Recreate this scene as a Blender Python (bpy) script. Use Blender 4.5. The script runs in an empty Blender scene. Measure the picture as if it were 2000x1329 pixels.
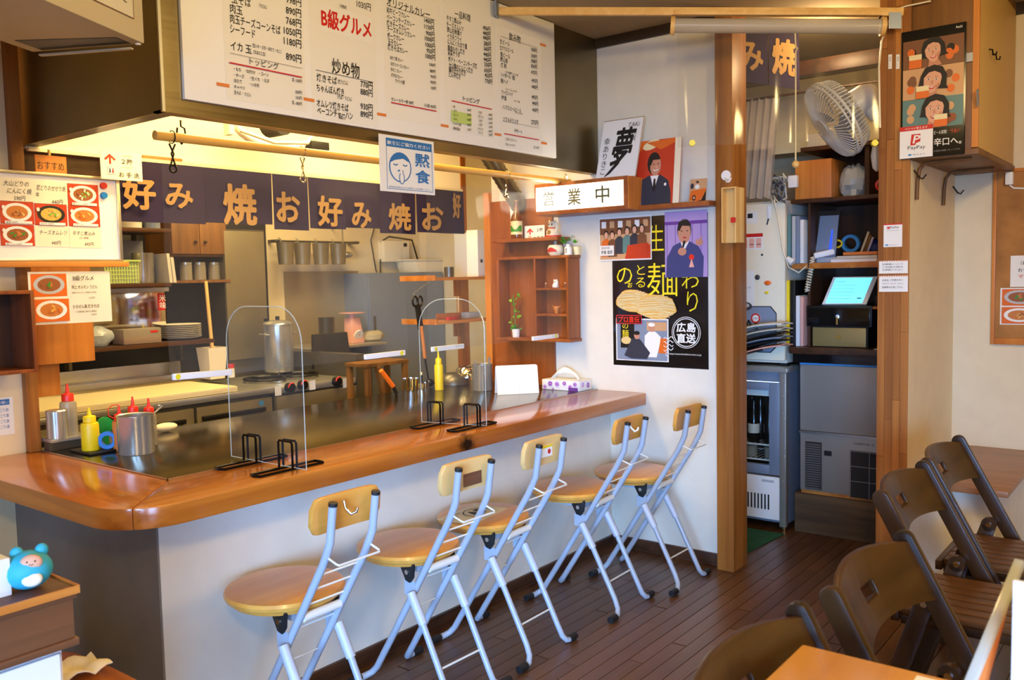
import bpy, bmesh, math, random
from mathutils import Vector as V, Matrix
random.seed(7)
sc = bpy.context.scene
COL = sc.collection
PI = math.pi
def R(d): return math.radians(d)

# ------------------------------------------------------------------ camera
FPX, YAW, PITCH, ROLL = 1721.46, R(38.111), R(4.120), R(-1.238)
EYE = V((0, 0, 1.35))
_F = V((math.cos(YAW)*math.cos(PITCH), math.sin(YAW)*math.cos(PITCH), -math.sin(PITCH)))
_R0 = V((math.sin(YAW), -math.cos(YAW), 0)); _U0 = _R0.cross(_F)
_R = _R0*math.cos(ROLL) + _U0*math.sin(ROLL); _U = -_R0*math.sin(ROLL) + _U0*math.cos(ROLL)
cam = bpy.data.cameras.new('camera'); camo = bpy.data.objects.new('camera', cam); COL.objects.link(camo)
cam.sensor_width = 36.0; cam.lens = FPX*36/2000; cam.clip_start = 0.02
m3 = Matrix((_R, _U, -_F)).transposed()
camo.matrix_world = Matrix.Translation(EYE) @ m3.to_4x4()
cam.dof.use_dof = True; cam.dof.focus_distance = 3.1; cam.dof.aperture_fstop = 5.6
sc.camera = camo
# measuring helpers: where a sight line of the survey meets a real wall, shelf or floor plane
def ray(u, v): return _R*((u-1000)/FPX) - _U*((v-664.5)/FPX) + _F
def Xp(u, v, x): d = ray(u, v); return EYE + d*(x/d.x)
def Yp(u, v, y): d = ray(u, v); return EYE + d*(y/d.y)
def Zp(u, v, z): d = ray(u, v); return EYE + d*((z-1.35)/d.z)

# ------------------------------------------------------------------ world, lights, exposure
sc.view_settings.view_transform = 'Standard'; sc.view_settings.look = 'None'
sc.view_settings.exposure = -0.28; sc.view_settings.gamma = 1.0; sc.view_settings.use_curve_mapping = False
w = bpy.data.worlds.new('world'); sc.world = w; w.use_nodes = True
w.node_tree.nodes['Background'].inputs[0].default_value = (0.50, 0.68, 1.0, 1)
w.node_tree.nodes['Background'].inputs[1].default_value = 0.25
def area(name, loc, target, sx, sy, power, color, spread=180):
    l = bpy.data.lights.new(name, 'AREA'); l.shape = 'RECTANGLE'; l.size = sx; l.size_y = sy
    l.energy = power; l.color = color; l.spread = R(spread)
    o = bpy.data.objects.new(name, l); COL.objects.link(o); o.location = loc
    o.rotation_euler = (V(target)-V(loc)).to_track_quat('-Z', 'Y').to_euler(); return o
def point(name, loc, power, color, r=0.06):
    l = bpy.data.lights.new(name, 'POINT'); l.energy = power; l.color = color; l.shadow_soft_size = r
    o = bpy.data.objects.new(name, l); COL.objects.link(o); o.location = loc; return o
DAY = (0.27, 0.52, 1.0); WARM = (1.0, 0.72, 0.30); HOODC = (1.0, 0.74, 0.34)
# daylight through the glazed shop front behind the photographer
area('daylight_shopfront', (-2.25, -0.9, 0.95), (3.2, 1.9, 0.1), 2.4, 1.4, 64, DAY, 44)
area('daylight_side_window', (-0.6, -2.25, 1.0), (2.3, 2.2, 0.15), 2.0, 1.5, 25, DAY, 50)
# warm ceiling lamps over the tables
point('ceiling_lamp_light', (-0.55, -0.45, 2.28), 112, WARM, 0.10)
point('ceiling_lamp_light', (2.15, -0.25, 2.30), 62, WARM, 0.08)
point('ceiling_lamp_light', (1.6, 1.1, 2.34), 19, WARM, 0.10)
# lamp in the extractor hood, kitchen lamp, back room lamp
area('hood_lamp_light', (2.3, 2.72, 2.33), (2.3, 2.85, 0.8), 1.4, 0.22, 40, HOODC)
area('kitchen_lamp_light', (3.0, 3.75, 2.38), (3.0, 3.9, 0.8), 1.2, 0.3, 48, HOODC)
point('kitchen_lamp_light', (1.9, 3.6, 2.25), 12, HOODC, 0.08)
point('back_room_lamp_light', (4.05, 1.35, 2.36), 9.0, (1.0, 0.68, 0.34), 0.06)

# ------------------------------------------------------------------ mesh helpers
class MB:
    def __init__(s): s.v = []; s.f = []
    def add(s, vs, fs):
        n = len(s.v); s.v += [tuple(x) for x in vs]; s.f += [tuple(i+n for i in f) for f in fs]; return s
    def box(s, a, b):
        x0, x1 = sorted((a[0], b[0])); y0, y1 = sorted((a[1], b[1])); z0, z1 = sorted((a[2], b[2]))
        return s.add([(x0,y0,z0),(x1,y0,z0),(x1,y1,z0),(x0,y1,z0),(x0,y0,z1),(x1,y0,z1),(x1,y1,z1),(x0,y1,z1)],
                     [(0,3,2,1),(4,5,6,7),(0,1,5,4),(1,2,6,5),(2,3,7,6),(3,0,4,7)])
    def obox(s, c, hx, hy, hz, m):      # oriented box: centre, half sizes, 3 axes
        c = V(c); ax = [V(a) for a in m]
        vs = [c+ax[0]*(i*hx)+ax[1]*(j*hy)+ax[2]*(k*hz) for k in (-1,1) for j in (-1,1) for i in (-1,1)]
        return s.add(vs, [(0,2,3,1),(4,5,7,6),(0,1,5,4),(1,3,7,5),(3,2,6,7),(2,0,4,6)])
    def bar(s, p0, p1, w, h, up=(0,0,1)):   # rectangular bar from p0 to p1
        p0 = V(p0); p1 = V(p1); d = (p1-p0); L = d.length; d = d/L
        side = d.cross(V(up)); side = side.normalized() if side.length > 1e-5 else V((1,0,0)); u = side.cross(d)
        return s.obox((p0+p1)/2, L/2, w/2, h/2, (d, side, u))
    def cyl(s, p0, p1, r0, r1=None, n=16):
        r1 = r0 if r1 is None else r1; p0 = V(p0); p1 = V(p1); d = (p1-p0).normalized()
        a = d.orthogonal().normalized(); b = d.cross(a); vs = []
        for p, r in ((p0, r0), (p1, r1)):
            for i in range(n):
                t = 2*PI*i/n; vs.append(p + (a*math.cos(t)+b*math.sin(t))*r)
        fs = [(i, (i+1) % n, n+(i+1) % n, n+i) for i in range(n)]
        fs += [tuple(range(n-1, -1, -1)), tuple(range(n, 2*n))]
        return s.add(vs, fs)
    def tube(s, pts, r, n=8, closed=False, cap=True):
        pts = [V(p) for p in pts]; m = len(pts); rs = r if isinstance(r, (list, tuple)) else [r]*m
        prev = None; vs = []
        for i in range(m):
            if closed: t = (pts[(i+1) % m]-pts[i-1]).normalized()
            else: t = (pts[min(i+1, m-1)]-pts[max(i-1, 0)]).normalized()
            if prev is None: a = t.orthogonal().normalized()
            else:
                a = prev - t*prev.dot(t); a = a.normalized() if a.length > 1e-6 else t.orthogonal().normalized()
            prev = a; b = t.cross(a)
            for k in range(n):
                q = 2*PI*k/n; vs.append(pts[i] + (a*math.cos(q)+b*math.sin(q))*rs[i])
        fs = []
        for i in range(m if closed else m-1):
            j = (i+1) % m
            for k in range(n): fs.append((i*n+k, i*n+(k+1) % n, j*n+(k+1) % n, j*n+k))
        if not closed and cap: fs += [tuple(range(n-1, -1, -1)), tuple((m-1)*n+k for k in range(n))]
        return s.add(vs, fs)
    def lathe(s, prof, c=(0,0,0), n=24, m=None, a0=0, a1=None):   # profile of (radius, height)
        c = V(c); vs = []; fs = []; k = len(prof); full = a1 is None; a1 = 2*PI if full else a1
        cnt = n if full else n+1
        for i in range(cnt):
            t = a0+(a1-a0)*i/n
            for r, z in prof:
                p = V((r*math.cos(t), r*math.sin(t), z)); vs.append(c + (m @ p if m else p))
        for i in range(n if full else n):
            j = (i+1) % cnt if full else i+1
            for q in range(k-1): fs.append((i*k+q, j*k+q, j*k+q+1, i*k+q+1))
        return s.add(vs, fs)
    def prism(s, pts, vec):             # extrude a 3D polygon
        pts = [V(p) for p in pts]; n = len(pts); vec = V(vec)
        return s.add(pts+[p+vec for p in pts], [tuple(range(n-1, -1, -1)), tuple(range(n, 2*n))] +
                     [(i, (i+1) % n, n+(i+1) % n, n+i) for i in range(n)])
    def poly(s, pts): return s.add(pts, [tuple(range(len(pts)))])
    def ball(s, c, rx, ry=None, rz=None, n=16, k=10, m=None):
        ry = rx if ry is None else ry; rz = rx if rz is None else rz; c = V(c); vs = []; fs = []
        for j in range(k+1):
            ph = -PI/2+PI*j/k
            for i in range(n):
                t = 2*PI*i/n; p = V((rx*math.cos(ph)*math.cos(t), ry*math.cos(ph)*math.sin(t), rz*math.sin(ph)))
                vs.append(c + (m @ p if m else p))
        for j in range(k):
            for i in range(n): fs.append((j*n+i, j*n+(i+1) % n, (j+1)*n+(i+1) % n, (j+1)*n+i))
        return s.add(vs, fs)
    def grid(s, fn, nu, nv):            # surface from fn(u, v), u and v in 0..1
        vs = [fn(i/nu, j/nv) for j in range(nv+1) for i in range(nu+1)]; w_ = nu+1
        return s.add(vs, [(j*w_+i, j*w_+i+1, (j+1)*w_+i+1, (j+1)*w_+i) for j in range(nv) for i in range(nu)])
    def mesh(s, name, mat, bevel=0, smooth=0, merge=True, thick=0):
        me = bpy.data.meshes.new(name); bm = bmesh.new()
        vs = [bm.verts.new(p) for p in s.v]
        for f in s.f:
            try: bm.faces.new([vs[i] for i in f])
            except ValueError: pass
        if merge:
            bmesh.ops.remove_doubles(bm, verts=bm.verts, dist=1e-6)
            bmesh.ops.recalc_face_normals(bm, faces=bm.faces)
        if thick: bmesh.ops.solidify(bm, geom=bm.faces[:], thickness=thick)
        if bevel:
            es = [e for e in bm.edges if len(e.link_faces) == 2 and e.calc_face_angle(0) > R(35)]
            bmesh.ops.bevel(bm, geom=es, offset=bevel, segments=2, affect='EDGES', profile=0.6, clamp_overlap=True)
        bm.to_mesh(me); bm.free()
        if smooth or bevel:
            me.polygons.foreach_set('use_smooth', [True]*len(me.polygons)); me.set_sharp_from_angle(angle=R(smooth or 40))
        if mat: me.materials.append(M[mat] if isinstance(mat, str) else mat)
        return me
MW = {}
def tag(o, label=None, cat=None, group=None, kind=None):
    if label: o['label'] = label
    if cat: o['category'] = cat
    if group: o['group'] = group
    if kind: o['kind'] = kind
    return o
def thing(name, label, cat, loc=(0,0,0), group=None, rotz=0, kind=None):
    o = bpy.data.objects.new(name, None); COL.objects.link(o); o.empty_display_size = 0.05
    o.location = loc; o.rotation_euler = (0, 0, rotz)
    MW[o] = Matrix.Translation(V(loc)) @ Matrix.Rotation(rotz, 4, 'Z')
    return tag(o, label, cat, group, kind)
def part(name, mb, mat, parent, bevel=0, smooth=0, label=None, kind=None, merge=True, thick=0):
    """world-space geometry becomes a child of parent"""
    me = mb.mesh(name, mat, bevel, smooth, merge, thick); o = bpy.data.objects.new(name, me); COL.objects.link(o)
    if parent is not None:
        o.parent = parent; me.transform(MW[parent].inverted()); MW[o] = MW[parent]
    else: MW[o] = Matrix.Identity(4)
    return tag(o, label, None, None, kind)
def one(name, label, cat, mb, mat, group=None, bevel=0, smooth=0, kind=None, merge=True, thick=0):
    """a thing that is a single mesh, its origin at its base"""
    me = mb.mesh(name, mat, bevel, smooth, merge, thick); o = bpy.data.objects.new(name, me); COL.objects.link(o)
    xs = [v.co for v in me.vertices]
    c = V(((min(p.x for p in xs)+max(p.x for p in xs))/2, (min(p.y for p in xs)+max(p.y for p in xs))/2, min(p.z for p in xs)))
    me.transform(Matrix.Translation(-c)); o.location = c; MW[o] = Matrix.Translation(c)
    return tag(o, label, cat, group, kind)
def struct(name, mb, mat, bevel=0, smooth=0, label=None):
    o = one(name, label, None, mb, mat, bevel=bevel, smooth=smooth); o['kind'] = 'structure'; return o
def copy_tree(o, parent=None):
    c = o.copy(); COL.objects.link(c); c.parent = parent; MW[c] = MW[o]
    for ch in o.children: copy_tree(ch, c)
    return c
def put(o, loc, rotz=0):
    o.location = loc; o.rotation_euler = (0, 0, rotz); MW[o] = Matrix.Translation(V(loc)) @ Matrix.Rotation(rotz, 4, 'Z')
    return o

# ------------------------------------------------------------------ materials
M = {}
def lin(c): return tuple((x/255/12.92 if x/255 <= 0.04045 else ((x/255+0.055)/1.055)**2.4) for x in c)
def base(name):
    m = bpy.data.materials.new(name); m.use_nodes = True; M[name] = m; nt = m.node_tree
    return m, nt, nt.nodes['Principled BSDF']
def node(nt, t, **kw):
    n = nt.nodes.new(t)
    for k, v in kw.items(): setattr(n, k, v)
    return n
def coords(nt, scale, rot=(0,0,0)):
    tc = node(nt, 'ShaderNodeTexCoord'); mp = node(nt, 'ShaderNodeMapping')
    nt.links.new(tc.outputs['Object'], mp.inputs['Vector'])
    mp.inputs['Scale'].default_value = scale; mp.inputs['Rotation'].default_value = rot; return mp
def flat(name, c, rough=0.6, metal=0, spec=0.5, emit=0, coat=0, noise=0):
    m, nt, b = base(name); b.inputs['Base Color'].default_value = (*lin(c), 1); b.inputs['Roughness'].default_value = rough
    b.inputs['Metallic'].default_value = metal; b.inputs['Specular IOR Level'].default_value = spec
    b.inputs['Coat Weight'].default_value = coat
    if emit: b.inputs['Emission Color'].default_value = (*lin(c), 1); b.inputs['Emission Strength'].default_value = emit
    if noise:
        mp = coords(nt, (4, 4, 4)); nz = node(nt, 'ShaderNodeTexNoise'); nz.inputs['Scale'].default_value = 2.5; nz.inputs['Detail'].default_value = 6
        nt.links.new(mp.outputs[0], nz.inputs['Vector']); rp = node(nt, 'ShaderNodeValToRGB')
        rp.color_ramp.elements[0].position = 0.3; rp.color_ramp.elements[1].position = 0.72
        lc = lin(c); rp.color_ramp.elements[0].color = (*[x*(1-noise) for x in lc], 1); rp.color_ramp.elements[1].color = (*[min(1, x*(1+noise*0.5)) for x in lc], 1)
        nt.links.new(nz.outputs['Fac'], rp.inputs[0]); nt.links.new(rp.outputs[0], b.inputs['Base Color'])
    return m
def wood(name, c1, c2, axis='x', rough=0.35, scale=1.0, coat=0.0, spec=0.5, objrand=0):
    """long grain along an axis: stretched noise"""
    m, nt, b = base(name); k = 26*scale
    s = {'x': (1.2*scale, k, k), 'y': (k, 1.2*scale, k), 'z': (k, k, 1.2*scale)}[axis]
    mp = coords(nt, s); n1 = node(nt, 'ShaderNodeTexNoise'); n1.inputs['Scale'].default_value = 1.0; n1.inputs['Detail'].default_value = 7; n1.inputs['Distortion'].default_value = 0.6
    mp2 = coords(nt, tuple(x*0.22 for x in s)); n2 = node(nt, 'ShaderNodeTexNoise'); n2.inputs['Scale'].default_value = 1.0; n2.inputs['Detail'].default_value = 3
    nt.links.new(mp.outputs[0], n1.inputs['Vector']); nt.links.new(mp2.outputs[0], n2.inputs['Vector'])
    ad = node(nt, 'ShaderNodeMath', operation='ADD'); nt.links.new(n1.outputs['Fac'], ad.inputs[0]); nt.links.new(n2.outputs['Fac'], ad.inputs[1])
    src = ad.outputs[0]
    if objrand:
        oi = node(nt, 'ShaderNodeObjectInfo'); ml = node(nt, 'ShaderNodeMath', operation='MULTIPLY_ADD')
        nt.links.new(oi.outputs['Random'], ml.inputs[0]); ml.inputs[1].default_value = objrand; nt.links.new(src, ml.inputs[2])
        sb = node(nt, 'ShaderNodeMath', operation='SUBTRACT'); nt.links.new(ml.outputs[0], sb.inputs[0]); sb.inputs[1].default_value = objrand/2; src = sb.outputs[0]
    mr = node(nt, 'ShaderNodeMapRange'); mr.inputs[1].default_value = 0.72; mr.inputs[2].default_value = 1.28
    nt.links.new(src, mr.inputs[0]); mx = node(nt, 'ShaderNodeMix', data_type='RGBA')
    mx.inputs[6].default_value = (*lin(c1), 1); mx.inputs[7].default_value = (*lin(c2), 1)
    nt.links.new(mr.outputs[0], mx.inputs[0]); nt.links.new(mx.outputs[2], b.inputs['Base Color'])
    bp = node(nt, 'ShaderNodeBump'); bp.inputs['Strength'].default_value = 0.06; nt.links.new(n1.outputs['Fac'], bp.inputs['Height']); nt.links.new(bp.outputs[0], b.inputs['Normal'])
    b.inputs['Roughness'].default_value = rough; b.inputs['Coat Weight'].default_value = coat; b.inputs['Coat Roughness'].default_value = 0.12; b.inputs['Specular IOR Level'].default_value = spec
    return m
def steel(name, c, rough=0.3, axis='x', var=0.25, metal=1.0):
    m, nt, b = base(name); s = {'x': (2, 90, 90), 'y': (90, 2, 90), 'z': (90, 90, 2)}[axis]
    mp = coords(nt, s); n1 = node(nt, 'ShaderNodeTexNoise'); n1.inputs['Scale'].default_value = 1.0; n1.inputs['Detail'].default_value = 4
    mp2 = coords(nt, (3, 3, 3)); n2 = node(nt, 'ShaderNodeTexNoise'); n2.inputs['Scale'].default_value = 1.3; n2.inputs['Detail'].default_value = 5
    nt.links.new(mp.outputs[0], n1.inputs['Vector']); nt.links.new(mp2.outputs[0], n2.inputs['Vector'])
    mx = node(nt, 'ShaderNodeMix', data_type='RGBA'); lc = lin(c)
    mx.inputs[6].default_value = (*[x*(1-var) for x in lc], 1); mx.inputs[7].default_value = (*[min(1, x*(1+var*0.4)) for x in lc], 1)
    nt.links.new(n2.outputs['Fac'], mx.inputs[0]); nt.links.new(mx.outputs[2], b.inputs['Base Color'])
    mr = node(nt, 'ShaderNodeMapRange'); mr.inputs[3].default_value = rough*0.75; mr.inputs[4].default_value = rough*1.3
    nt.links.new(n1.outputs['Fac'], mr.inputs[0]); nt.links.new(mr.outputs[0], b.inputs['Roughness'])
    b.inputs['Metallic'].default_value = metal; return m
def clear(name, tint=(1, 1, 1), refl=0.03, rough=0.03, haze=0.0, hazec=(200, 205, 215), grazing=0.3):
    m, nt, b = base(name); nt.nodes.remove(b); out = nt.nodes['Material Output']
    tr = node(nt, 'ShaderNodeBsdfTransparent'); tr.inputs[0].default_value = (*tint, 1)
    gl = node(nt, 'ShaderNodeBsdfGlossy'); gl.inputs['Roughness'].default_value = rough
    lw = node(nt, 'ShaderNodeLayerWeight'); lw.inputs['Blend'].default_value = 0.5; pw = node(nt, 'ShaderNodeMath', operation='POWER'); pw.inputs[1].default_value = 4.0
    ma = node(nt, 'ShaderNodeMath', operation='MULTIPLY_ADD'); ma.inputs[1].default_value = grazing; ma.inputs[2].default_value = refl
    nt.links.new(lw.outputs['Facing'], pw.inputs[0]); nt.links.new(pw.outputs[0], ma.inputs[0]); mx = node(nt, 'ShaderNodeMixShader')
    nt.links.new(ma.outputs[0], mx.inputs[0]); nt.links.new(tr.outputs[0], mx.inputs[1]); nt.links.new(gl.outputs[0], mx.inputs[2]); last = mx
    if haze:
        df = node(nt, 'ShaderNodeBsdfDiffuse'); df.inputs[0].default_value = (*lin(hazec), 1); m2 = node(nt, 'ShaderNodeMixShader')
        m2.inputs[0].default_value = haze; nt.links.new(mx.outputs[0], m2.inputs[1]); nt.links.new(df.outputs[0], m2.inputs[2]); last = m2
    nt.links.new(last.outputs[0], out.inputs[0]); return m
flat('wall_white', (226, 220, 204), 0.85, noise=0.05); flat('wall_warm', (226, 212, 180), 0.85, noise=0.05); flat('wall_cream', (232, 214, 172), 0.85, noise=0.05)
flat('panel_grey', (122, 114, 104), 0.8, noise=0.08); flat('ceiling_beige', (158, 140, 108), 0.9, noise=0.05)
flat('white', (238, 238, 236), 0.5); flat('white_gloss', (242, 242, 240), 0.18, coat=0.3); flat('paper', (236, 235, 230), 0.55)
flat('paper_warm', (240, 232, 206), 0.6); flat('cream', (236, 220, 172), 0.5); flat('offwhite', (214, 208, 192), 0.5)
flat('black', (18, 17, 17), 0.45); flat('black_gloss', (14, 14, 16), 0.14); flat('ink', (22, 20, 20), 0.6); flat('dark_gap', (16, 12, 9), 0.8)
flat('rubber', (22, 22, 23), 0.55); flat('red', (205, 34, 30), 0.4); flat('red_ink', (200, 32, 36), 0.6); flat('bright_red', (235, 48, 28), 0.35)
flat('blue_ink', (38, 112, 178), 0.6); flat('sky_blue', (60, 140, 200), 0.4); flat('tape_blue', (24, 120, 205), 0.25); flat('navy', (30, 34, 92), 0.5)
flat('green_plastic', (28, 150, 70), 0.35); flat('yellow', (246, 214, 20), 0.4); flat('yellow_ink', (250, 226, 30), 0.55); flat('sticker_yellow', (240, 224, 40), 0.4)
flat('orange', (240, 110, 24), 0.35); flat('orange_paper', (222, 130, 60), 0.6); flat('pink', (238, 176, 158), 0.4); flat('grey', (130, 130, 130), 0.5)
flat('grey_dark', (62, 62, 64), 0.5); flat('grey_light', (186, 188, 190), 0.45); flat('bluegrey', (128, 140, 160), 0.5); flat('tan_letter', (158, 122, 70), 0.85)
flat('noren', (34, 20, 56), 0.9, noise=0.2); flat('skin', (222, 168, 138), 0.6); flat('skin2', (200, 140, 110), 0.6); flat('hair', (26, 20, 18), 0.5); flat('hair_grey', (80, 78, 80), 0.5)
flat('suit', (46, 48, 62), 0.6); flat('suit_blue', (62, 66, 120), 0.6); flat('photo_red', (196, 58, 30), 0.35); flat('photo_orange', (222, 106, 32), 0.35); flat('photo_lilac', (176, 150, 206), 0.35)
flat('photo_brown', (120, 74, 50), 0.35); flat('photo_tan', (206, 160, 116), 0.35); flat('photo_teal', (90, 130, 130), 0.35); flat('food1', (200, 120, 50), 0.5); flat('food2', (226, 176, 80), 0.5); flat('food3', (150, 84, 40), 0.5)
flat('leaf', (58, 142, 40), 0.45); flat('leaf2', (120, 180, 40), 0.45); flat('noodle', (226, 196, 130), 0.6); flat('turquoise', (48, 170, 196), 0.6); flat('flower', (150, 60, 190), 0.5); flat('flower2', (196, 130, 220), 0.5)
flat('mat_green', (24, 88, 58), 0.95, noise=0.3); flat('tube_blue', (166, 176, 190), 0.3); flat('rod_white', (226, 224, 214), 0.35); flat('rope', (222, 208, 160), 0.7)
flat('gold', (196, 158, 84), 0.35, metal=0.8); flat('brass_panel', (170, 148, 92), 0.4, metal=0.5); flat('fan_white', (206, 204, 196), 0.35); flat('ac_white', (196, 184, 156), 0.5)
flat('purple', (110, 60, 150), 0.5); flat('cloth_cream', (244, 228, 190), 0.9); flat('plastic_cream', (238, 228, 200), 0.4); flat('cork', (176, 122, 66), 0.9, noise=0.3)
flat('dark_brown_paint', (44, 30, 20), 0.5); flat('charcoal', (34, 30, 28), 0.7, noise=0.3); flat('beige_panel', (208, 170, 100), 0.5); flat('highlight_green', (190, 214, 120), 0.6)
flat('light_sign', (255, 250, 232), 0.4, emit=6.0); flat('screen', (120, 226, 255), 0.3, emit=1.3); flat('lamp_glow', (255, 222, 160), 0.4, emit=9.0); flat('blue_reflection', (20, 60, 255), 0.4, emit=3.0)  # last one glows to imitate blue light reflected on the folder
flat('sign_letter', (96, 92, 56), 0.6); flat('cardboard', (170, 120, 70), 0.8); flat('lace', (206, 192, 176), 0.9); flat('amber', (110, 52, 14), 0.08, coat=0.6); flat('label_cream', (226, 214, 170), 0.5)
wood('counter_wood', (146, 76, 20), (202, 124, 44), 'x', 0.22, 1.0, 0.5); wood('counter_wood_y', (138, 70, 20), (198, 116, 40), 'y', 0.22, 1.0, 0.5)
wood('post_wood', (130, 76, 26), (182, 118, 50), 'z', 0.42, objrand=0.35); wood('post_dark', (110, 52, 22), (160, 86, 38), 'z', 0.4)
wood('orange_wood', (176, 98, 34), (218, 142, 62), 'z', 0.4); wood('orange_wood_x', (176, 98, 34), (218, 142, 62), 'x', 0.4); wood('shelf_wood', (124, 64, 28), (168, 94, 42), 'x', 0.4); wood('shelf_wood_z', (124, 64, 28), (166, 92, 42), 'z', 0.4)
wood('dark_wood', (48, 26, 14), (86, 52, 28), 'x', 0.4); wood('dark_wood_z', (48, 26, 14), (84, 50, 26), 'z', 0.4); wood('chair_wood', (36, 21, 7), (64, 40, 14), 'z', 0.34, 0.8, 0.12, 0.4); wood('chair_wood_x', (40, 23, 7), (74, 46, 15), 'x', 0.34, 0.8, 0.12, 0.4)
wood('seat_slat', (62, 38, 16), (104, 68, 34), 'y', 0.35); wood('floor_wood', (82, 54, 33), (116, 80, 52), 'x', 0.34, 0.9, 0.1, objrand=0.22); wood('stool_wood', (204, 136, 52), (230, 170, 80), 'x', 0.28, 0.7, 0.25)
wood('dark_oak', (92, 58, 24), (134, 90, 42), 'z', 0.5); wood('pine', (216, 168, 92), (236, 198, 128), 'x', 0.5); wood('pine_z', (216, 168, 92), (236, 198, 128), 'z', 0.5); wood('table_wood', (204, 138, 58), (232, 172, 86), 'x', 0.3, 0.8, 0.2); wood('table_brown', (136, 92, 58), (168, 118, 76), 'y', 0.35)
wood('stump_wood', (70, 52, 34), (112, 86, 56), 'y', 0.8); wood('bamboo', (190, 138, 60), (222, 176, 90), 'x', 0.3); wood('tray_wood', (84, 52, 32), (122, 80, 50), 'x', 0.5)
steel('steel_hood', (150, 136, 104), 0.32, 'x', 0.35); steel('steel', (200, 198, 192), 0.24, 'x', 0.2, 0.7); steel('steel_z', (196, 194, 188), 0.25, 'z', 0.2); steel('steel_dark', (118, 112, 98), 0.35, 'x', 0.4, 0.7)
steel('griddle_steel', (124, 114, 86), 0.19, 'x', 0.5); steel('steel_blue', (140, 152, 172), 0.35, 'z', 0.15, 0.35); steel('chrome', (225, 225, 225), 0.08, 'x', 0.05); steel('steel_kitchen', (146, 134, 106), 0.42, 'z', 0.3, 0.5)
steel('steel_splash', (176, 162, 132), 0.4, 'z', 0.25, 0.45); steel('ice_steel', (166, 158, 148), 0.36, 'z', 0.12, 0.4); steel('wire', (40, 38, 38), 0.35, 'x', 0.1); steel('alu', (206, 206, 204), 0.3, 'z', 0.1); flat('hood_inner', (250, 236, 196), 0.5)
clear('acrylic', (0.97, 0.985, 0.975), 0.015, 0.02, 0.01, grazing=0.12); clear('acrylic_edge', (0.9, 0.95, 0.92), 0.1, 0.1, 0.45, (226, 232, 226)); clear('vinyl', (0.94, 0.945, 0.94), 0.016, 0.09, 0.06, (196, 190, 176), grazing=0.12)
clear('glass', (0.93, 0.96, 0.96), 0.03, 0.02); clear('bag_plastic', (0.85, 0.9, 0.9), 0.08, 0.25, 0.5, (220, 228, 228)); clear('bottle_plastic', (0.75, 0.74, 0.7), 0.06, 0.25, 0.45, (190, 180, 160)); clear('vinyl_bag', (0.9, 0.9, 0.85), 0.06, 0.2, 0.6, (230, 214, 170)); clear('lace_clear', (0.85, 0.82, 0.78), 0.01, 0.5, 0.42, (226, 206, 184)); clear('blind_roll', (0.8, 0.8, 0.78), 0.05, 0.25, 0.6, (206, 200, 190))

def crumple(c, rx, ry, h, seed, n=14, k=9):
    rn = random.Random(seed); b = MB().ball((0, 0, 0), 1, 1, 1, n, k); c = V(c); out = []; cache = {}
    for p in b.v:
        key = tuple(round(q, 4) for q in p); f = cache.setdefault(key, rn.uniform(.78, 1.04)); out.append((c.x+p[0]*rx*f, c.y+p[1]*ry*f, c.z+max(0.0, (p[2]*f*.62+.5))*h*.9+.0005))
    b.v = out; return b
def stain(name, at, r, c):
    m = M[name]; nt = m.node_tree; b = nt.nodes['Principled BSDF']; old = b.inputs['Base Color'].links[0].from_socket
    tc = node(nt, 'ShaderNodeTexCoord'); nz = node(nt, 'ShaderNodeTexNoise'); nz.inputs['Scale'].default_value = 40; nt.links.new(tc.outputs['Object'], nz.inputs['Vector'])
    vm = node(nt, 'ShaderNodeVectorMath', operation='DISTANCE'); nt.links.new(tc.outputs['Object'], vm.inputs[0]); vm.inputs[1].default_value = at
    ad = node(nt, 'ShaderNodeMath', operation='MULTIPLY_ADD'); nt.links.new(nz.outputs['Fac'], ad.inputs[0]); ad.inputs[1].default_value = r*0.9; nt.links.new(vm.outputs['Value'], ad.inputs[2])
    mr = node(nt, 'ShaderNodeMapRange'); mr.inputs[1].default_value = r*0.75; mr.inputs[2].default_value = r*1.6; mr.inputs[3].default_value = 1.0; mr.inputs[4].default_value = 0.0; nt.links.new(ad.outputs[0], mr.inputs[0])
    mx = node(nt, 'ShaderNodeMix', data_type='RGBA'); nt.links.new(mr.outputs[0], mx.inputs[0]); nt.links.new(old, mx.inputs[6]); mx.inputs[7].default_value = (*lin(c), 1); nt.links.new(mx.outputs[2], b.inputs['Base Color'])
stain('counter_wood', (2.385-2.4, 2.09-2.2, 0.745), 0.05, (34, 16, 8))

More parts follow.
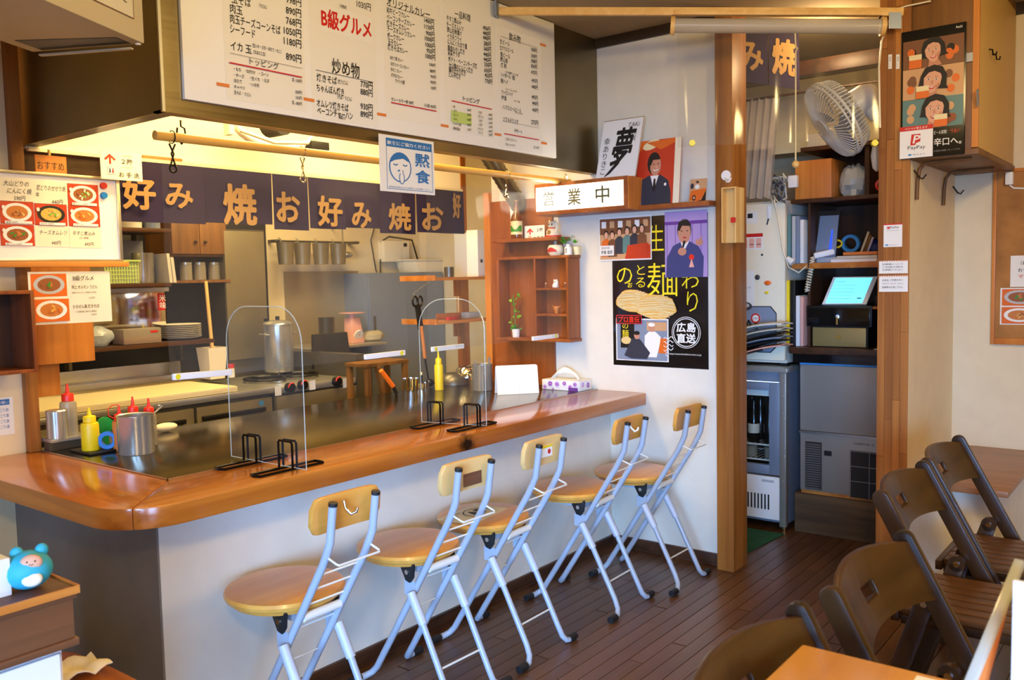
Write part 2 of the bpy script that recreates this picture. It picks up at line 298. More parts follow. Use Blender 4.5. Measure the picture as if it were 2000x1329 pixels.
# ------------------------------------------------------------------ flat print: lettering and pictures on a sheet
_tc = {}
def glyphs(s, bold):
    k = (s, bold)
    if k not in _tc:
        cu = bpy.data.curves.new('lettering', 'FONT'); cu.body = s; cu.size = 1.0; cu.resolution_u = 2; cu.offset = bold; cu.fill_mode = 'FRONT'; cu.space_line = 1.0
        ob = bpy.data.objects.new('lettering', cu); me = bpy.data.meshes.new_from_object(ob)
        vs = [v.co.copy() for v in me.vertices]; fs = [tuple(p.vertices) for p in me.polygons]
        bpy.data.objects.remove(ob); bpy.data.meshes.remove(me); bpy.data.curves.remove(cu)
        if vs:
            x0 = min(v.x for v in vs); x1 = max(v.x for v in vs); y0 = min(v.y for v in vs); y1 = max(v.y for v in vs)
        else: x0 = x1 = y0 = y1 = 0
        _tc[k] = (vs, fs, x0, x1, y0, y1)
    return _tc[k]
class Sheet:
    """a printed flat thing: o is its lower left corner, u to the right, v up, n towards the reader"""
    def __init__(s, o, u, v):
        s.o = V(o); s.u = V(u).normalized(); s.v = V(v).normalized(); s.n = s.u.cross(s.v).normalized(); s.mbs = {}; s.k = 0
    def P(s, x, y, z=0): return s.o + s.u*x + s.v*y + s.n*z
    def mb(s, name, mat): return s.mbs.setdefault((name, mat), MB())
    def lift(s): s.k += 1; return 0.0004 + 0.00015*s.k
    def slab(s, w_, h, t, mat, name='sheet', x=0, y=0):
        s.mb(name, mat).prism([s.P(x, y, -t), s.P(x+w_, y, -t), s.P(x+w_, y+h, -t), s.P(x, y+h, -t)], s.n*t); return s
    def rect(s, x, y, w_, h, mat, name='print', z=None):
        z = s.lift() if z is None else z
        s.mb(name, mat).poly([s.P(x, y, z), s.P(x+w_, y, z), s.P(x+w_, y+h, z), s.P(x, y+h, z)]); return s
    def poly(s, pts, mat, name='print'):
        z = s.lift(); s.mb(name, mat).poly([s.P(a, b, z) for a, b in pts]); return s
    def oval(s, x, y, rx, ry, mat, name='print', n=20, rot=0, ring=0):
        z = s.lift(); c, q = math.cos(rot), math.sin(rot); P = []
        for i in range(n):
            t = 2*PI*i/n; a, b = rx*math.cos(t), ry*math.sin(t); P.append((x+a*c-b*q, y+a*q+b*c))
        if ring:
            o_ = s.mb(name, mat); I = [(x+(a-x)*(1-ring), y+(b-y)*(1-ring)) for a, b in P]
            for i in range(n): j = (i+1) % n; o_.poly([s.P(*P[i], z), s.P(*P[j], z), s.P(*I[j], z), s.P(*I[i], z)])
        else: s.mb(name, mat).poly([s.P(a, b, z) for a, b in P])
        return s
    def text(s, t, x, y, h, mat='ink', w_=None, bold=0.012, align='l', name='lettering', slant=0, cond=1.0, maxw=None):
        """h: cap height of the line, y: its lower edge; w_: fit to this width"""
        emb = 0
        if bold > 0.013: emb, bold = bold*0.8, 0.004
        vs, fs, x0, x1, y0, y1 = glyphs(t, bold)
        if not vs: return s
        if w_: sy = h/max(y1-y0, 0.2); sx = w_/max(x1-x0, 1e-4)
        elif '\n' in t: sy = sx = h/(y1-y0)
        else: sy = h/0.87; sx = sy*cond; y0 = -0.06
        if maxw and (x1-x0)*sx > maxw: sx = maxw/(x1-x0)
        W = (x1-x0)*sx; ox = {'l': x, 'c': x-W/2, 'r': x-W}[align]; z = s.lift()
        q = s.mb(name, mat); e = emb*h
        for i_, (dx, dy) in enumerate([(0, 0)] + ([(e*math.cos(t), e*math.sin(t)) for t in [2*PI*i/8 for i in range(8)]] if emb else [])):
            q.add([s.P(ox+(v.x-x0)*sx+slant*(v.y-y0)*sy+dx, y+(v.y-y0)*sy+dy, z+i_*1.6e-5) for v in vs], fs)
        return s
    def line(s, x0, y0, x1, y1, w_, mat, name='print'):
        d = V((x1-x0, y1-y0)); n_ = V((-d.y, d.x)).normalized()*w_/2
        return s.poly([(x0+n_.x, y0+n_.y), (x1+n_.x, y1+n_.y), (x1-n_.x, y1-n_.y), (x0-n_.x, y0-n_.y)][::-1], mat, name)
    def brush(s, pts, r, mat='ink', name='lettering'):      # a brush stroke with width
        z = s.lift(); n = len(pts); L = []; Rr = []; rs = r if isinstance(r, (list, tuple)) else [r]*n
        for i in range(n):
            a = V(pts[max(i-1, 0)]); b = V(pts[min(i+1, n-1)]); d = (b-a).normalized(); q = V((-d.y, d.x))*rs[i]; p = V(pts[i]); L.append(p+q); Rr.append(p-q)
        m_ = s.mb(name, mat)
        for i in range(n-1): m_.poly([s.P(*Rr[i], z), s.P(*Rr[i+1], z), s.P(*L[i+1], z), s.P(*L[i], z)])
        return s
    def finish(s, parent):
        for (name, mat), mb in s.mbs.items(): part(name.split('#')[0], mb, mat, parent, merge=(name in ('sheet', 'board', 'frame')), kind='stuff' if name in ('lettering', 'photo') else None)
        return parent
    def dish(s, x, y, w_, h, bg='photo_red', plate='white', foods=('food1', 'food2', 'leaf'), seed=1):
        rn = random.Random(seed); s.rect(x, y, w_, h, bg, 'photo'); cx, cy = x+w_*0.5, y+h*0.52
        s.oval(cx, cy, w_*0.44, h*0.42, plate, 'photo'); s.oval(cx, cy, w_*0.33, h*0.3, foods[0], 'photo', 14)
        for i in range(14):
            t = rn.uniform(0, 2*PI); q = rn.uniform(0, 0.8)
            s.oval(cx+w_*0.28*q*math.cos(t), cy+h*0.25*q*math.sin(t), w_*0.07, h*0.05, foods[i % len(foods)], 'photo', 7, rn.uniform(0, 3))
        return s
# ================================================================== the room
CZ = 2.484; XW = 3.70; ZT = 0.779; YC = 2.09; YP = 2.292; XP = 1.294; YH0, YH1 = 2.34, 3.25
fl = struct('floor', MB().box((-2.6, -2.5, -0.08), (5.6, 4.9, -0.012)), 'dark_gap')
# floor boards run towards the far wall; the ones in view are boards of their own
PWD = 0.057; rn = random.Random(3); count = 0; rest = MB(); boards = []
row = 0; yy = -0.1
while yy < 2.32:
    xx = 0.6 - rn.uniform(0, 0.5)
    while xx < 5.3:
        L = rn.uniform(0.6, 0.95); boards.append((xx, yy, min(L, 5.3-xx))); xx += L
    yy += PWD; row += 1
def vis(b):
    x, y, L = b; c = V((x+L/2, y+PWD/2, 0))-EYE; d = c.dot(_F)
    if d < 0.3: return 1e9
    u = 1000+FPX*c.dot(_R)/d; v_ = 664.5-FPX*c.dot(_U)/d
    return d if (-150 < u < 2150 and v_ < 1500) else 1e6+d
boards.sort(key=vis)
fm = {}
for i, (x, y, L) in enumerate(boards):
    if i < 300 and vis((x, y, L)) < 1e5:
        Lq = round(L, 2)
        if Lq not in fm: fm[Lq] = MB().box((0.001, 0.001, -0.02), (Lq-0.001, PWD-0.002, 0)).mesh('plank', 'floor_wood', 0)
        o = bpy.data.objects.new('plank', fm[Lq]); COL.objects.link(o); o.parent = fl; o.location = V((x, y, rn.uniform(-0.0008, 0))) - fl.location
    else: rest.box((x+.001, y+.001, -0.02), (x+L-.001, y+PWD-.002, 0))
rest.box((-2.6, -2.5, -0.02), (0.1, 2.3, -0.001)).box((0.1, -2.5, -0.02), (5.6, -0.1, -0.001)).box((-2.6, 2.3, -0.02), (1.29, 4.9, -0.001)).box((1.29, 3.2, -0.02), (5.6, 4.9, -0.001)); part('far_planks', rest, 'floor_wood', fl, kind='stuff')
struct('ceiling', MB().box((-2.6, -2.5, CZ), (5.6, 4.9, CZ+0.06)), 'ceiling_beige')
# far wall with the posters; the kitchen opening starts at y = 3.02
wf = struct('wall_far', MB().box((XW, 1.69, 0), (XW+0.1, 3.02, CZ)), 'wall_white')
struct('trim_1', MB().box((XW-0.02, 1.69, CZ-0.045), (XW, 2.34, CZ)), 'dark_brown_paint', 0.002)
struct('baseboard_far', MB().box((XW-0.014, 1.705, 0), (XW, 2.29, 0.058)).box((XW-0.02, 1.705, 0), (XW, 2.29, 0.012)), 'dark_wood', 0.002)
pa = struct('trim_2', MB().box((3.65, 1.625, 0), (3.80, 1.705, CZ)), 'post_wood', 0.003)
# laminated post right of the doorway
pb = struct('trim_3', MB().box((3.656, 0.903, 0), (3.79, 1.012, CZ)), 'post_wood')
zc = 0.0; k = 0
for ci, (ya, yb) in enumerate(((0.9, 0.928), (0.929, 0.957), (0.958, 0.986), (0.987, 1.015))):
    z = -[0.0, 0.35, 0.15, 0.5][ci]
    while z < CZ:
        z1 = z+[0.62, 0.48, 0.7, 0.9][(k+ci) % 4]; za, zb = max(z, 0), min(z1, CZ)
        if zb > za+0.02: part('lamella', MB().box((3.65, ya, za+.0008), (3.658, yb, zb-.0008)), 'post_wood', pb)
        z = z1; k += 1
# alcove right of the post
struct('wall_alcove_side', MB().box((3.66, 0.902, 0), (4.55, 1.0, CZ)), 'wall_cream')
struct('wall_alcove_back', MB().box((4.45, -1.6, 0), (4.55, 0.902, CZ)), 'wall_warm')
struct('trim_4', MB().box((4.43, -1.6, CZ-0.05), (4.45, 0.9, CZ)), 'dark_brown_paint', 0.002)
struct('wall_right', MB().box((-0.3, -1.7, 0), (4.55, -1.6, CZ)), 'wall_cream')
# walls behind the photographer with the glazed shop front
wb = struct('wall_back', MB().box((-2.5, -2.4, 0), (-2.4, 0.45, 0.12)).box((-2.5, -2.4, 2.2), (-2.4, 0.45, CZ)).box((-2.5, 0.45, 0), (-2.4, 3.3, CZ)), 'wall_cream')
w1 = struct('window_1', MB().box((-2.46, -2.4, 0.12), (-2.44, 0.45, 2.2)), 'glass')
part('window_frame', MB().box((-2.48, -2.4, 0.12), (-2.42, -2.34, 2.2)).box((-2.48, -1.0, 0.12), (-2.42, -0.94, 2.2)).box((-2.48, 0.39, 0.12), (-2.42, 0.45, 2.2)), 'alu', w1)
struct('wall_side', MB().box((-2.5, -2.5, 0), (-1.9, -2.4, CZ)).box((0.6, -2.5, 0), (0.7, -1.6, CZ)).box((-1.9, -2.5, 0), (0.6, -2.4, 0.3)).box((-1.9, -2.5, 2.15), (0.6, -2.4, CZ)), 'wall_cream')
w2 = struct('window_2', MB().box((-1.9, -2.46, 0.3), (0.6, -2.44, 2.15)), 'glass')
part('window_frame', MB().box((-1.9, -2.48, 0.3), (-1.84, -2.42, 2.15)).box((-0.68, -2.48, 0.3), (-0.62, -2.42, 2.15)).box((0.54, -2.48, 0.3), (0.6, -2.42, 2.15)), 'alu', w2)
# left wall at the counter's inner end
struct('wall_left', MB().box((-2.5, 3.2, 0), (1.335, 3.3, CZ)), 'wall_cream')
struct('trim_5', MB().box((1.335, 3.17, ZT), (1.375, 3.3, CZ)), 'post_wood', 0.002)
# kitchen and back room shell
struct('wall_kitchen_back', MB().box((0.9, 4.72, 0), (5.6, 4.82, CZ)), 'wall_cream')
struct('trim_8', MB().box((1.0, 4.70, 0.8), (Yp(525, 600, 4.7).x, 4.7195, 2.2)), 'charcoal')
struct('wall_kitchen_left', MB().box((0.9, 3.3, 0), (1.0, 4.72, CZ)), 'wall_cream')
struct('wall_kitchen_right', MB().box((4.9, 3.1, 0), (5.0, 4.72, CZ)), 'wall_cream')
struct('wall_room_divider', MB().box((3.8, 2.94, 0), (5.6, 3.02, CZ)), 'wall_cream')
struct('wall_back_room', MB().box((5.3, 0.9, 0), (5.4, 2.94, CZ)), 'wall_cream')
struct('wall_back_room_side', MB().box((4.55, 0.93, 0), (5.3, 1.0, CZ)), 'wall_cream')
struct('trim_6', MB().box((5.26, 1.0, 2.15), (5.3, 2.94, 2.23)), 'dark_wood', 0.002)

# ================================================================== counter
ct = thing('counter', 'L-shaped orange wooden counter with white front panel under the hood', 'counter', (2.4, 2.2, 0))
rr = 0.17; X0 = 1.09
arc = [(X0+rr-rr*math.cos(a), YC+rr-rr*math.sin(a)) for a in [PI/2*(i/10) for i in range(11)]]
outer = [(X0, 3.199)] + arc + [(XW-0.001, YC), (XW-0.001, 2.363), (1.37, 2.363), (1.37, 3.199)]
# mitred into a side board and a front board
mit = [(X0+rr-rr*math.cos(PI/4), YC+rr-rr*math.sin(PI/4))]
sideb = [(X0, 3.199)] + arc[:6] + [(1.37, 2.363), (1.37, 3.199)]
frontb = arc[5:] + [(XW-0.001, YC), (XW-0.001, 2.363), (1.37, 2.363)]
part('worktop_board', MB().prism([(x, y, ZT-0.058) for x, y in sideb], (0, 0, 0.058)), 'counter_wood_y', ct, 0.006)
part('worktop_board', MB().prism([(x, y, ZT-0.058) for x, y in frontb], (0, 0, 0.058)), 'counter_wood', ct, 0.006)
part('front_panel', MB().box((XP, YP, 0), (XW-0.001, YP+0.05, ZT-0.058)), 'wall_white', ct)
part('end_panel', MB().box((XP-0.006, YP+0.002, 0), (XP-0.0005, 3.199, ZT-0.058)), 'panel_grey', ct)
struct('baseboard_counter', MB().box((XP, YP-0.014, 0), (XW-0.014, YP-0.0005, 0.055)).box((XP, YP-0.02, 0), (XW-0.014, YP-0.0005, 0.012)), 'dark_wood', 0.002)
gr = thing('griddle', 'long steel griddle plate set into the wooden counter', 'griddle', (2.5, 2.8, 0.7))
part('plate', MB().box((1.373, 2.366, ZT-0.03), (XW-0.002, 3.215, ZT+0.002)), 'griddle_steel', gr, 0.0015)
part('edge_strip', MB().box((1.3705, 2.3635, ZT-0.03), (1.3729, 3.19, ZT+0.0035)).box((1.3705, 2.3635, ZT-0.03), (XW-0.002, 2.3659, ZT+0.0035)), 'alu', gr)
part('body', MB().box((1.40, 2.40, 0.12), (XW-0.01, 3.20, ZT-0.031)), 'steel_dark', gr)

# ================================================================== extractor hood
hd = thing('range_hood', 'stainless steel extractor hood above the griddle', 'range hood', (2.5, 2.8, 1.84))
HX0, HX1, HZ = 1.40, 3.695, 1.84
part('front_panel', MB().box((HX0, YH0, HZ), (HX1, YH0+0.012, CZ-0.002)), 'steel_hood', hd)
part('side_panel', MB().box((HX0, YH0+0.013, HZ), (HX0+0.012, YH1, CZ-0.002)), 'steel_hood', hd)
part('corner_strip', MB().box((HX0-0.003, YH0-0.003, HZ), (HX0+0.006, YH0+0.004, CZ-0.002)), 'alu', hd)
part('bottom_flange', MB().box((HX0, YH0+0.013, HZ), (HX1, YH0+0.05, HZ+0.006)).box((HX0+0.013, YH0+0.05, HZ), (HX0+0.055, YH1, HZ+0.006)), 'steel_dark', hd)
part('inner_back', MB().box((HX0+0.013, YH1-0.012, HZ-0.005), (HX1, YH1, CZ-0.002)), 'hood_inner', hd)
part('inner_top', MB().box((HX0+0.013, YH0+0.013, 2.40), (HX1, YH1-0.013, 2.41)), 'hood_inner', hd)
part('inner_lining', MB().box((HX0+0.013, YH0+0.02, HZ+0.01), (HX0+0.018, YH1-0.013, 2.399)).box((HX0+0.019, YH0+0.014, HZ+0.01), (HX1, YH0+0.019, 2.399)), 'hood_inner', hd)
part('back_lip', MB().box((HX0+0.013, YH1-0.03, HZ-0.018), (HX1, YH1-0.0125, HZ-0.0055)), 'cream', hd)
hl = thing('hood_lamp', 'lamp tube inside the extractor hood', 'lamp', (2.3, 2.72, 2.36))
part('tube', MB().cyl((1.7, 2.72, 2.365), (2.9, 2.72, 2.365), 0.014), 'lamp_glow', hl, smooth=40); part('batten', MB().box((1.66, 2.69, 2.382), (2.94, 2.75, 2.399)), 'white', hl)
# ventilation fan hanging in the hood
vf = thing('ventilation_fan', 'cream ventilation fan with cables inside the hood', 'fan', (2.45, 3.1, 1.83))
c = Yp(540, 262, 3.05)
part('fan_frame', MB().tube([(c.x+0.2*math.cos(t), 3.05, c.z+0.03+0.085*math.sin(t)) for t in [2*PI*i/24 for i in range(24)]], 0.016, 8, True), 'plastic_cream', vf, smooth=60)
part('blade_housing', MB().cyl((c.x, 3.0, c.z+0.04), (c.x, 3.1, c.z+0.04), 0.05), 'charcoal', vf, smooth=40)
part('bracket', MB().box((c.x-0.24, 3.03, c.z-0.03), (c.x-0.215, 3.07, c.z+0.2)), 'plastic_cream', vf, 0.003)
part('cable', MB().tube([(c.x-0.2, 3.02, c.z-0.01), (c.x-0.05, 3.0, c.z-0.045), (c.x+0.12, 3.0, c.z-0.03), (c.x+0.2, 3.02, c.z+0.06)], 0.008), 'plastic_cream', vf, smooth=60)
part('junction', MB().box((c.x+0.14, 3.0, c.z-0.05), (c.x+0.24, 3.05, c.z-0.015)), 'black', vf, 0.005)
# flexible duct
a, b = Yp(962, 316, 2.82), Yp(1008, 392, 2.82)
dp = []; rs = []; d_ = (V(b)-V(a)); top_ = V(a)-d_*.55
for i in range(61):
    t = i/60; dp.append(top_+V((0, 0, (2.398-top_.z)*(1-t/.5))) if t < .5 else top_+d_*((t-.5)/.5*1.72)); rs.append(0.042+0.004*(i % 2))
one('duct', 'ribbed flexible metal exhaust duct right of the hood', 'duct', MB().tube(dp, rs, 18), 'steel_dark', smooth=30)
# ================================================================== menu on the hood
BX0, BX1, BZ0 = 1.463, 3.322, 1.882
mbd = thing('menu_board', 'large white board screwed to the front of the hood', 'board', (2.4, 2.325, BZ0))
part('board', MB().box((BX0, 2.327, BZ0), (BX1, 2.3395, CZ-0.004)), 'white', mbd, 0.001)
def pos(u, v): p = Yp(u, v, 2.3265); return p
def msheet(corners, label):     # corners in the photo: lower left, lower right; top is cut off by the ceiling edge
    (lu, lv), (ru, rv), top = corners; p = pos(lu, lv); q = pos(ru, rv); zt = pos(lu, top).z if top else CZ-0.008
    th = thing('menu_sheet', label, 'menu', (p.x, 2.325, min(p.z, q.z)), 'laminated menu sheets on the hood board')
    S = Sheet((p.x, 2.326, min(p.z, q.z)), (1, 0, 0), (0, 0, 1)); W = q.x-p.x; H = zt-min(p.z, q.z)
    S.slab(W, H, 0.0008, 'paper'); return th, S, W, H, p.x, min(p.z, q.z)
def loc2(S, u, v): p = pos(u, v); return p.x-S.o.x, p.z-S.o.z
def rows(S, items, size):
    for (t, u, v, *r) in items:
        x, y = loc2(S, u, v); al = r[0] if r else 'l'; sz = r[1] if len(r) > 1 else size; w_ = r[2] if len(r) > 2 else None
        S.text(t, x, y, sz*.86 if not w_ else sz, align=al, w_=w_, cond=.84 if t.endswith('円') else (.62 if len(t) > 4 else .78))
def rule(S, u0, v0, u1, v1, wd, mat):
    a = loc2(S, u0, v0); b = loc2(S, u1, v1); S.line(a[0], (a[1]+b[1])/2, b[0], (a[1]+b[1])/2, wd, mat)
# 1 noodles and toppings
th, S, W, H, *_ = msheet(((442, 192), (598, 219), None), 'menu sheet of noodle dishes, leftmost on the hood board')
rows(S, [('玉そば', 452, 5), ('肉玉', 449, 24), ('肉玉チーズコーンそば', 449, 44), ('シーフード', 449, 64), ('イカ 玉', 450, 97),
         ('998円', 588, 14, 'r'), ('890円', 588, 35, 'r'), ('768円', 588, 55, 'r'), ('1050円', 588, 75, 'r'), ('1180円', 588, 95, 'r'), ('890円', 588, 124, 'r')], 0.0305)
rows(S, [('（うどん）', 505, 14), ('（生いか・えび・ほたて・たこ）', 492, 92), ('（又はエビ玉）', 494, 105), ('・もち', 456, 138), ('・ねぎかけ', 478, 142), ('・コーン', 505, 147), ('・チーズ', 456, 150), ('・生イカ', 487, 156),
         ('・えび', 511, 160), ('ほたて', 456, 161), ('・いか天', 486, 168), ('キャベツ', 456, 173), ('生そば ・ うどん', 456, 184), ('各 130円', 588, 163, 'r'), ('250円', 588, 185, 'r'), ('150円', 588, 196, 'r'), ('各 180円', 588, 207, 'r')], 0.013)
x, y = loc2(S, 486, 126); S.text('トッピング', x, y, 0.0215, bold=0.0, cond=.95)
rule(S, 446, 122, 588, 152, 0.004, 'red_ink'); rule(S, 447, 104, 588, 134, 0.001, 'ink'); S.finish(th)
# 2 stir-fried
th, S, W, H, *_ = msheet(((610, 228), (738, 246), None), 'menu sheet of fried noodles with the red B-grade gourmet strip')
rows(S, [('（半熟卵）', 663, 15, 'l', 0.014), ('1030円', 724, 22, 'r', 0.029)], 0.03)
a = loc2(S, 628, 54); S.rect(a[0]-0.006, a[1]-0.01, 0.235, 0.088, 'white'); S.text('B級グルメ', a[0], a[1]+0.004, 0.062, 'red', 0.222, 0.03)
rows(S, [('炒め物', 648, 142, 'l', 0.055), ('焼きそば', 618, 158), ('（焼うどん）', 659, 163, 'l', 0.016), ('ちゃんぽん焼き', 618, 178), ('（そば・うどん）', 658, 193, 'l', 0.016), ('オムレツ焼きそば', 618, 208), ('ベーコンチャーハン', 619, 223), ('（高菜入）', 660, 232, 'l', 0.014),
         ('770円', 727, 175, 'r'), ('880円', 727, 190, 'r'), ('930円', 727, 218, 'r'), ('890円', 727, 233, 'r')], 0.0285)
rule(S, 616, 137, 728, 161, 0.0015, 'ink'); S.finish(th)
# 3 curry
th, S, W, H, *_ = msheet(((752, 229), (860, 247), None), 'menu sheet of original curries with glare on its laminate')
rows(S, [('オリジナルカレー', 755, 11, 'l', 0.030, 0.225)], 0.03)
rows(S, [('和牛ビーフカレー', 755, 25), ('ベーコンチーズカレー', 755, 38), ('焼きチーズカレー', 755, 50), ('チーズオムレツカレー', 756, 61), ('ポークカレー', 756, 74), ('玉子カレー', 757, 86), ('焼きそばカレー', 757, 97),
         ('1400円', 847, 50, 'r'), ('1150円', 847, 62, 'r'), ('900円', 848, 74, 'r'), ('1000円', 848, 85, 'r'), ('1000円', 849, 97, 'r'), ('950円', 849, 108, 'r'), ('1000円', 849, 119, 'r')], 0.0235)
rows(S, [('ほたて貝 カレー', 761, 116), ('なすとベーコン カレー', 762, 128), ('きのこ カレー', 762, 139), ('焼そば カレー', 763, 150), ('ライス 大盛', 771, 161), ('カレールウ一杯 90円', 763, 197), ('1人前 450円', 850, 213, 'r'), ('1000円', 849, 132, 'r'), ('880円', 849, 144, 'r'), ('900円', 850, 155, 'r'), ('900円', 850, 166, 'r'), ('120円', 850, 177, 'r')], 0.015)
rule(S, 762, 200, 851, 218, 0.004, 'red_ink'); rule(S, 754, 12, 848, 38, 0.0012, 'ink'); S.finish(th)
# 4 one-plate dishes
th, S, W, H, *_ = msheet(((868, 252), (964, 270), None), 'menu sheet of single dishes with a green highlighted patch')
rows(S, [('一品料理', 888, 33, 'l', 0.031)], 0.03)
rows(S, [('牛すじ煮込み', 872, 40), ('チーズオムレツ', 872, 52), ('岡山名物漬け', 873, 63), ('イカ天フライ', 873, 75), ('にんにくたまり漬', 874, 86), ('豚肉もやし焼き', 874, 98), ('豆腐サラダ', 874, 107), ('ポテト・ベーコンチーズ焼', 875, 120), ('大山鶏のにんにく焼き', 876, 132), ('鶏のせせり焼き', 876, 141), ('とん平焼き', 876, 150),
         ('496円', 957, 63, 'r'), ('440円', 957, 73, 'r'), ('440円', 957, 82, 'r'), ('280円', 958, 93, 'r'), ('360円', 958, 103, 'r'), ('440円', 958, 114, 'r'), ('440円', 958, 124, 'r'), ('550円', 959, 134, 'r'), ('630円', 959, 145, 'r'), ('450円', 960, 155, 'r'), ('770円', 960, 166, 'r')], 0.0235)
x, y = loc2(S, 903, 197); S.text('トッピング', x, y, 0.019); rule(S, 881, 197, 959, 214, 0.004, 'red_ink')
a = loc2(S, 880, 233); S.rect(a[0], a[1]-0.01, 0.12, 0.044, 'highlight_green')
rows(S, [('・肉', 882, 211), ('・えび', 882, 219), ('・生イカ', 882, 227), ('・もやし', 882, 235), ('・キャベツ大盛', 882, 244), ('・薬味 葱追加', 882, 253), ('180円', 918, 219, 'r'), ('250円', 918, 228, 'r'), ('150円', 918, 238, 'r'), ('100円', 918, 248, 'r'), ('150円', 918, 257, 'r'), ('・そば', 931, 222), ('・焼うどん', 931, 230), ('・ねぎ', 932, 238), ('・玉子', 932, 246), ('ライス 大', 931, 254), ('ライス', 932, 262), ('180円', 959, 228, 'r'), ('200円', 959, 236, 'r'), ('100円', 959, 244, 'r'), ('120円', 959, 252, 'r'), ('240円', 959, 260, 'r'), ('180円', 959, 267, 'r')], 0.0125); S.finish(th)
# 5 drinks
th, S, W, H, *_ = msheet(((974, 282), (1060, 301), 50), 'menu sheet of drinks and desserts, rightmost on the hood board')
rows(S, [('飲み物', 994, 78, 'l', 0.035)], 0.03)
rows(S, [('生ビール', 976, 85), ('生グラスビール', 976, 97), ('瓶ビール', 977, 110), ('岡山酒', 977, 120), ('焼 酎', 978, 131), ('ハイボール（角）', 978, 150), ('酎ハイ', 978, 162), ('ウーロンハイ', 979, 184), ('梅酒', 979, 195), ('ノンアルコールビール', 980, 213),
         ('598円', 1048, 104, 'r'), ('330円', 1048, 116, 'r'), ('598円', 1048, 126, 'r'), ('830円', 1048, 136, 'r'), ('475円', 1048, 148, 'r'), ('495円', 1049, 164, 'r'), ('440円', 1049, 176, 'r'), ('495円', 1049, 196, 'r'), ('440円', 1050, 208, 'r'), ('400円', 1050, 221, 'r')], 0.0215)
rows(S, [('ソフトドリンク', 981, 238, 'l', 0.025), ('275円', 1050, 246, 'r', 0.026), ('デザート', 1003, 259.5, 'l', 0.019), ('・ご当 アイスクリーム', 985, 274, 'l', 0.013), ('・もも シャーベット', 985, 284, 'l', 0.013), ('各 375円', 1051, 292, 'r', 0.013), ('（レモン・ライム・カルピス）', 986, 176, 'l', 0.01), ('（ロック・水割）', 1002, 199, 'l', 0.01), ('（アサヒドライゼロ）', 1004, 222, 'l', 0.01), ('（芋・麦 緑茶割り・ウーロン割）', 986, 143, 'l', 0.01)], 0.02)
rule(S, 983, 261, 1051, 274, 0.004, 'red_ink'); rule(S, 976, 72, 1047, 93, 0.001, 'ink'); rule(S, 980, 238, 1051, 249, 0.001, 'ink'); S.finish(th)
# orange strips of tape
for (u, v) in ((435, 166), (603, 195), (745, 224), (868, 246), (972, 263), (1060, 88), (1062, 280)):
    p = pos(u, v)
    one('tape_strip', {435: 'orange tape left of the noodle menu sheet', 603: 'orange tape between noodle and fried noodle menus', 745: 'orange tape left of the curry menu', 868: 'orange tape left of the single dish menu', 972: 'orange tape left of the drinks menu', 1060: 'red tape high on the right side of the drinks menu', 1062: 'red tape at the lower right of the drinks menu'}[u],
        'tape', MB().box((p.x-0.022, 2.3248, p.z-0.005), (p.x+0.022, 2.3252, p.z+0.005)), 'orange_paper', 'tape strips on the menu board')
# silent-eating notice hanging under the board
p0, p1 = Yp(742, 372, 2.32), Yp(849, 382, 2.32); pt = Yp(746, 262, 2.32)
th = thing('notice_sheet', 'white notice with blue face asking guests to eat silently', 'notice', (p0.x, 2.32, p1.z))
S = Sheet((p0.x, 2.318, p1.z), (1, 0, 0.0), (0, 0, 1)); W = p1.x-p0.x; H = pt.z-p1.z
S.slab(W, H, 0.0008, 'paper'); S.rect(W*.12, H*.80, W*.83, H*.15, 'blue_ink'); S.text('飲食にご協力ください', W*.14, H*.835, H*.07, 'white', W*.78)
bx, by, bw, bh = W*.12, H*.05, W*.83, H*.9
for r_ in ((bx, by, bw, .002), (bx, by, .002, bh), (bx+bw, by, .002, bh)): S.rect(*r_, 'blue_ink')
cx, cy = W*.36, H*.45
S.oval(cx, cy, W*.2, H*.27, 'blue_ink'); S.oval(cx, cy, W*.18, H*.25, 'paper')
S.poly([(cx+W*.19*math.cos(t), cy+H*.26*math.sin(t)) for t in [PI*.12+PI*.8*i/10 for i in range(11)]]+[(cx-W*.1, cy+H*.12), (cx+W*.05, cy+H*.16)], 'blue_ink')
for sx in (-1, 1): S.brush([(cx+sx*W*.085-W*.04, cy+H*.05), (cx+sx*W*.085, cy+H*.03), (cx+sx*W*.085+W*.04, cy+H*.05)], W*.008, 'blue_ink', 'print')
S.brush([(cx-W*.05, cy-H*.07), (cx, cy-H*.05), (cx+W*.05, cy-H*.07)], W*.01, 'blue_ink', 'print')
S.oval(cx+W*.02, cy-H*.19, W*.05, H*.11, 'blue_ink'); S.oval(cx+W*.02, cy-H*.19, W*.035, H*.095, 'paper'); S.oval(cx+W*.01, cy-H*.06, W*.022, H*.07, 'paper')
S.text('黙', W*.63, H*.50, H*.24, 'blue_ink', W*.27, 0.02, name='character#1'); S.text('食', W*.63, H*.20, H*.24, 'blue_ink', W*.27, 0.02, name='character#2'); S.text('感染拡大防止のため静かにお食事ください', W*.15, H*.075, H*.03, 'blue_ink', W*.76, 0)
S.finish(th)
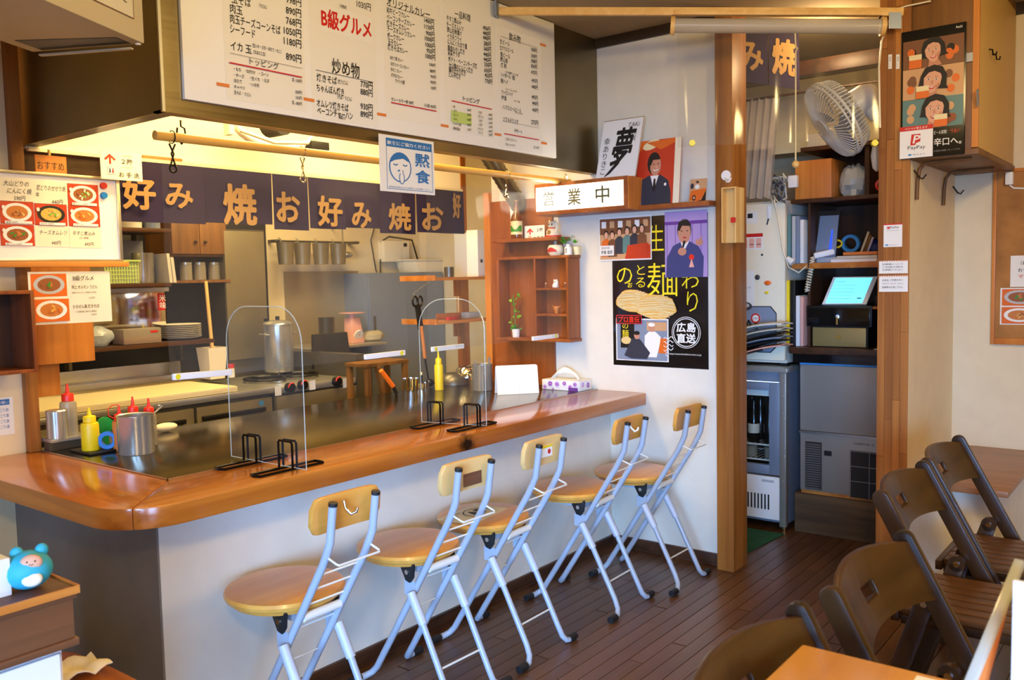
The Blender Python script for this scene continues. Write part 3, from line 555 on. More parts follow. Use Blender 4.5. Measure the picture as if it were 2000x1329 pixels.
# ================================================================== pole with hooks, clips and clear vinyl sheets
PYY = 2.45
a, b = Yp(302, 264, PYY), Yp(1112, 356, PYY)
po = thing('bamboo_pole', 'bamboo pole hanging along the front edge of the hood', 'pole', (a.x, PYY, a.z))
part('pole', MB().cyl(a, b, 0.0145), 'bamboo', po, smooth=40)
for t in (0.04, 0.985):
    q = V(a)+(V(b)-V(a))*t
    part('hanger', MB().tube([(q.x, PYY, HZ+0.004), (q.x, PYY, q.z+0.035), (q.x+0.012, PYY, q.z+0.03), (q.x+0.016, PYY, q.z), (q.x, PYY, q.z-0.018), (q.x-0.016, PYY, q.z), (q.x-0.012, PYY, q.z+0.03)], 0.003, 6), 'wire' if t < .5 else 'chrome', po)
def clip(u, label, steelm='chrome'):
    q = V(a)+(V(b)-V(a))*((Yp(u, 300, PYY).x-a.x)/(b.x-a.x))
    th = thing('hanging_clip', label, 'clip', (q.x, PYY, q.z-0.09), 'clips on the bamboo pole')
    part('ring', MB().tube([(q.x, PYY+0.019*math.cos(t), q.z+0.019*math.sin(t)) for t in [2*PI*i/14 for i in range(14)]], 0.0018, 6, True), steelm, th)
    part('jaw', MB().tube([(q.x-0.010, PYY, q.z-0.02), (q.x+0.004, PYY, q.z-0.05), (q.x-0.008, PYY, q.z-0.085)], 0.003, 6).tube([(q.x+0.010, PYY, q.z-0.02), (q.x-0.004, PYY, q.z-0.05), (q.x+0.008, PYY, q.z-0.085)], 0.003, 6), steelm, th)
    part('loop', MB().tube([(q.x+0.011*math.cos(t), PYY, q.z-0.094+0.011*math.sin(t)) for t in [2*PI*i/12 for i in range(12)]], 0.003, 6, True), steelm, th)
clip(337, 'black wire clip near the left end of the bamboo pole', 'wire'); clip(590, 'steel wire clip at the middle of the bamboo pole'); clip(988, 'steel wire clip right of the mid pole above the bottle')
def vinyl(u0, u1, ztop, zb0, zb1, label, seed):
    x0, x1 = Yp(u0, 700, PYY).x, Yp(u1, 690, PYY).x
    def fn(s, t):
        z = (zb0+(zb1-zb0)*s)*(1-t)+ztop*t
        return (x0+(x1-x0)*s, PYY+0.012*math.sin(9*s+seed)*(1-0.3*t)+0.006*math.sin(23*s+5*t), z)
    th = thing('vinyl_sheet', label, 'vinyl sheet', (x0, PYY, zb0), 'clear vinyl sheets under the pole')
    part('film', MB().grid(fn, 26, 8), 'vinyl', th, smooth=80)
    return th, fn
th, fn = vinyl(333, 795, Yp(590, 335, PYY).z, Yp(337, 742, PYY).z, Yp(792, 694, PYY).z, 'left clear vinyl splash sheet hanging from the bamboo pole', 0.4)
def weight(th, u0, v0, u1, v1, stick):
    p, q = Yp(u0, v0, PYY), Yp(u1, v1, PYY)
    wgt = part('weight_bar', MB().bar(p, q, 0.012, 0.02), 'white_gloss', th, 0.003)
    s = V(p)+(V(q)-V(p))*stick
    part('sticker', MB().cyl((s.x, PYY-0.0064, s.z), (s.x, PYY-0.0072, s.z), 0.0085, n=14), 'sticker_yellow', wgt)
weight(th, 337, 737, 452, 727, 0.07); weight(th, 712, 698, 790, 689, 0.9)
th, fn = vinyl(842, 1092, Yp(985, 372, PYY).z, Yp(845, 684, PYY).z, Yp(1112, 656, PYY).z, 'right clear vinyl splash sheet in front of the bottle shelf', 2.0)
weight(th, 843, 683, 905, 676, 0.1); weight(th, 1040, 662, 1089, 656, 0.9)
# ================================================================== noren curtain behind the hood
NY = 3.21
nr = thing('noren_curtain', 'dark purple noren with tan okonomiyaki lettering hanging behind the griddle', 'curtain', (2.6, NY, 1.58))
zt = HZ-0.02; zb = Yp(600, 446, NY).z
xs = [Yp(u, 400, NY).x for u in (222, 400, 533, 602, 672, 742, 812, 905)]
letters = (('好', 272, 378, 62, 60), ('み', 350, 383, 52, 46), ('焼', 469, 400, 62, 76), ('お', 563, 405, 44, 56), ('好', 645, 413, 46, 56), ('み', 706, 421, 36, 48), ('焼', 781, 424, 42, 50), ('お', 845, 424, 40, 50), ('好', 892, 402, 14, 46))
for i in range(len(xs)-1):
    x0, x1 = xs[i]+0.001, xs[i+1]-0.001
    def fn(s, t, x0=x0, x1=x1, i=i): return (x0+(x1-x0)*s, NY+0.008*math.sin(6*s+i*1.7)*(1-t*.6), zb+0.012*math.sin(i*2.1)+(zt-zb-0.012*math.sin(i*2.1))*t)
    p_ = part('cloth_panel', MB().grid(fn, 10, 4), 'noren', nr, smooth=80, thick=0.0012)
    for (chr_, u, v, wd, hg) in letters:
        q = Yp(u, v, NY-0.0115)
        if x0-0.02 <= q.x < x1+0.02:
            S = Sheet((0, NY-0.0115, 0), (1, 0, 0), (0, 0, 1)); m = (Yp(u, v, NY).x-Yp(u-1, v, NY).x); mz = Yp(u, v, NY).z-Yp(u, v+1, NY).z
            S.text(chr_, q.x, q.z-hg/2*mz, hg*mz, 'tan_letter', wd*m, 0.038, 'c')
            for (nm, mt), mb in S.mbs.items(): part('character', mb, mt, p_, merge=False)
    letters = tuple(l for l in letters if not (x0-0.02 <= Yp(l[1], l[2], NY-0.0115).x < x1+0.02))
# wooden blocks under the hood edge
p, q = Yp(277, 303, 3.235), Yp(355, 340, 3.235)
one('wooden_board', 'orange wood board fixed below the hood beside the toilet sign', 'board', MB().box((p.x, 3.225, q.z), (q.x, 3.24, p.z)), 'orange_wood_x', bevel=0.002)
p, q = Yp(45, 292, 3.28), Yp(200, 345, 3.28)
one('wooden_beam', 'dark wooden beam under the left end of the hood', 'beam', MB().box((1.38, 3.265, q.z-0.03), (q.x+0.5, 3.30, p.z)), 'dark_wood', bevel=0.002)
# ------------------------------------------------------------------ left side: whiteboard with cards, signs
WY = 3.10
pw = [Yp(*q, WY) for q in ((-40, 332), (228, 352), (222, 510), (-40, 507))]
wbt = thing('whiteboard', 'small whiteboard with food photos hanging left of the griddle', 'whiteboard', (pw[2].x-0.2, WY, pw[2].z))
x0, x1, z0, z1 = pw[0].x, pw[1].x, (pw[2].z+pw[3].z)/2, (pw[0].z+pw[1].z)/2
part('board', MB().box((x0, WY+0.004, z0), (x1, WY+0.014, z1)), 'white_gloss', wbt)
part('frame', MB().box((x0-.008, WY-0.004, z1-0.004), (x1+.008, WY+0.016, z1+0.008)).box((x1-0.004, WY-0.004, z0), (x1+0.008, WY+0.016, z1)).box((x0-.008, WY-0.004, z0-.004), (x1+.008, WY+0.016, z0+.004)), 'alu', wbt, 0.002)
part('tray', MB().box((x0-.01, WY-0.03, z0-0.024), (x1+.014, WY+0.016, z0-.005)), 'orange_wood_x', wbt, 0.002)
def card(u0, v0, u1, v1, label, fill):
    p, q = Yp(u0, v1, WY+0.003), Yp(u1, v0, WY+0.003); th = thing('menu_card', label, 'menu card', (p.x, WY, p.z), 'cards on the whiteboard')
    S = Sheet((p.x, WY+0.003, p.z), (1, 0, 0), (0, 0, 1)); W, H = q.x-p.x, q.z-p.z; fill(S, W, H); S.finish(th)
def hand(lines):
    def f(S, W, H):
        S.slab(W, H, 0.0006, 'paper_warm')
        for (t, x, y, h) in lines: S.text(t, W*x, H*y, H*h, bold=0.0, slant=0.15, cond=.8, maxw=W*(.93-x))
    return f
def foto(bg, plate, foods, seed, cap):
    def f(S, W, H):
        S.slab(W, H, 0.0006, bg); S.dish(0.001, 0.001, W-.002, H-.002, bg, plate, foods, seed); S.rect(W*.12, H*.02, W*.8, H*.12, 'white'); S.text(cap, W*.15, H*.03, H*.09, bold=0, maxw=W*.7)
        S.oval(W*.1, H*.72, W*.05, H*.09, 'paper', 'photo')
    return f
card(0, 350, 64, 394, 'handwritten garlic chicken card, top left on the whiteboard', hand([('大山どりの', .12, .66, .22), ('にんにく焼', .22, .36, .22), ('590円', .4, .08, .2)]))
card(67, 356, 131, 400, 'handwritten grilled neck meat card, top middle on the whiteboard', hand([('若どりのせせり焼', .08, .6, .21), ('塩', .05, .35, .15), ('440円', .5, .06, .2)]))
card(133, 362, 191, 401, 'photo card of a pale meat dish, top right on the whiteboard', foto('photo_red', 'white', ('food3', 'offwhite', 'leaf2'), 3, '豚しゃぶ 580円'))
card(1, 395, 65, 437, 'photo card of fried chicken on a white plate, left of the middle row', foto('photo_red', 'white', ('food1', 'food3', 'noodle'), 4, '唐揚 490円'))
card(69, 400, 130, 440, 'photo card with a black plate on the whiteboard', foto('photo_red', 'black', ('food2', 'noodle', 'leaf2'), 5, 'せせり 440円'))
card(135, 404, 194, 442, 'photo card of red sauce noodles, right of the middle row', foto('photo_red', 'white', ('food1', 'photo_orange', 'food2'), 6, 'ナポリタン'))
card(2, 440, 66, 480, 'photo card of green and brown noodles, bottom left on the whiteboard', foto('photo_red', 'white', ('food3', 'leaf', 'food1'), 7, '焼うどん 600円'))
card(70, 443, 134, 482, 'handwritten cheese omelette card, bottom middle on the whiteboard', hand([('チーズオムレツ', .12, .58, .22), ('440円', .45, .1, .2)]))
card(137, 445, 196, 484, 'handwritten beef stew card, bottom right on the whiteboard', hand([('牛すじ煮込み', .1, .6, .2), ('（ポン酢味）', .3, .42, .11), ('495円', .45, .08, .2)]))
for (u, v, mt, lb) in ((202, 363, 'red', 'round red magnet on the whiteboard'), (203, 382, 'tape_blue', 'round blue magnet on the whiteboard')):
    p = Yp(u, v, WY); one('magnet', lb, 'magnet', MB().cyl((p.x, WY+0.0035, p.z), (p.x, WY-0.006, p.z), 0.0125, 0.011, 20), mt, 'magnets on the whiteboard', smooth=40)
# おすすめ wooden sign, toilet sign
p, q = Yp(70, 337, 3.12), Yp(129, 307, 3.12); th = thing('wooden_sign', 'small wooden sign hanging above the whiteboard', 'sign', (p.x, 3.12, p.z))
S = Sheet((p.x, 3.12, p.z), (1, 0, 0), (0, 0, 1)); S.slab(q.x-p.x, q.z-p.z, 0.01, 'orange_wood_x', 'board'); S.text('おすすめ', 0.006, 0.012, 0.028, 'dark_brown_paint', q.x-p.x-0.015, 0.0); S.finish(th)
part('hook', MB().cyl((p.x+0.05, 3.125, q.z), (p.x+0.05, 3.125, q.z+0.02), 0.005, n=8), 'gold', th)
def toilet(p, q, y, label, name='toilet_sign'):
    th = thing(name, label, 'sign', (p.x, y, p.z)); S = Sheet((p.x, y, p.z), (1, 0, 0), (0, 0, 1)); W, H = q.x-p.x, q.z-p.z
    S.slab(W, H, 0.003, 'paper_warm'); S.poly([(W*.22, H*.92), (W*.08, H*.72), (W*.13, H*.68), (W*.2, H*.79), (W*.2, H*.55), (W*.25, H*.55), (W*.25, H*.79), (W*.32, H*.68), (W*.37, H*.72)], 'bright_red')
    S.rect(W*.16, H*.18, W*.17, H*.27, 'grey'); S.rect(W*.17, H*.195, W*.15, H*.24, 'white')
    for k, m_ in ((.21, 'ink'), (.28, 'red')): S.oval(W*k, H*.38, W*.016, H*.028, m_); S.rect(W*(k-.018), H*.23, W*.036, H*.12, m_)
    S.text('２階', W*.5, H*.58, H*.2, w_=W*.27); S.text('この上の', W*.5, H*.85, H*.08, w_=W*.27, bold=0); S.text('トイレがあります', W*.5, H*.44, H*.07, w_=W*.27, bold=0); S.text('お 手 洗', W*.42, H*.1, H*.2, w_=W*.5); return S.finish(th)
toilet(Yp(198, 349, 3.07), Yp(276, 302, 3.07), 3.07, 'white second-floor toilet sign with red arrow under the hood')
# food sheet, box shelf, small cabinet, wall notice
p, q = Yp(60, 636, 3.08), Yp(214, 530, 3.08); th = thing('food_photo_sheet', 'white sheet with two noodle plate photos below the whiteboard', 'menu', (p.x, 3.08, p.z))
S = Sheet((p.x, 3.08, p.z), (1, 0, 0), (0, 0, 1)); W, H = q.x-p.x, q.z-p.z; S.slab(W, H, 0.001, 'paper_warm')
S.dish(W*.03, H*.53, W*.42, H*.43, 'photo_orange', 'grey_light', ('food3', 'leaf', 'food1'), 9); S.dish(W*.04, H*.05, W*.42, H*.43, 'photo_orange', 'white', ('food1', 'food2', 'photo_orange'), 10)
S.text('B級グルメ', W*.52, H*.82, H*.1, w_=W*.26); S.text('特上 ホルモン うどん', W*.5, H*.66, H*.075, w_=W*.32); S.text('国産牛ホルモンと特製だれ使用', W*.5, H*.57, H*.035, w_=W*.3, bold=0); S.text('1150円', W*.7, H*.46, H*.04, bold=0); S.text('ひるぜん風 焼きそば', W*.5, H*.28, H*.075, w_=W*.33); S.text('北海道産鶏と味噌 大山鶏使用', W*.54, H*.2, H*.035, w_=W*.25, bold=0); S.text('930円', W*.72, H*.13, H*.04, bold=0); S.finish(th)
bs = thing('box_shelf', 'open brown wooden box shelf at the left edge of the counter', 'shelf', (1.2, 3.0, 1.06))
p, q = Yp(-60, 740, 3.0), Yp(66, 567, 3.0)
part('back', MB().box((p.x, 3.16, p.z+.01), (q.x, 3.17, q.z)), 'dark_wood_z', bs)
for nm, a, b in (('side', (q.x-0.012, 3.0, p.z), (q.x, 3.16, q.z)), ('side', (p.x, 3.0, p.z), (p.x+0.012, 3.16, q.z)), ('top', (p.x+.0121, 3.0, q.z-0.012), (q.x-.0121, 3.16, q.z)), ('bottom', (p.x+.0121, 3.0, p.z), (q.x-.0121, 3.16, p.z+0.012))):
    part(nm, MB().box(a, b), 'post_dark', bs, 0.001)
lc = thing('side_cabinet', 'orange wooden cabinet box behind the food photo sheet', 'cabinet', (1.53, 3.4, 1.05))
p, q = Yp(66, 718, 3.36), Yp(176, 515, 3.36)
part('body', MB().box((p.x, 3.36, Yp(170, 706, 3.36).z), (q.x, 3.62, q.z)), 'orange_wood', lc, 0.003)
part('foot_board', MB().box((p.x, 3.40, ZT+0.16), (Yp(115, 700, 3.4).x, 3.43, Yp(170, 708, 3.36).z)), 'orange_wood', lc)
p, q = Yp(-30, 856, 3.197), Yp(25, 775, 3.197); th = thing('wall_notice', 'blue and white paper notice on the wall at the left edge', 'notice', (p.x, 3.197, p.z))
S = Sheet((p.x, 3.1985, p.z), (1, 0, 0), (0, 0, 1)); W, H = q.x-p.x, q.z-p.z; S.slab(W, H, 0.0006, 'paper'); S.rect(W*.05, H*.8, W*.83, H*.15, 'blue_ink'); S.text('お願い', W*.5, H*.83, H*.08, 'white', bold=0)
for k in range(4): S.text('にごり酒', W*.45, H*(.62-.15*k), H*.09, 'blue_ink', W*.38, 0.0)
S.finish(th)

# ------------------------------------------------------------------ kitchen: cold table, cutting board, stove
CY = 3.77
cts = thing('cold_table', 'stainless refrigerated work table behind the griddle', 'refrigerator', (2.1, 4.1, 0))
CX0, CX1 = 1.45, Yp(537, 800, CY).x
part('top', MB().box((CX0, CY, 0.775), (CX1, 4.42, 0.805)), 'steel', cts, 0.006)
part('body', MB().box((CX0+.005, CY+0.03, 0.1), (CX1-.005, 4.40, 0.774)), 'steel_dark', cts)
part('backsplash', MB().box((CX0, 4.39, 0.806), (Yp(352, 740, 4.4).x, 4.42, 0.93)), 'alu', cts, 0.003); part('ledge', MB().box((CX0, 4.33, 0.806), (Yp(352, 740, 4.35).x, 4.388, 0.865)), 'alu', cts, 0.003)
n = 3; wd = (CX1-CX0)/n
for i in range(n):
    d = part('door', MB().box((CX0+wd*i+.008, CY+0.008, 0.2), (CX0+wd*(i+1)-.008, CY+0.029, 0.755)), 'steel_kitchen', cts, 0.004)
    part('handle', MB().box((CX0+wd*i+.03, CY-0.012, 0.69), (CX0+wd*(i+1)-.06, CY+0.007, 0.712)), 'black', d, 0.004)
p = Yp(512, 788, CY); part('badge', MB().cyl((p.x, CY+0.008, p.z), (p.x, CY+0.004, p.z), 0.014, n=18), 'sky_blue', cts)
for i in range(4): part('foot', MB().cyl((CX0+.06+(i % 2)*(CX1-CX0-.12), CY+.1+(i//2)*.48, 0), (CX0+.06+(i % 2)*(CX1-CX0-.12), CY+.1+(i//2)*.48, 0.1), 0.02, n=10), 'steel', cts)
bz = 0.8065
b1, b2 = Zp(130, 804, bz+.025), Zp(462, 755, bz+.025)
one('cutting_board', 'long cream cutting board on the cold table', 'cutting board', MB().box((b1.x-0.1, CY+0.015, bz), (b2.x, 4.325, bz+0.028)), 'cream', bevel=0.006)
sx0, sx1 = Yp(537, 790, CY).x+.006, Yp(694, 760, CY).x
st = thing('gas_stove', 'stainless gas stove with black and red knobs', 'stove', ((sx0+sx1)/2, 4.0, 0))
part('body', MB().box((sx0, CY+0.02, 0.1), (sx1, 4.42, 0.765)), 'steel_dark', st); part('top', MB().box((sx0, CY-0.01, 0.766), (sx1, 4.42, 0.80)), 'steel', st, 0.008)
part('control_panel', MB().box((sx0, CY-0.012, 0.64), (sx1, CY+0.019, 0.755)), 'steel_kitchen', st, 0.004); part('front_rail', MB().box((sx0, CY-0.05, 0.61), (sx1, CY+0.019, 0.638)), 'steel', st, 0.006)
part('leg_panel', MB().box((sx0, CY+0.02, 0.0), (sx0+.03, 4.4, 0.099)).box((sx1-.03, CY+0.02, 0), (sx1, 4.4, 0.099)), 'steel_dark', st)
for u, v in ((563, 757), (588, 752), (655, 745)):
    p = Yp(u, v, CY-.012); kn = part('knob', MB().cyl((p.x, CY-0.012, p.z), (p.x, CY-0.045, p.z), 0.026, 0.023, 18), 'black', st, smooth=40)
    part('knob_mark', MB().tube([(p.x+0.024*math.cos(t), CY-0.046, p.z+0.024*math.sin(t)) for t in [PI*.35+PI*.6*i/6 for i in range(7)]], 0.004, 6), 'red', kn)
for u, v, mt in ((543, 762, 'paper'), (610, 751, 'paper'), (675, 747, 'paper')):
    p = Yp(u, v, CY-.0125); part('label_plate', MB().box((p.x-.02, CY-.0135, p.z-.03), (p.x+.02, CY-.0122, p.z+.02)), mt, st)
for k in (0.3, 0.72):
    bx = sx0+(sx1-sx0)*k; part('burner_grate', MB().tube([(bx+0.11*math.cos(t), 4.08+0.11*math.sin(t), 0.816) for t in [2*PI*i/20 for i in range(20)]], 0.008, 6, True).bar((bx-.11, 4.08, .814), (bx+.11, 4.08, .814), .012, .014).bar((bx, 3.97, .814), (bx, 4.19, .814), .012, .014), 'black', st)
p, q = Yp(612, 720, 4.14), Yp(688, 648, 4.14)
one('square_pan', 'blackened square pan standing up on the stove', 'pan', MB().prism([(p.x-.01, 4.12, .828), (q.x-.03, 4.12, .828), (q.x-.03, 4.15, q.z), (p.x+.02, 4.15, q.z)], (0, .025, .0)), 'charcoal', bevel=0.006)
pn = thing('stove_side_panel', 'steel side column right of the gas stove', 'panel', (sx1+.03, 4.0, 0)); part('panel', MB().box((sx1+.002, CY-.01, 0.0), (sx1+.07, 4.42, 0.93)), 'steel_dark', pn, 0.004)
# pots and shelf behind the stove
SYB = 4.47
def pot(name, label, c, r, h, mat='steel', cat='pot', lid=False, handles=True, group=None, wall=0.003):
    th = thing(name, label, cat, c, group); c = V(c)
    part('body', MB().lathe([(0, 0), (r*.97, 0), (r, .006), (r, h), (r*1.03, h+.003), (r*1.03, h+.006), (r-wall, h+.003), (r-wall, .008), (0, .006)], c, 28), mat, th, smooth=35)
    if lid: part('lid', MB().lathe([(r*1.02, h+.007), (r*.9, h+.02), (r*.3, h+.03), (.0, h+.031)], c, 24), mat, th, smooth=50); part('lid_knob', MB().cyl(c+V((0, 0, h+.03)), c+V((0, 0, h+.052)), .012, n=10), 'black', th)
    if handles:
        for s in (-1, 1): part('handle', MB().tube([c+V((s*r, -.03, h*.8)), c+V((s*(r+.025), -.025, h*.82)), c+V((s*(r+.025), .025, h*.82)), c+V((s*r, .03, h*.8))], .005, 6), mat, th)
    return th
p = Yp(543, 652, 4.25); pot('stock_pot', 'steel lidded stock pot on the left rear of the stove', (p.x, 4.25, .826), .085, max(.1, p.z+.05-.826), 'steel', lid=True)
shelfz = Yp(730, 668, 4.35).z
sh = thing('steel_shelf', 'stainless shelf behind the stove holding the pink scale', 'shelf', (3.5, 4.4, shelfz-.02)); a, b = Yp(600, 680, 4.3), Yp(752, 668, 4.3)
part('board', MB().box((a.x, 4.28, shelfz-.018), (b.x, 4.695, shelfz)), 'steel', sh, 0.004); part('bracket', MB().box((a.x+.02, 4.60, shelfz-.2), (a.x+.04, 4.695, shelfz-.019)).box((b.x-.04, 4.60, shelfz-.2), (b.x-.02, 4.695, shelfz-.019)), 'steel_dark', sh)
p = Yp(638, 640, 4.45); pot('saucepan', 'small dark steel pot on the shelf beside the scale', (p.x, 4.45, shelfz), .052, Yp(638, 622, 4.45).z-shelfz, 'steel_dark', handles=False)
p = Yp(690, 640, 4.42); scl = thing('kitchen_scale', 'pink kitchen scale with a round dial', 'scale', (p.x, 4.42, shelfz)); zt_ = Yp(690, 612, 4.42).z
part('body', MB().prism([(p.x-.055, 4.37, shelfz), (p.x+.055, 4.37, shelfz), (p.x+.035, 4.39, zt_-.03), (p.x-.035, 4.39, zt_-.03)], (0, .08, 0)), 'pink', scl, 0.006)
part('dial', MB().cyl((p.x, 4.377, shelfz+.055), (p.x, 4.366, shelfz+.05), .036, n=24), 'paper', scl); part('needle', MB().box((p.x-.002, 4.362, shelfz+.05), (p.x+.002, 4.3645, shelfz+.08)), 'red', scl); part('pan', MB().lathe([(0, zt_-.03), (.02, zt_-.03), (.02, zt_-.006), (.085, zt_), (.085, zt_+.004), (0, zt_-.002)], (p.x, 4.43, 0), 24), 'pink', scl, smooth=40)
p = Yp(728, 655, 4.42); one('plastic_bag', 'crumpled clear bag of white stuff beside the scale', 'bag', crumple((p.x, 4.42, shelfz+.0), .09, .06, .075, 3), 'vinyl_bag', smooth=40)
# steel backsplash wall, cabinet fridge, bluish steel cabinet
one('steel_backsplash', 'brushed steel sheet on the wall behind the stove', 'wall panel', MB().box((Yp(560, 600, 4.70).x, 4.700, 0.8), (Yp(702, 600, 4.7).x, 4.7195, Yp(650, 530, 4.7).z)), 'steel_splash')
a, b = Yp(448, 760, 4.43), Yp(515, 450, 4.43)
rf = thing('upright_refrigerator', 'tall dark stainless refrigerator in the kitchen', 'refrigerator', (a.x, 4.4, 0))
part('body', MB().box((a.x, 4.43, 0.02), (b.x, 4.699, b.z)), 'steel_dark', rf); part('door', MB().box((a.x+.005, 4.424, 0.9), (b.x-.005, 4.4295, b.z-.01)), 'steel_kitchen', rf, 0.003); part('hinge', MB().box((b.x-.03, 4.416, 1.1), (b.x-.008, 4.4235, 1.13)), 'black', rf)
a, b = Yp(702, 690, 4.46), Yp(832, 532, 4.46)
sc2 = thing('steel_cabinet', 'bluish steel cabinet at the right back of the kitchen', 'cabinet', (a.x+.2, 4.5, 0)); a.x = Yp(752, 668, 4.3).x-.11; part('body', MB().box((a.x+.12, 4.47, 0.0), (min(b.x+.3, 4.88), 4.71, b.z)), 'steel_blue', sc2, 0.004); CABZ = b.z; part('door', MB().box((a.x+.13, 4.458, 0.3), (b.x-.01, 4.4695, b.z-.01)), 'steel_blue', sc2, 0.003)
part('handle', MB().box((a.x+.16, 4.45, .95), (a.x+.175, 4.4575, 1.1)), 'steel_dark', sc2)
# ------------------------------------------------------------------ shelves on the kitchen's left
KY = 4.15
def kshelf(u0, v0, u1, v1, label, y=KY, d=.3, mat='dark_wood'):
    a, b = Yp(u0, v0, y), Yp(u1, v1, y); z = (a.z+b.z)/2
    th = thing('wall_shelf', label, 'shelf', ((a.x+b.x)/2, y, z), 'kitchen wall shelves'); part('board', MB().box((a.x, y, z-.02), (b.x, y+d, z)), mat, th, 0.002)
    part('bracket', MB().box((a.x+.04, y+d-.05, z-.12), (a.x+.055, y+d, z-.0205)).box((b.x-.055, y+d-.05, z-.12), (b.x-.04, y+d, z-.0205)), 'steel_dark', th); return z, a.x, b.x
z_up, *_ = kshelf(180, 443, 335, 446, 'upper dark wall shelf with enamel pots behind the whiteboard')
z_mid, *_ = kshelf(150, 552, 335, 556, 'middle dark wall shelf with green basket and steel pot')
z_low, lx0, lx1 = kshelf(165, 675, 420, 668, 'lower dark wall shelf with plates and container')
c = Yp(250, 420, KY+.1); pot('enamel_pot', 'white enamel pot on the upper kitchen shelf', (c.x, KY+.1, z_up), .062, .09, 'offwhite', handles=False); c = Yp(296, 425, KY+.1); pot('small_saucepan', 'small bluish pan on the upper kitchen shelf', (c.x, KY+.1, z_up), .04, .05, 'steel_blue', handles=False)
# green basket
c = Yp(222, 540, KY+.12); gb = thing('plastic_basket', 'pale green plastic basket on the middle kitchen shelf', 'basket', (c.x, KY+.12, z_mid))
bw, bd, bh = .085, .08, Yp(222, 508, KY+.05).z-z_mid
part('rim', MB().box((c.x-bw-.012, KY+.03, z_mid+bh-.008), (c.x+bw+.012, KY+.045, z_mid+bh)).box((c.x-bw-.012, KY+.19, z_mid+bh-.008), (c.x+bw+.012, KY+.205, z_mid+bh)).box((c.x-bw-.012, KY+.046, z_mid+bh-.008), (c.x-bw, KY+.189, z_mid+bh)).box((c.x+bw, KY+.046, z_mid+bh-.008), (c.x+bw+.012, KY+.189, z_mid+bh)), 'highlight_green', gb)
ms = MB()
for i in range(13): x = c.x-bw+2*bw*i/12; ms.box((x-.0025, KY+.037, z_mid), (x+.0025, KY+.041, z_mid+bh-.009))
for j in range(6): z = z_mid+.004+(bh-.02)*j/5; ms.box((c.x-bw, KY+.0365, z), (c.x+bw, KY+.0415, z+.004))
part('lattice', ms, 'highlight_green', gb, merge=False); part('liner', MB().box((c.x-bw+.002, KY+.045, z_mid), (c.x+bw-.002, KY+.19, z_mid+bh-.012)), 'paper_warm', gb)
c = Yp(279, 520, KY+.14); pot('tall_pot', 'tall steel pot on the middle kitchen shelf', (c.x, KY+.14, z_mid), .053, Yp(279, 497, KY+.14).z-z_mid, 'steel', handles=False)
c = Yp(262, 482, KY+.2); one('grey_box', 'grey box behind the tall pot on the middle shelf', 'box', MB().box((c.x-.05, KY+.22, z_mid), (c.x+.06, KY+.28, Yp(262, 470, KY+.2).z)), 'grey', bevel=0.003)
c = Yp(318, 520, KY+.1)
for i, dx in enumerate((0, .022)): one('file_folder', ('pale file leaning left beside the tall steel pot', 'pale file leaning right beside the tall steel pot')[i], 'file', MB().prism([(c.x+dx, KY+.04, z_mid), (c.x+dx+.016, KY+.04, z_mid), (c.x+dx+.004, KY+.04, z_mid+.15-.02*i), (c.x+dx-.012, KY+.04, z_mid+.15-.02*i)], (0, .2, 0)), 'offwhite', 'files on the kitchen shelf')
# shiny steel box on the lower shelf, container, plates
a, b = Yp(205, 640, KY+.16), Yp(322, 556, KY+.16)
sb = thing('steel_ricebox', 'shiny stainless box with red characters under the middle shelf', 'box', (a.x, KY+.2, z_low)); part('box', MB().box((a.x-.06, KY+.16, z_low), (b.x, KY+.28, z_mid-.022)), 'chrome', sb, 0.01); part('flange', MB().box((a.x-.06, KY+.14, z_mid-.045), (b.x+.01, KY+.158, z_mid-.024)), 'steel', sb)
S = Sheet((b.x-.045, KY+.1595, z_low+.16), (1, 0, 0), (0, 0, 1)); S.rect(0, 0, .04, .09, 'red_ink'); S.text('米\n味', .008, .008, .075, 'paper'); S.finish(sb)
a, b = Yp(240, 670, KY+.03), Yp(313, 643, KY+.03)
fc = thing('food_container', 'clear container of brown crumbs on the lower kitchen shelf', 'container', (a.x, KY+.06, z_low)); part('tub', MB().box((a.x, KY+.02, z_low+.001), (b.x, KY+.13, z_low+.078)), 'bottle_plastic', fc, 0.006); part('contents', MB().box((a.x+.006, KY+.026, z_low+.003), (b.x-.006, KY+.124, z_low+.032)), 'food1', fc); part('label', MB().box((b.x-.06, KY+.0185, z_low+.055), (b.x-.02, KY+.0195, z_low+.065)), 'red', fc)
c = Yp(352, 662, KY+.15)
for i in range(8):
    z = z_low+.002+i*.0095; one('plate', ('bottom', 'second lowest', 'third lowest', 'fourth lowest', 'fourth highest', 'third highest', 'second highest', 'topmost')[i]+' white plate of the stack on the kitchen shelf', 'plate',
        MB().lathe([(0, z), (.06, z), (.104, z+.012), (.105, z+.015), (.058, z+.005), (0, z+.004)], (c.x, KY+.14, 0), 32), 'offwhite', 'plates stacked on the lower kitchen shelf', smooth=40)
a = Yp(175, 655, KY+.05); one('clear_bag', 'hazy plastic bag at the left end of the lower kitchen shelf', 'bag', crumple((a.x+.05, KY+.08, z_low), .08, .06, .10, 5), 'bag_plastic', smooth=60)
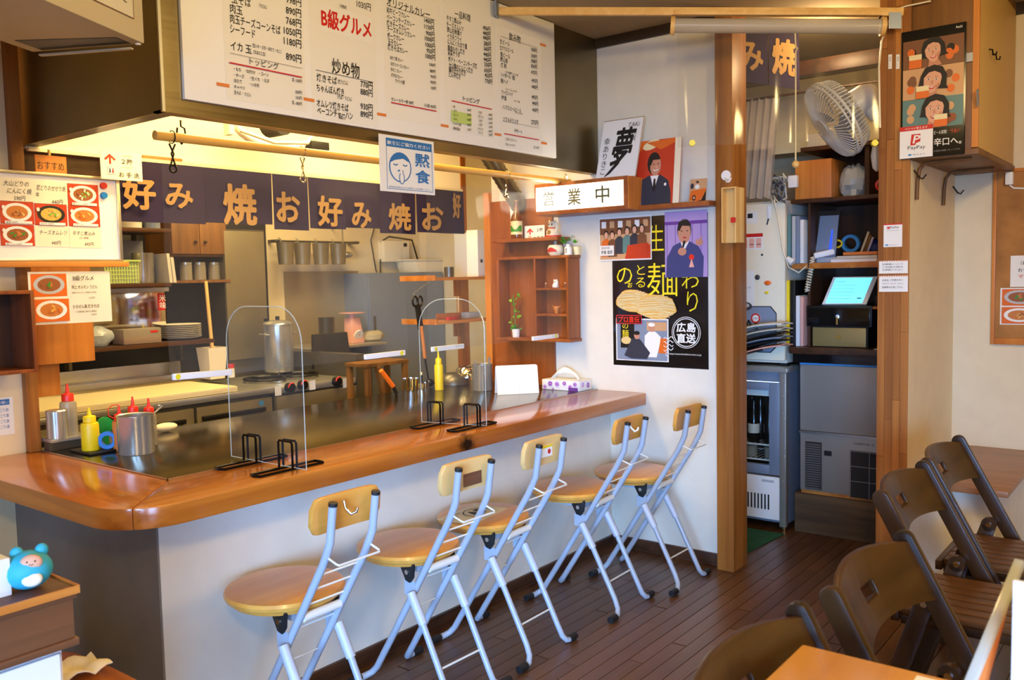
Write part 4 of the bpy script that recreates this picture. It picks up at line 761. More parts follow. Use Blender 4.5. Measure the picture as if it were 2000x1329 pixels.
# cupboard with two doors and three canisters
a, b = Yp(336, 548, 4.44), Yp(438, 436, 4.44)
cb = thing('wall_cupboard', 'small wooden wall cupboard with two doors and an open shelf', 'cupboard', ((a.x+b.x)/2, 4.5, a.z)); zd = Yp(390, 497, 4.42).z
part('carcass', MB().box((a.x, 4.44, a.z), (a.x+.012, 4.698, b.z)).box((b.x-.012, 4.44, a.z), (b.x, 4.698, b.z)).box((a.x-.02, 4.42, a.z-.016), (b.x+.012, 4.698, a.z-.0005)).box((a.x+.0121, 4.44, b.z-.012), (b.x-.0121, 4.698, b.z)).box((a.x+.0121, 4.44, zd-.012), (b.x-.0121, 4.698, zd)).box((a.x+.0121, 4.69, a.z), (b.x-.0121, 4.698, b.z-.0121)), 'dark_oak', cb)
mx = (a.x+b.x)/2
for s, (x0_, x1_) in enumerate(((a.x+.002, mx-.002), (mx+.002, b.x-.002))):
    d = part('door', MB().box((x0_, 4.425, zd+.002), (x1_, 4.4395, b.z-.002)), 'dark_oak', cb, 0.002); part('knob', MB().ball(((mx-.03, mx+.03)[s], 4.415, zd+.07), .009), 'dark_wood', d)
for i, u in enumerate((363, 390, 418)):
    c = Yp(u, 530, 4.5); th = thing('glass_canister', ('left glass canister in the wall cupboard', 'middle glass canister in the wall cupboard', 'right glass canister in the wall cupboard')[i], 'canister', (c.x, 4.5, a.z), 'canisters in the wall cupboard')
    part('jar', MB().cyl((c.x, 4.5, a.z+.0006), (c.x, 4.5, a.z+.085), .034, n=18), 'bottle_plastic', th, smooth=40); part('lid', MB().cyl((c.x, 4.5, a.z+.0855), (c.x, 4.5, a.z+.1), .035, n=18), 'steel', th, smooth=40)
# white bin with a pole, red can
a, b = Yp(386, 745, 4.2), Yp(443, 676, 4.2); zb_ = bz+.029
bn = thing('white_bin', 'tapered white plastic bin on the cutting board', 'bin', (a.x+.04, 4.2, zb_)); cx = (a.x+b.x)/2
part('bin', MB().lathe([(.0, zb_), (.062, zb_), (.082, b.z), (.078, b.z), (.058, zb_+.006), (0, zb_+.006)], (cx, 4.2, 0), 4, Matrix.Rotation(PI/4, 3, 'Z')), 'plastic_cream', bn)
p, q = Yp(407, 670, 4.22), Yp(402, 550, 4.3); one('wooden_stick', 'long wooden stick standing in the white bin', 'stick', MB().cyl((cx+.01, 4.2, zb_+.01), (q.x, 4.3, q.z), .011, .009, 10), 'pine_z', smooth=40)
c = Yp(452, 735, 4.15); rc = thing('spray_can', 'small red capped can beside the white bin', 'can', (c.x, 4.15, zb_)); part('can', MB().cyl((c.x, 4.15, zb_), (c.x, 4.15, zb_+.05), .018, n=14), 'paper', rc, smooth=40); part('cap', MB().cyl((c.x, 4.15, zb_+.0505), (c.x, 4.15, zb_+.072), .017, n=14), 'red', rc, smooth=40)
# noodle strainers, ladle, power box and cables on the back wall
hz = Yp(610, 472, 4.6).z; hr = thing('utensil_rail', 'rail on the kitchen back wall holding noodle strainers', 'rail', (Yp(600, 472, 4.6).x, 4.6, hz)); part('rail', MB().cyl((Yp(540, 472, 4.6).x, 4.62, hz), (Yp(705, 472, 4.6).x, 4.62, hz), .006, n=8), 'steel_dark', hr); part('bracket', MB().box((Yp(545, 472, 4.6).x, 4.62, hz-.01), (Yp(545, 472, 4.6).x+.02, 4.715, hz+.01)).box((Yp(700, 472, 4.6).x, 4.62, hz-.01), (Yp(700, 472, 4.6).x+.02, 4.715, hz+.01)), 'steel_dark', hr)
for i, u in enumerate((557, 590, 626, 660)):
    c = Yp(u, 500, 4.56); th = thing('noodle_strainer', ('leftmost', 'second', 'third', 'rightmost')[i]+' deep noodle strainer hanging on the kitchen rail', 'strainer', (c.x, 4.56, hz-.15), 'noodle strainers on the rail')
    part('basket', MB().lathe([(.0, hz-.15), (.045, hz-.15), (.055, hz-.02), (.057, hz-.012), (.052, hz-.02), (.042, hz-.145)], (c.x, 4.555, 0), 20), 'steel_kitchen', th, smooth=40); part('hook', MB().tube([(c.x, 4.60, hz-.02), (c.x, 4.60, hz+.012), (c.x, 4.62, hz+.02)], .004, 6), 'steel', th)
c = Yp(684, 470, 4.5); ld = thing('ladle', 'steel ladle hanging right of the noodle strainers', 'ladle', (c.x, 4.6, c.z-.2)); q = Yp(686, 495, 4.6)
part('handle', MB().bar((c.x+.03, 4.61, Yp(680, 448, 4.6).z), (c.x+.03, 4.61, q.z), .012, .003, (0, 1, 0)), 'steel', ld); part('bowl', MB().ball((c.x+.045, 4.59, q.z-.01), .045, .04, .022), 'steel', ld, smooth=50); part('hook', MB().tube([(c.x+.03, 4.61, Yp(680, 448, 4.6).z), (c.x+.03, 4.66, Yp(680, 448, 4.6).z+.01), (c.x+.03, 4.716, Yp(680, 448, 4.6).z)], .003, 6), 'steel', ld)
a, b = Yp(742, 512, 4.7), Yp(790, 472, 4.7); pbx = thing('power_box', 'beige electrical box with loose cables on the kitchen wall', 'electrical box', (a.x, 4.7, a.z))
part('box', MB().box((a.x, 4.65, a.z), (b.x, 4.718, b.z)), 'plastic_cream', pbx, 0.005); part('socket', MB().box((b.x-.06, 4.645, b.z-.04), (b.x-.03, 4.6495, b.z-.015)), 'black', pbx)
part('cable', MB().tube([(a.x-.05, 4.69, b.z+.1), (a.x-.1, 4.68, b.z), (a.x-.06, 4.68, a.z-.06), (a.x-.01, 4.69, a.z-.12), (a.x-.005, 4.69, a.z+.02)], .005, 6).tube([(a.x, 4.69, b.z-.01), (a.x+.06, 4.66, b.z+.03), (b.x+.05, 4.67, b.z+.01), (b.x+.12, 4.68, a.z)], .006, 6), 'black', pbx, smooth=60)

# wooden stand beside the stove
a, b = Yp(703, 712, 3.5), Yp(786, 700, 3.5); ws = thing('wooden_stand', 'small wooden stand between the stove and the griddle', 'stand', ((a.x+b.x)/2, 3.5, 0)); zt9 = (a.z+b.z)/2
part('top', MB().box((a.x, 3.45, zt9-.02), (b.x, 3.62, zt9)), 'dark_oak', ws, .002)
for x in (a.x+.02, b.x-.02):
    for y in (3.465, 3.605): part('leg', MB().box((x-.015, y-.012, 0), (x+.015, y+.012, zt9-.0205)), 'dark_oak', ws, .002)
part('brace', MB().bar((a.x+.08, 3.455, zt9-.021), (a.x+.16, 3.455, zt9-.35), .02, .03, (0, 1, 0)), 'dark_oak', ws)
# ================================================================== kitchen right: shelves behind the partition
RY = 3.42
def rshelf(u0, v0, u1, v1, label, d=.28):
    a, b = Yp(u0, v0, RY), Yp(u1, v1, RY); z = (a.z+b.z)/2
    th = thing('open_shelf', label, 'shelf', ((a.x+b.x)/2, RY, z)); part('board', MB().box((a.x, RY, z-.018), (b.x, RY+d, z)), 'orange_wood_x', th, .002); part('end_lip', MB().box((a.x-.01, RY, z-.018), (a.x-.0005, RY+d, z+.012)), 'orange_wood_x', th); part('support', MB().box((b.x-.05, RY+d-.02, z-.12), (b.x-.0005, RY+d, z-.0185)), 'orange_wood', th); return z, a.x, b.x
z1, xa, xb = rshelf(852, 553, 962, 530, 'orange wooden shelf with steel cup and white box'); z2, xc, xd = rshelf(855, 627, 962, 622, 'lower orange wooden shelf with knives and packets')
struct('trim_7', MB().box((xb, RY+.24, 0), (xb+.05, RY+.30, CZ)), 'orange_wood', .002)
c = Yp(877, 530, RY+.06); one('steel_cup', 'dark steel cup on the orange kitchen shelf', 'cup', MB().lathe([(0, z1), (.028, z1), (.03, z1+.06), (.028, z1+.06), (.026, z1+.004), (0, z1+.004)], (c.x, RY+.06, 0), 20), 'steel_dark', smooth=40)
a, b = Yp(936, 520, RY+.05), Yp(957, 450, RY+.05); wbx = thing('white_box', 'tall white paper box standing on the orange kitchen shelf', 'box', (a.x, RY+.1, z1)); part('box', MB().box((a.x-.01, RY+.05, z1), (b.x, RY+.14, b.z)), 'white', wbx, .002); part('label', MB().box((a.x+.012, RY+.0488, z1+.085), (a.x+.032, RY+.0496, z1+.105)), 'grey_dark', wbx)
a, b = Yp(912, 518, RY+.16), Yp(935, 456, RY+.16); one('grey_carton', 'grey carton behind the tall white box', 'box', MB().box((a.x, RY+.16, z1), (b.x+.03, RY+.26, b.z)), 'grey_light', bevel=.002)
a, b = Yp(812, 532, 4.5), Yp(880, 507, 4.5); wt = thing('white_tub', 'shallow white plastic tub on the bluish steel cabinet', 'tub', (a.x, 4.6, CABZ)); part('tub', MB().prism([(a.x+.02, 4.49, CABZ+.0005), (b.x-.01, 4.49, CABZ+.0005), (b.x+.02, 4.49, b.z), (a.x-.02, 4.49, b.z)], (0, .2, 0)), 'plastic_cream', wt, .006); part('rim', MB().box((a.x-.03, 4.48, b.z-.008), (b.x+.03, 4.70, b.z)), 'plastic_cream', wt, .003)
a, b = Yp(906, 612, RY+.3), Yp(950, 545, RY+.3); one('cream_notice', 'cream sheet of card behind the two orange kitchen shelves', 'card', MB().box((a.x-.01, RY+.2805, z2-.015), (xb-.0005, RY+.29, z1-.0)), 'cream', bevel=.001)
# knives and packets on the lower shelf
c = Yp(900, 618, RY+.04); kn = thing('kitchen_knife', 'knife with a brown handle lying on the lower orange shelf', 'knife', (c.x, RY+.04, z2)); part('blade', MB().prism([(c.x-.03, RY+.03, z2+.001), (c.x+.12, RY+.05, z2+.001), (c.x+.12, RY+.075, z2+.001), (c.x-.03, RY+.065, z2+.001)], (0, 0, .003)), 'chrome', kn); part('handle', MB().bar((c.x-.13, RY+.03, z2+.011), (c.x-.031, RY+.045, z2+.011), .022, .016), 'red', kn, .004)
c = Yp(925, 605, RY+.1); one('small_box', 'small grey packet on the lower orange shelf', 'box', MB().box((c.x-.05, RY+.1, z2), (c.x+.06, RY+.16, z2+.035)), 'grey_light', bevel=.003)
c = Yp(880, 600, RY+.2); one('orange_tray', 'orange paper tray on the lower orange shelf', 'tray', MB().box((c.x-.07, RY+.18, z2), (c.x+.1, RY+.26, z2+.03)), 'orange_paper', bevel=.003)
# utensils hanging at the shelf end
p = Yp(815, 585, 3.3); tg = thing('tongs', 'black scissors-handled tongs hanging beside the steel cabinet', 'tongs', (p.x, 3.3, p.z-.18)); q = Yp(822, 645, 3.3)
part('finger_ring', MB().tube([(p.x-.018+.018*math.cos(t), 3.3, p.z-.01+.026*math.sin(t)) for t in [2*PI*i/14 for i in range(14)]], .006, 6, True), 'black', tg, smooth=50); part('finger_ring', MB().tube([(p.x+.02+.018*math.cos(t), 3.3, p.z-.01+.026*math.sin(t)) for t in [2*PI*i/14 for i in range(14)]], .006, 6, True), 'black', tg, smooth=50); part('blade', MB().bar((p.x, 3.3, p.z-.03), (q.x, 3.3, q.z), .016, .03, (0, 1, 0)), 'black', tg, .003); part('hook', MB().tube([(p.x, 3.31, p.z+.01), (p.x, 3.33, p.z+.03), (xa-.009, RY+.01, z1-.003)], .0012, 5), 'steel', tg)
p, q, r_ = Yp(823, 638, 3.19), Yp(830, 700, 3.19), Yp(838, 755, 3.19)
sp = thing('turner', 'griddle ladle with a wooden handle standing at the griddle rear', 'ladle', (r_.x, 3.19, ZT)); part('handle', MB().cyl(p, q, .009, n=10), 'orange_wood', sp, smooth=40); part('shaft', MB().cyl(q, (r_.x, 3.19, ZT+.03), .005, n=8), 'black', sp); part('bowl', MB().ball((r_.x+.005, 3.185, ZT+.024), .026, .022, .02), 'black_gloss', sp, smooth=50)
# ================================================================== on the griddle, right
def bottle(name, label, c, r, h, body, cap, group=None, capless=False, loop=False, round_=.6):
    th = thing(name, label, 'bottle', c, group); c = V(c); hb = h*.66
    part('body', MB().lathe([(0, 0), (r*.96, 0), (r, .004), (r, hb-.012), (r*.93, hb-.003), (r*.6, hb), (0, hb)], c, 24), body, th, smooth=35)
    cp = part('cap', MB().lathe([(0, hb+.0005), (r*.72, hb+.0005), (r*.72, hb+.02*h/.17), (r*.66, hb+.024*h/.17), (r*.3, hb+.027*h/.17), (r*.24, h*.85), (r*.12, h), (0, h)], c, 20), cap, th, smooth=35)
    if loop: part('cap_loop', MB().tube([c+V((-r*.72, 0, hb+.01)), c+V((-r*1.5, 0, hb+.02)), c+V((-r*1.6, 0, hb+.045)), c+V((-r*.9, 0, h*1.02)), c+V((0, 0, h*1.02))], .0018, 6), cap, cp)
    return th
c = Zp(858, 762, ZT+.0025); bottle('sauce_bottle', 'tall yellow squeeze bottle at the rear of the griddle', (c.x, c.y, ZT+.0025), .022, .20, 'yellow', 'yellow')
c = Zp(943, 762, ZT+.0025); pot('utensil_pot', 'steel pot of spatulas on the griddle beside the white menu stand', (c.x, c.y, ZT+.0025), .052, Yp(943, 714, c.y).z-ZT, 'steel', handles=False)
th = thing('spatula', 'steel spatula standing in the utensil pot, leaning left', 'spatula', (c.x, c.y, ZT+.012), 'spatulas in the utensil pot'); part('blade', MB().bar((c.x-.02, c.y, ZT+.012), (c.x-.055, c.y, ZT+.155), .012, .003, (0, 1, 0)), 'steel', th)
for i, dx in enumerate((.05, .062)):
    th = thing('spatula', ('steel spatula leaning right over the pot rim', 'steel spatula leaning farthest right in the utensil pot')[i], 'spatula', (c.x, c.y, ZT+.012), 'spatulas in the utensil pot'); part('blade', MB().bar((c.x+.02+.008*i, c.y+.012*i, ZT+.012), (c.x+dx, c.y+.015*i-.01, ZT+.165), .012, .003, (0, 1, 0)), 'steel', th)
p, q = Zp(972, 772, ZT+.003), Zp(1053, 768, ZT+.003)
ns = thing('menu_stand', 'blank white folded menu stand on the griddle', 'menu stand', ((p.x+q.x)/2, (p.y+q.y)/2, ZT+.0025)); d = (V(q)-V(p)); d.z = 0; d.normalize(); nn = V((-d.y, d.x, 0))
if nn.y < 0: nn = -nn
Hn = Yp(1010, 715, (p.y+q.y)/2).z-ZT-.003
def rcard(P0, L, H, lean, off):
    pts = []; r = .008
    for (cx, cz, a0) in ((L-r, H-r, 0), (r, H-r, PI/2)):
        for i in range(5): t = a0+PI/2*i/4; pts.append((cx+r*math.cos(t), cz+r*math.sin(t)))
    pts += [(0, 0), (L, 0)]
    return [V(P0)+d*x+V((0, 0, z))+nn*(off+lean*z/H) for x, z in pts]
L = (V(q)-V(p)).length
part('front_flap', MB().prism(rcard((p.x, p.y, ZT+.0026), L, Hn, .03, 0), nn*.002), 'white', ns); part('back_flap', MB().prism(rcard((p.x, p.y, ZT+.0026), L, Hn, -.03, .075), nn*.002), 'white', ns); m_ = V(p)+d*(L*.53); part('crease', MB().prism([m_+V((0, 0, ZT+.003-m_.z))-nn*.0006, m_+d*.001+V((0, 0, ZT+.003-m_.z))-nn*.0006, m_+d*.001+V((0, 0, ZT+Hn-m_.z))+nn*.0292, m_+V((0, 0, ZT+Hn-m_.z))+nn*.0292], nn*.0004), 'grey_light', ns)
# tissue box
p, q = Zp(1062, 764, ZT+.003), Zp(1140, 766, ZT+.003)
tb = thing('tissue_box', 'white tissue box with purple flowers by the poster wall', 'tissue box', (3.6, 2.47, ZT+.0025)); bx0, bx1, by0, by1, bh = 3.565, 3.675, 2.385, 2.61, .05
part('box', MB().box((bx0, by0, ZT+.0026), (bx1, by1, ZT+.0026+bh)), 'white', tb, .002)
S = Sheet((bx0, by1, ZT+.0026), (0, -1, 0), (0, 0, 1)); rn = random.Random(2)
for (x, y, r, m_) in ((.018, .012, .013, 'flower2'), (.052, .03, .015, 'flower'), (.095, .03, .015, 'flower2'), (.14, .036, .012, 'flower'), (.175, .02, .013, 'flower2'), (.205, .034, .013, 'flower2'), (.075, .006, .006, 'flower')):
    for k in range(10): t = 2*PI*k/10; S.oval(x+r*.62*math.cos(t), y+r*.62*math.sin(t)*.95, r*.36, r*.17, m_, 'flower', 8, t)
    S.oval(x, y, r*.25, r*.25, 'pink' if m_ == 'flower' else 'purple', 'flower', 8)
S.rect(.168, .001, .056, .017, 'purple'); S.finish(tb)
S = Sheet((bx0, by0, ZT+.0026), (1, 0, 0), (0, 0, 1))
for (x, y, r, m_) in ((.03, .03, .013, 'flower2'), (.075, .025, .015, 'flower')):
    for k in range(10): t = 2*PI*k/10; S.oval(x+r*.62*math.cos(t), y+r*.62*math.sin(t), r*.36, r*.17, m_, 'flower', 8, t)
S.finish(tb)
def tis(s, t):
    a = s*PI; return (3.62+.035*(t-.5)*(1.2-.7*math.sin(a)), by0+.03+.165*s, ZT+.0026+bh+.058*math.sin(a)**.75*(1-.35*(t-.5)**2*4)+.004*math.sin(9*s+4*t))
part('tissue', MB().grid(tis, 16, 6), 'paper', tb, smooth=60)
# stainless bowls, cups and orange peeler at the rear edge
for i, (u, v, r, h, lb) in enumerate(((765, 745, .042, .06, 'wide steel cup behind the orange peeler'), (802, 760, .03, .032, 'low steel cup at the griddle rear'), (815, 762, .022, .026, 'smallest steel cup at the griddle rear'))):
    q = Yp(u, v+18, 3.24+.08*(i == 0)); yy_ = q.y+.05*(i == 0); one('steel_cup', lb, 'cup', MB().lathe([(0, 0), (r*.9, 0), (r, h), (r*.95, h), (r*.85, .003), (0, .003)], (q.x, 3.18, ZT+.0025), 22), 'chrome', 'steel cups at the griddle rear', smooth=40)
p, q = Yp(744, 724, 3.12), Yp(775, 765, 3.12); pe = thing('scraper', 'orange handled scraper leaning at the rear of the griddle', 'scraper', (q.x, 3.12, ZT+.003)); m_ = V(p)+(V(q)-V(p))*.75
part('handle', MB().cyl(p, m_, .0115, .012, 14), 'orange', pe, smooth=40); part('blade', MB().bar(m_, (q.x, 3.12, ZT+.003), .02, .003, (0, 1, 0)), 'black', pe)
p = Yp(812, 735, 3.2); sk = thing('salt_shaker', 'small dark bottle with a cork standing at the griddle rear', 'bottle', (p.x, 3.2, ZT+.003)); part('body', MB().cyl((p.x, 3.16, ZT+.03), (p.x, 3.16, ZT+.075), .007, n=10), 'black', sk); part('foot', MB().cyl((p.x, 3.16, ZT+.003), (p.x, 3.16, ZT+.029), .017, n=14), 'chrome', sk, smooth=40); part('cork', MB().cyl((p.x, 3.16, ZT+.0755), (p.x, 3.16, ZT+.09), .006, n=8), 'cream', sk)
for i, (u, v, r, lb, m_) in enumerate(((905, 722, .07, 'upturned steel bowl behind the utensil pot', 'chrome'), (893, 712, .085, 'wide dark bowl at the bottom of the bowl pile', 'steel_dark'))):
    q = Yp(u, v, 3.13); one('mixing_bowl', lb, 'bowl', MB().lathe([(r, 0), (r*.97, .02), (r*.8, .045), (r*.45, .06), (0, .064)], (q.x+.02*(1-i), 3.12+.04*i, ZT+.0025+(.0 if i else .034)), 28), m_, 'bowls at the rear of the griddle', smooth=50, thick=.002)
# partition: brown panel, shelf box on the far wall
bp = thing('wood_panel', 'dark reddish wood panel on the wall behind the tissue box', 'panel', (3.69, 2.82, ZT)); part('panel', MB().box((3.685, 2.615, ZT+.003), (3.6995, 3.02, 1.75)), 'shelf_wood_z', bp, .001); part('edge_post', MB().box((3.675, 3.0205, ZT+.003), (3.72, 3.06, 1.80)), 'orange_wood', bp, .002)
sx = thing('display_shelf', 'reddish wooden display shelf with small figurines on the far wall', 'shelf', (3.62, 2.65, 1.03)); SX = 3.58; y0, y1, yd = 2.452, 2.90, 2.655; zb_, zt_ = 1.035, 1.45
part('back', MB().box((3.672, y0, zb_), (3.684, y1, zt_)), 'shelf_wood_z', sx)
part('shelf_board', MB().box((SX, y0-.008, zb_-.016), (3.684, y1+.008, zb_-.0005)), 'shelf_wood', sx, .001); part('shelf_board', MB().box((SX, y0-.008, zt_-.014), (3.684, y1+.008, zt_)), 'shelf_wood', sx, .001)
for zz in (zb_+.125, zb_+.255): part('shelf_board', MB().box((SX, y0+.0125, zz-.012), (3.6715, yd-.0065, zz)), 'shelf_wood', sx, .001)
for ya, yb in ((y0, y0+.012), (yd-.006, yd+.006), (y1-.012, y1)): part('upright', MB().box((SX, ya, zb_), (3.6715, yb, zt_-.0145)), 'shelf_wood_z', sx, .001)
ts = thing('top_shelf', 'reddish shelf board with bottle above the display shelf', 'shelf', (3.62, 2.7, 1.53)); part('board', MB().box((SX-.01, 2.505, 1.525), (3.684, 2.92, 1.542)), 'shelf_wood', ts, .001); part('bracket', MB().box((3.65, 2.55, 1.475), (3.684, 2.565, 1.5245)).box((3.65, 2.87, 1.475), (3.684, 2.885, 1.5245)), 'shelf_wood', ts); ZS = 1.5422
# bottle
c = Xp(1010, 470, 3.61); bt = thing('beer_bottle', 'brown glass bottle with cream label on the top shelf', 'bottle', (3.61, c.y, ZS)); cc = V((3.61, c.y, ZS)); hb = Xp(1010, 392, 3.61).z-ZS; r = .031
part('glass', MB().lathe([(0, 0), (r*.95, 0), (r, .006), (r, hb*.5), (r*.85, hb*.6), (r*.42, hb*.72), (r*.36, hb*.95), (r*.42, hb*.97), (r*.42, hb*.985), (0, hb*.985)], cc, 28), 'amber', bt, smooth=40); part('cap', MB().cyl(cc+V((0, 0, hb*.986)), cc+V((0, 0, hb)), r*.44, n=14), 'gold', bt)
lbm = MB(); n_ = 14; R1 = r+.0006
def labf(s, t): a = PI*.62+s*PI*.95; return (3.61+R1*math.cos(a), c.y+R1*math.sin(a), ZS+.022+t*(hb*.5-.03))
lb_ = part('label', MB().grid(labf, 12, 1), 'label_cream', bt, smooth=60)
part('label_print', MB().grid(lambda s, t: (3.61+(R1+.0005)*math.cos(PI*.7+s*PI*.8), c.y+(R1+.0005)*math.sin(PI*.7+s*PI*.8), ZS+.036+t*.022*(1+.5*math.sin(9*s))), 14, 1), 'leaf', lb_, smooth=60)
c2 = Xp(1000, 430, 3.65); one('white_strip', 'tall white paper strip behind the brown bottle', 'paper', MB().prism([(3.66, c2.y-.005, ZS), (3.66, c2.y+.012, ZS), (3.672, c2.y+.03, Xp(998, 396, 3.66).z), (3.672, c2.y-.02, Xp(998, 396, 3.66).z)], (.002, 0, 0)), 'white')
def sheetX(name, label, cat, u0, v0, u1, v1, x, t=.001, mat='paper', group=None):   # a sheet facing -x; (u0,v0) upper left and (u1,v1) lower right in the survey
    a, b = Xp(u0, v0, x), Xp(u1, v1, x); th = thing(name, label, cat, (x, b.y, b.z), group); S = Sheet((x, a.y, b.z), (0, -1, 0), (0, 0, 1)); W, H = a.y-b.y, a.z-b.z
    S.slab(W, H, t, mat); return th, S, W, H
th, S, W, H = sheetX('small_toilet_sign', 'small white toilet sign with red arrow beside the bottle', 'sign', 1024, 442, 1064, 471, 3.64)
S.poly([(W*.28, H*.85), (W*.12, H*.6), (W*.2, H*.57), (W*.25, H*.68), (W*.25, H*.45), (W*.32, H*.45), (W*.32, H*.68), (W*.38, H*.57), (W*.46, H*.6)], 'bright_red'); S.text('２階', W*.62, H*.6, H*.22, w_=W*.3); S.text('お 手 洗', W*.45, H*.12, H*.2, w_=W*.5); S.rect(W*.2, H*.14, W*.14, H*.24, 'pink'); S.finish(th)
# beckoning cats
def cat(name, label, c, s, body='paper_warm', deco=True):
    th = thing(name, label, 'figurine', c); c = V(c)
    part('body', MB().lathe([(0, 0), (.34*s, 0), (.4*s, .12*s), (.36*s, .35*s), (.24*s, .55*s), (0, .6*s)], c, 18), body, th, smooth=50); hdp = part('head', MB().ball(c+V((0, 0, .72*s)), .27*s, .3*s, .24*s), body, th, smooth=50)
    for q in (-1, 1): part('ear', MB().cyl(c+V((0, q*.2*s, .86*s)), c+V((0, q*.24*s, 1.03*s)), .08*s, .01*s, 8), body, hdp); part('eye', MB().ball(c+V((-.25*s, q*.11*s, .74*s)), .03*s, .05*s, .06*s, 8, 6), 'ink', hdp)
    part('raised_paw', MB().tube([c+V((-.1*s, -.32*s, .35*s)), c+V((-.15*s, -.42*s, .6*s)), c+V((-.18*s, -.38*s, .82*s))], [.1*s, .09*s, .1*s], 10), body, th, smooth=60); part('paw', MB().ball(c+V((-.32*s, .12*s, .3*s)), .1*s, .1*s, .12*s), body, th, smooth=50)
    if deco:
        part('collar', MB().tube([c+V((.25*s*math.cos(t), .27*s*math.sin(t), .53*s)) for t in [2*PI*i/16 for i in range(16)]], .035*s, 6, True), 'red', th); part('coin', MB().cyl(c+V((-.41*s, .02*s, .28*s)), c+V((-.36*s, .02*s, .28*s)), .13*s, n=14), 'gold', th); part('cushion', MB().lathe([(0, -.0), (.5*s, 0), (.5*s, .1*s), (0, .1*s)], c+V((0, 0, -.0)), 18), 'red', th, smooth=40)
    return th
c = Xp(1080, 470, 3.63); cat('lucky_cat', 'gold and white beckoning cat with red cushion on the top shelf', (3.63, c.y, ZS), .085); c = Xp(1085, 551, 3.62); cat('lucky_cat_figurine', 'small white beckoning cat in the display shelf', (3.62, c.y, zb_+.2552), .042, 'white', False)
# bowl with red mountain, plant bottle on the shelf box
c = Xp(1085, 499, 3.62); bw_ = thing('painted_bowl', 'round cream pot with a red mountain on the display shelf', 'pot', (3.62, c.y, zt_)); part('bowl', MB().lathe([(0, 0), (.026, 0), (.038, .015), (.04, .035), (.032, .052), (.028, .052), (0, .02)], (3.62, c.y, zt_+.0003), 24), 'paper_warm', bw_, smooth=50)
def mtn(s, t): a = PI-.75+1.5*s; hh = (.008+.014*math.sin(PI*s)**1.2)*t; return (3.62+.0408*math.cos(a), c.y+.0408*math.sin(a), zt_+.018+hh)
part('mountain_print', MB().grid(mtn, 12, 1), 'red_ink', bw_, smooth=60)
def leafcl(mb, c, n, r, size, seed, up=1.0):
    rn = random.Random(seed)
    for i in range(n):
        t = rn.uniform(0, 2*PI); e = rn.uniform(.1, 1.2); d = V((math.cos(t)*math.cos(e), math.sin(t)*math.cos(e), math.sin(e)*up)); p = V(c)+d*r*rn.uniform(.5, 1); s = d.orthogonal().normalized()*size*rn.uniform(.5, .8); q = p+d*size*1.6
        mb.add([p, (p+q)/2+s+V((0, 0, .003)), q, (p+q)/2-s+V((0, 0, .003))], [(0, 1, 2), (0, 2, 3)])
    return mb
c = Xp(1110, 499, 3.61); pv = thing('plant_vase', 'white ink-lettered bottle vase with green leaves on the display shelf', 'plant', (3.61, c.y, zt_)); part('vase', MB().lathe([(0, 0), (.018, 0), (.019, .034), (.009, .045), (.010, .052), (0, .05)], (3.61, c.y, zt_+.0003), 18), 'white', pv, smooth=45); part('leaves', leafcl(MB(), (3.61, c.y, zt_+.055), 16, .03, .016, 4), 'leaf', pv, merge=False)
S = Sheet((3.5906, c.y+.006, zt_+.008), (0, -1, 0), (0, 0, 1)); S.text('福\n寿', 0, 0, .026, bold=0); S.finish(pv)
one('cream_cup', 'cream cup behind the leafy bottle vase', 'cup', MB().lathe([(0, 0), (.016, 0), (.019, .04), (.017, .04), (0, .004)], (3.65, c.y-.024, zt_+.0003), 16), 'cream', smooth=40)
# pothos in a small pot, wooden toy, tiny figurines
c = Xp(1008, 655, 3.62); pp = thing('pothos_plant', 'tall thin pothos in a small printed pot in the display shelf', 'plant', (3.62, c.y, zb_)); part('pot', MB().lathe([(0, 0), (.018, 0), (.022, .042), (.019, .042), (0, .03)], (3.62, c.y, zb_), 18), 'paper', pp, smooth=45); part('stem', MB().tube([(3.62, c.y, zb_+.03), (3.615, c.y+.005, zb_+.12), (3.62, c.y+.012, zb_+.22)], .002, 5), 'leaf', pp)
lf = MB()
for k in range(7): leafcl(lf, (3.615, c.y+.012*math.sin(k*1.7), zb_+.045+.027*k), 5, .012, .015, k+20)
part('leaves', lf, 'leaf2', pp, merge=False); part('pot_leaves', leafcl(MB(), (3.62, c.y, zb_+.035), 12, .014, .014, 55), 'leaf', pp, merge=False)
c = Xp(1087, 602, 3.62); zk = zb_+.1253; tc = thing('wooden_bull', 'small wooden bull head ornament in the display shelf', 'ornament', (3.62, c.y, zk)); part('head', MB().lathe([(0, 0), (.01, 0), (.012, .012), (.018, .026), (.016, .036), (0, .038)], (3.62, c.y, zk), 12), 'orange_wood', tc, smooth=50); part('horns', MB().tube([(3.62, c.y-.024, zk+.038), (3.62, c.y-.014, zk+.03), (3.62, c.y+.014, zk+.03), (3.62, c.y+.024, zk+.038)], .004, 6), 'orange_wood', tc)
for i, u in enumerate((1066, 1104)): c = Xp(u, 551, 3.62); th = thing('tiny_figurine', ('tiny dark figurine left of the white cat', 'tiny dark figurine right of the white cat')[i], 'figurine', (3.62, c.y, zb_+.2552)); part('body', MB().lathe([(0, 0), (.007, 0), (.005, .015), (0, .017)], (3.62, c.y, zb_+.2552), 10), 'photo_brown', th, smooth=50); part('head', MB().ball((3.62, c.y, zb_+.2552+.021), .005), 'skin', th, smooth=50)
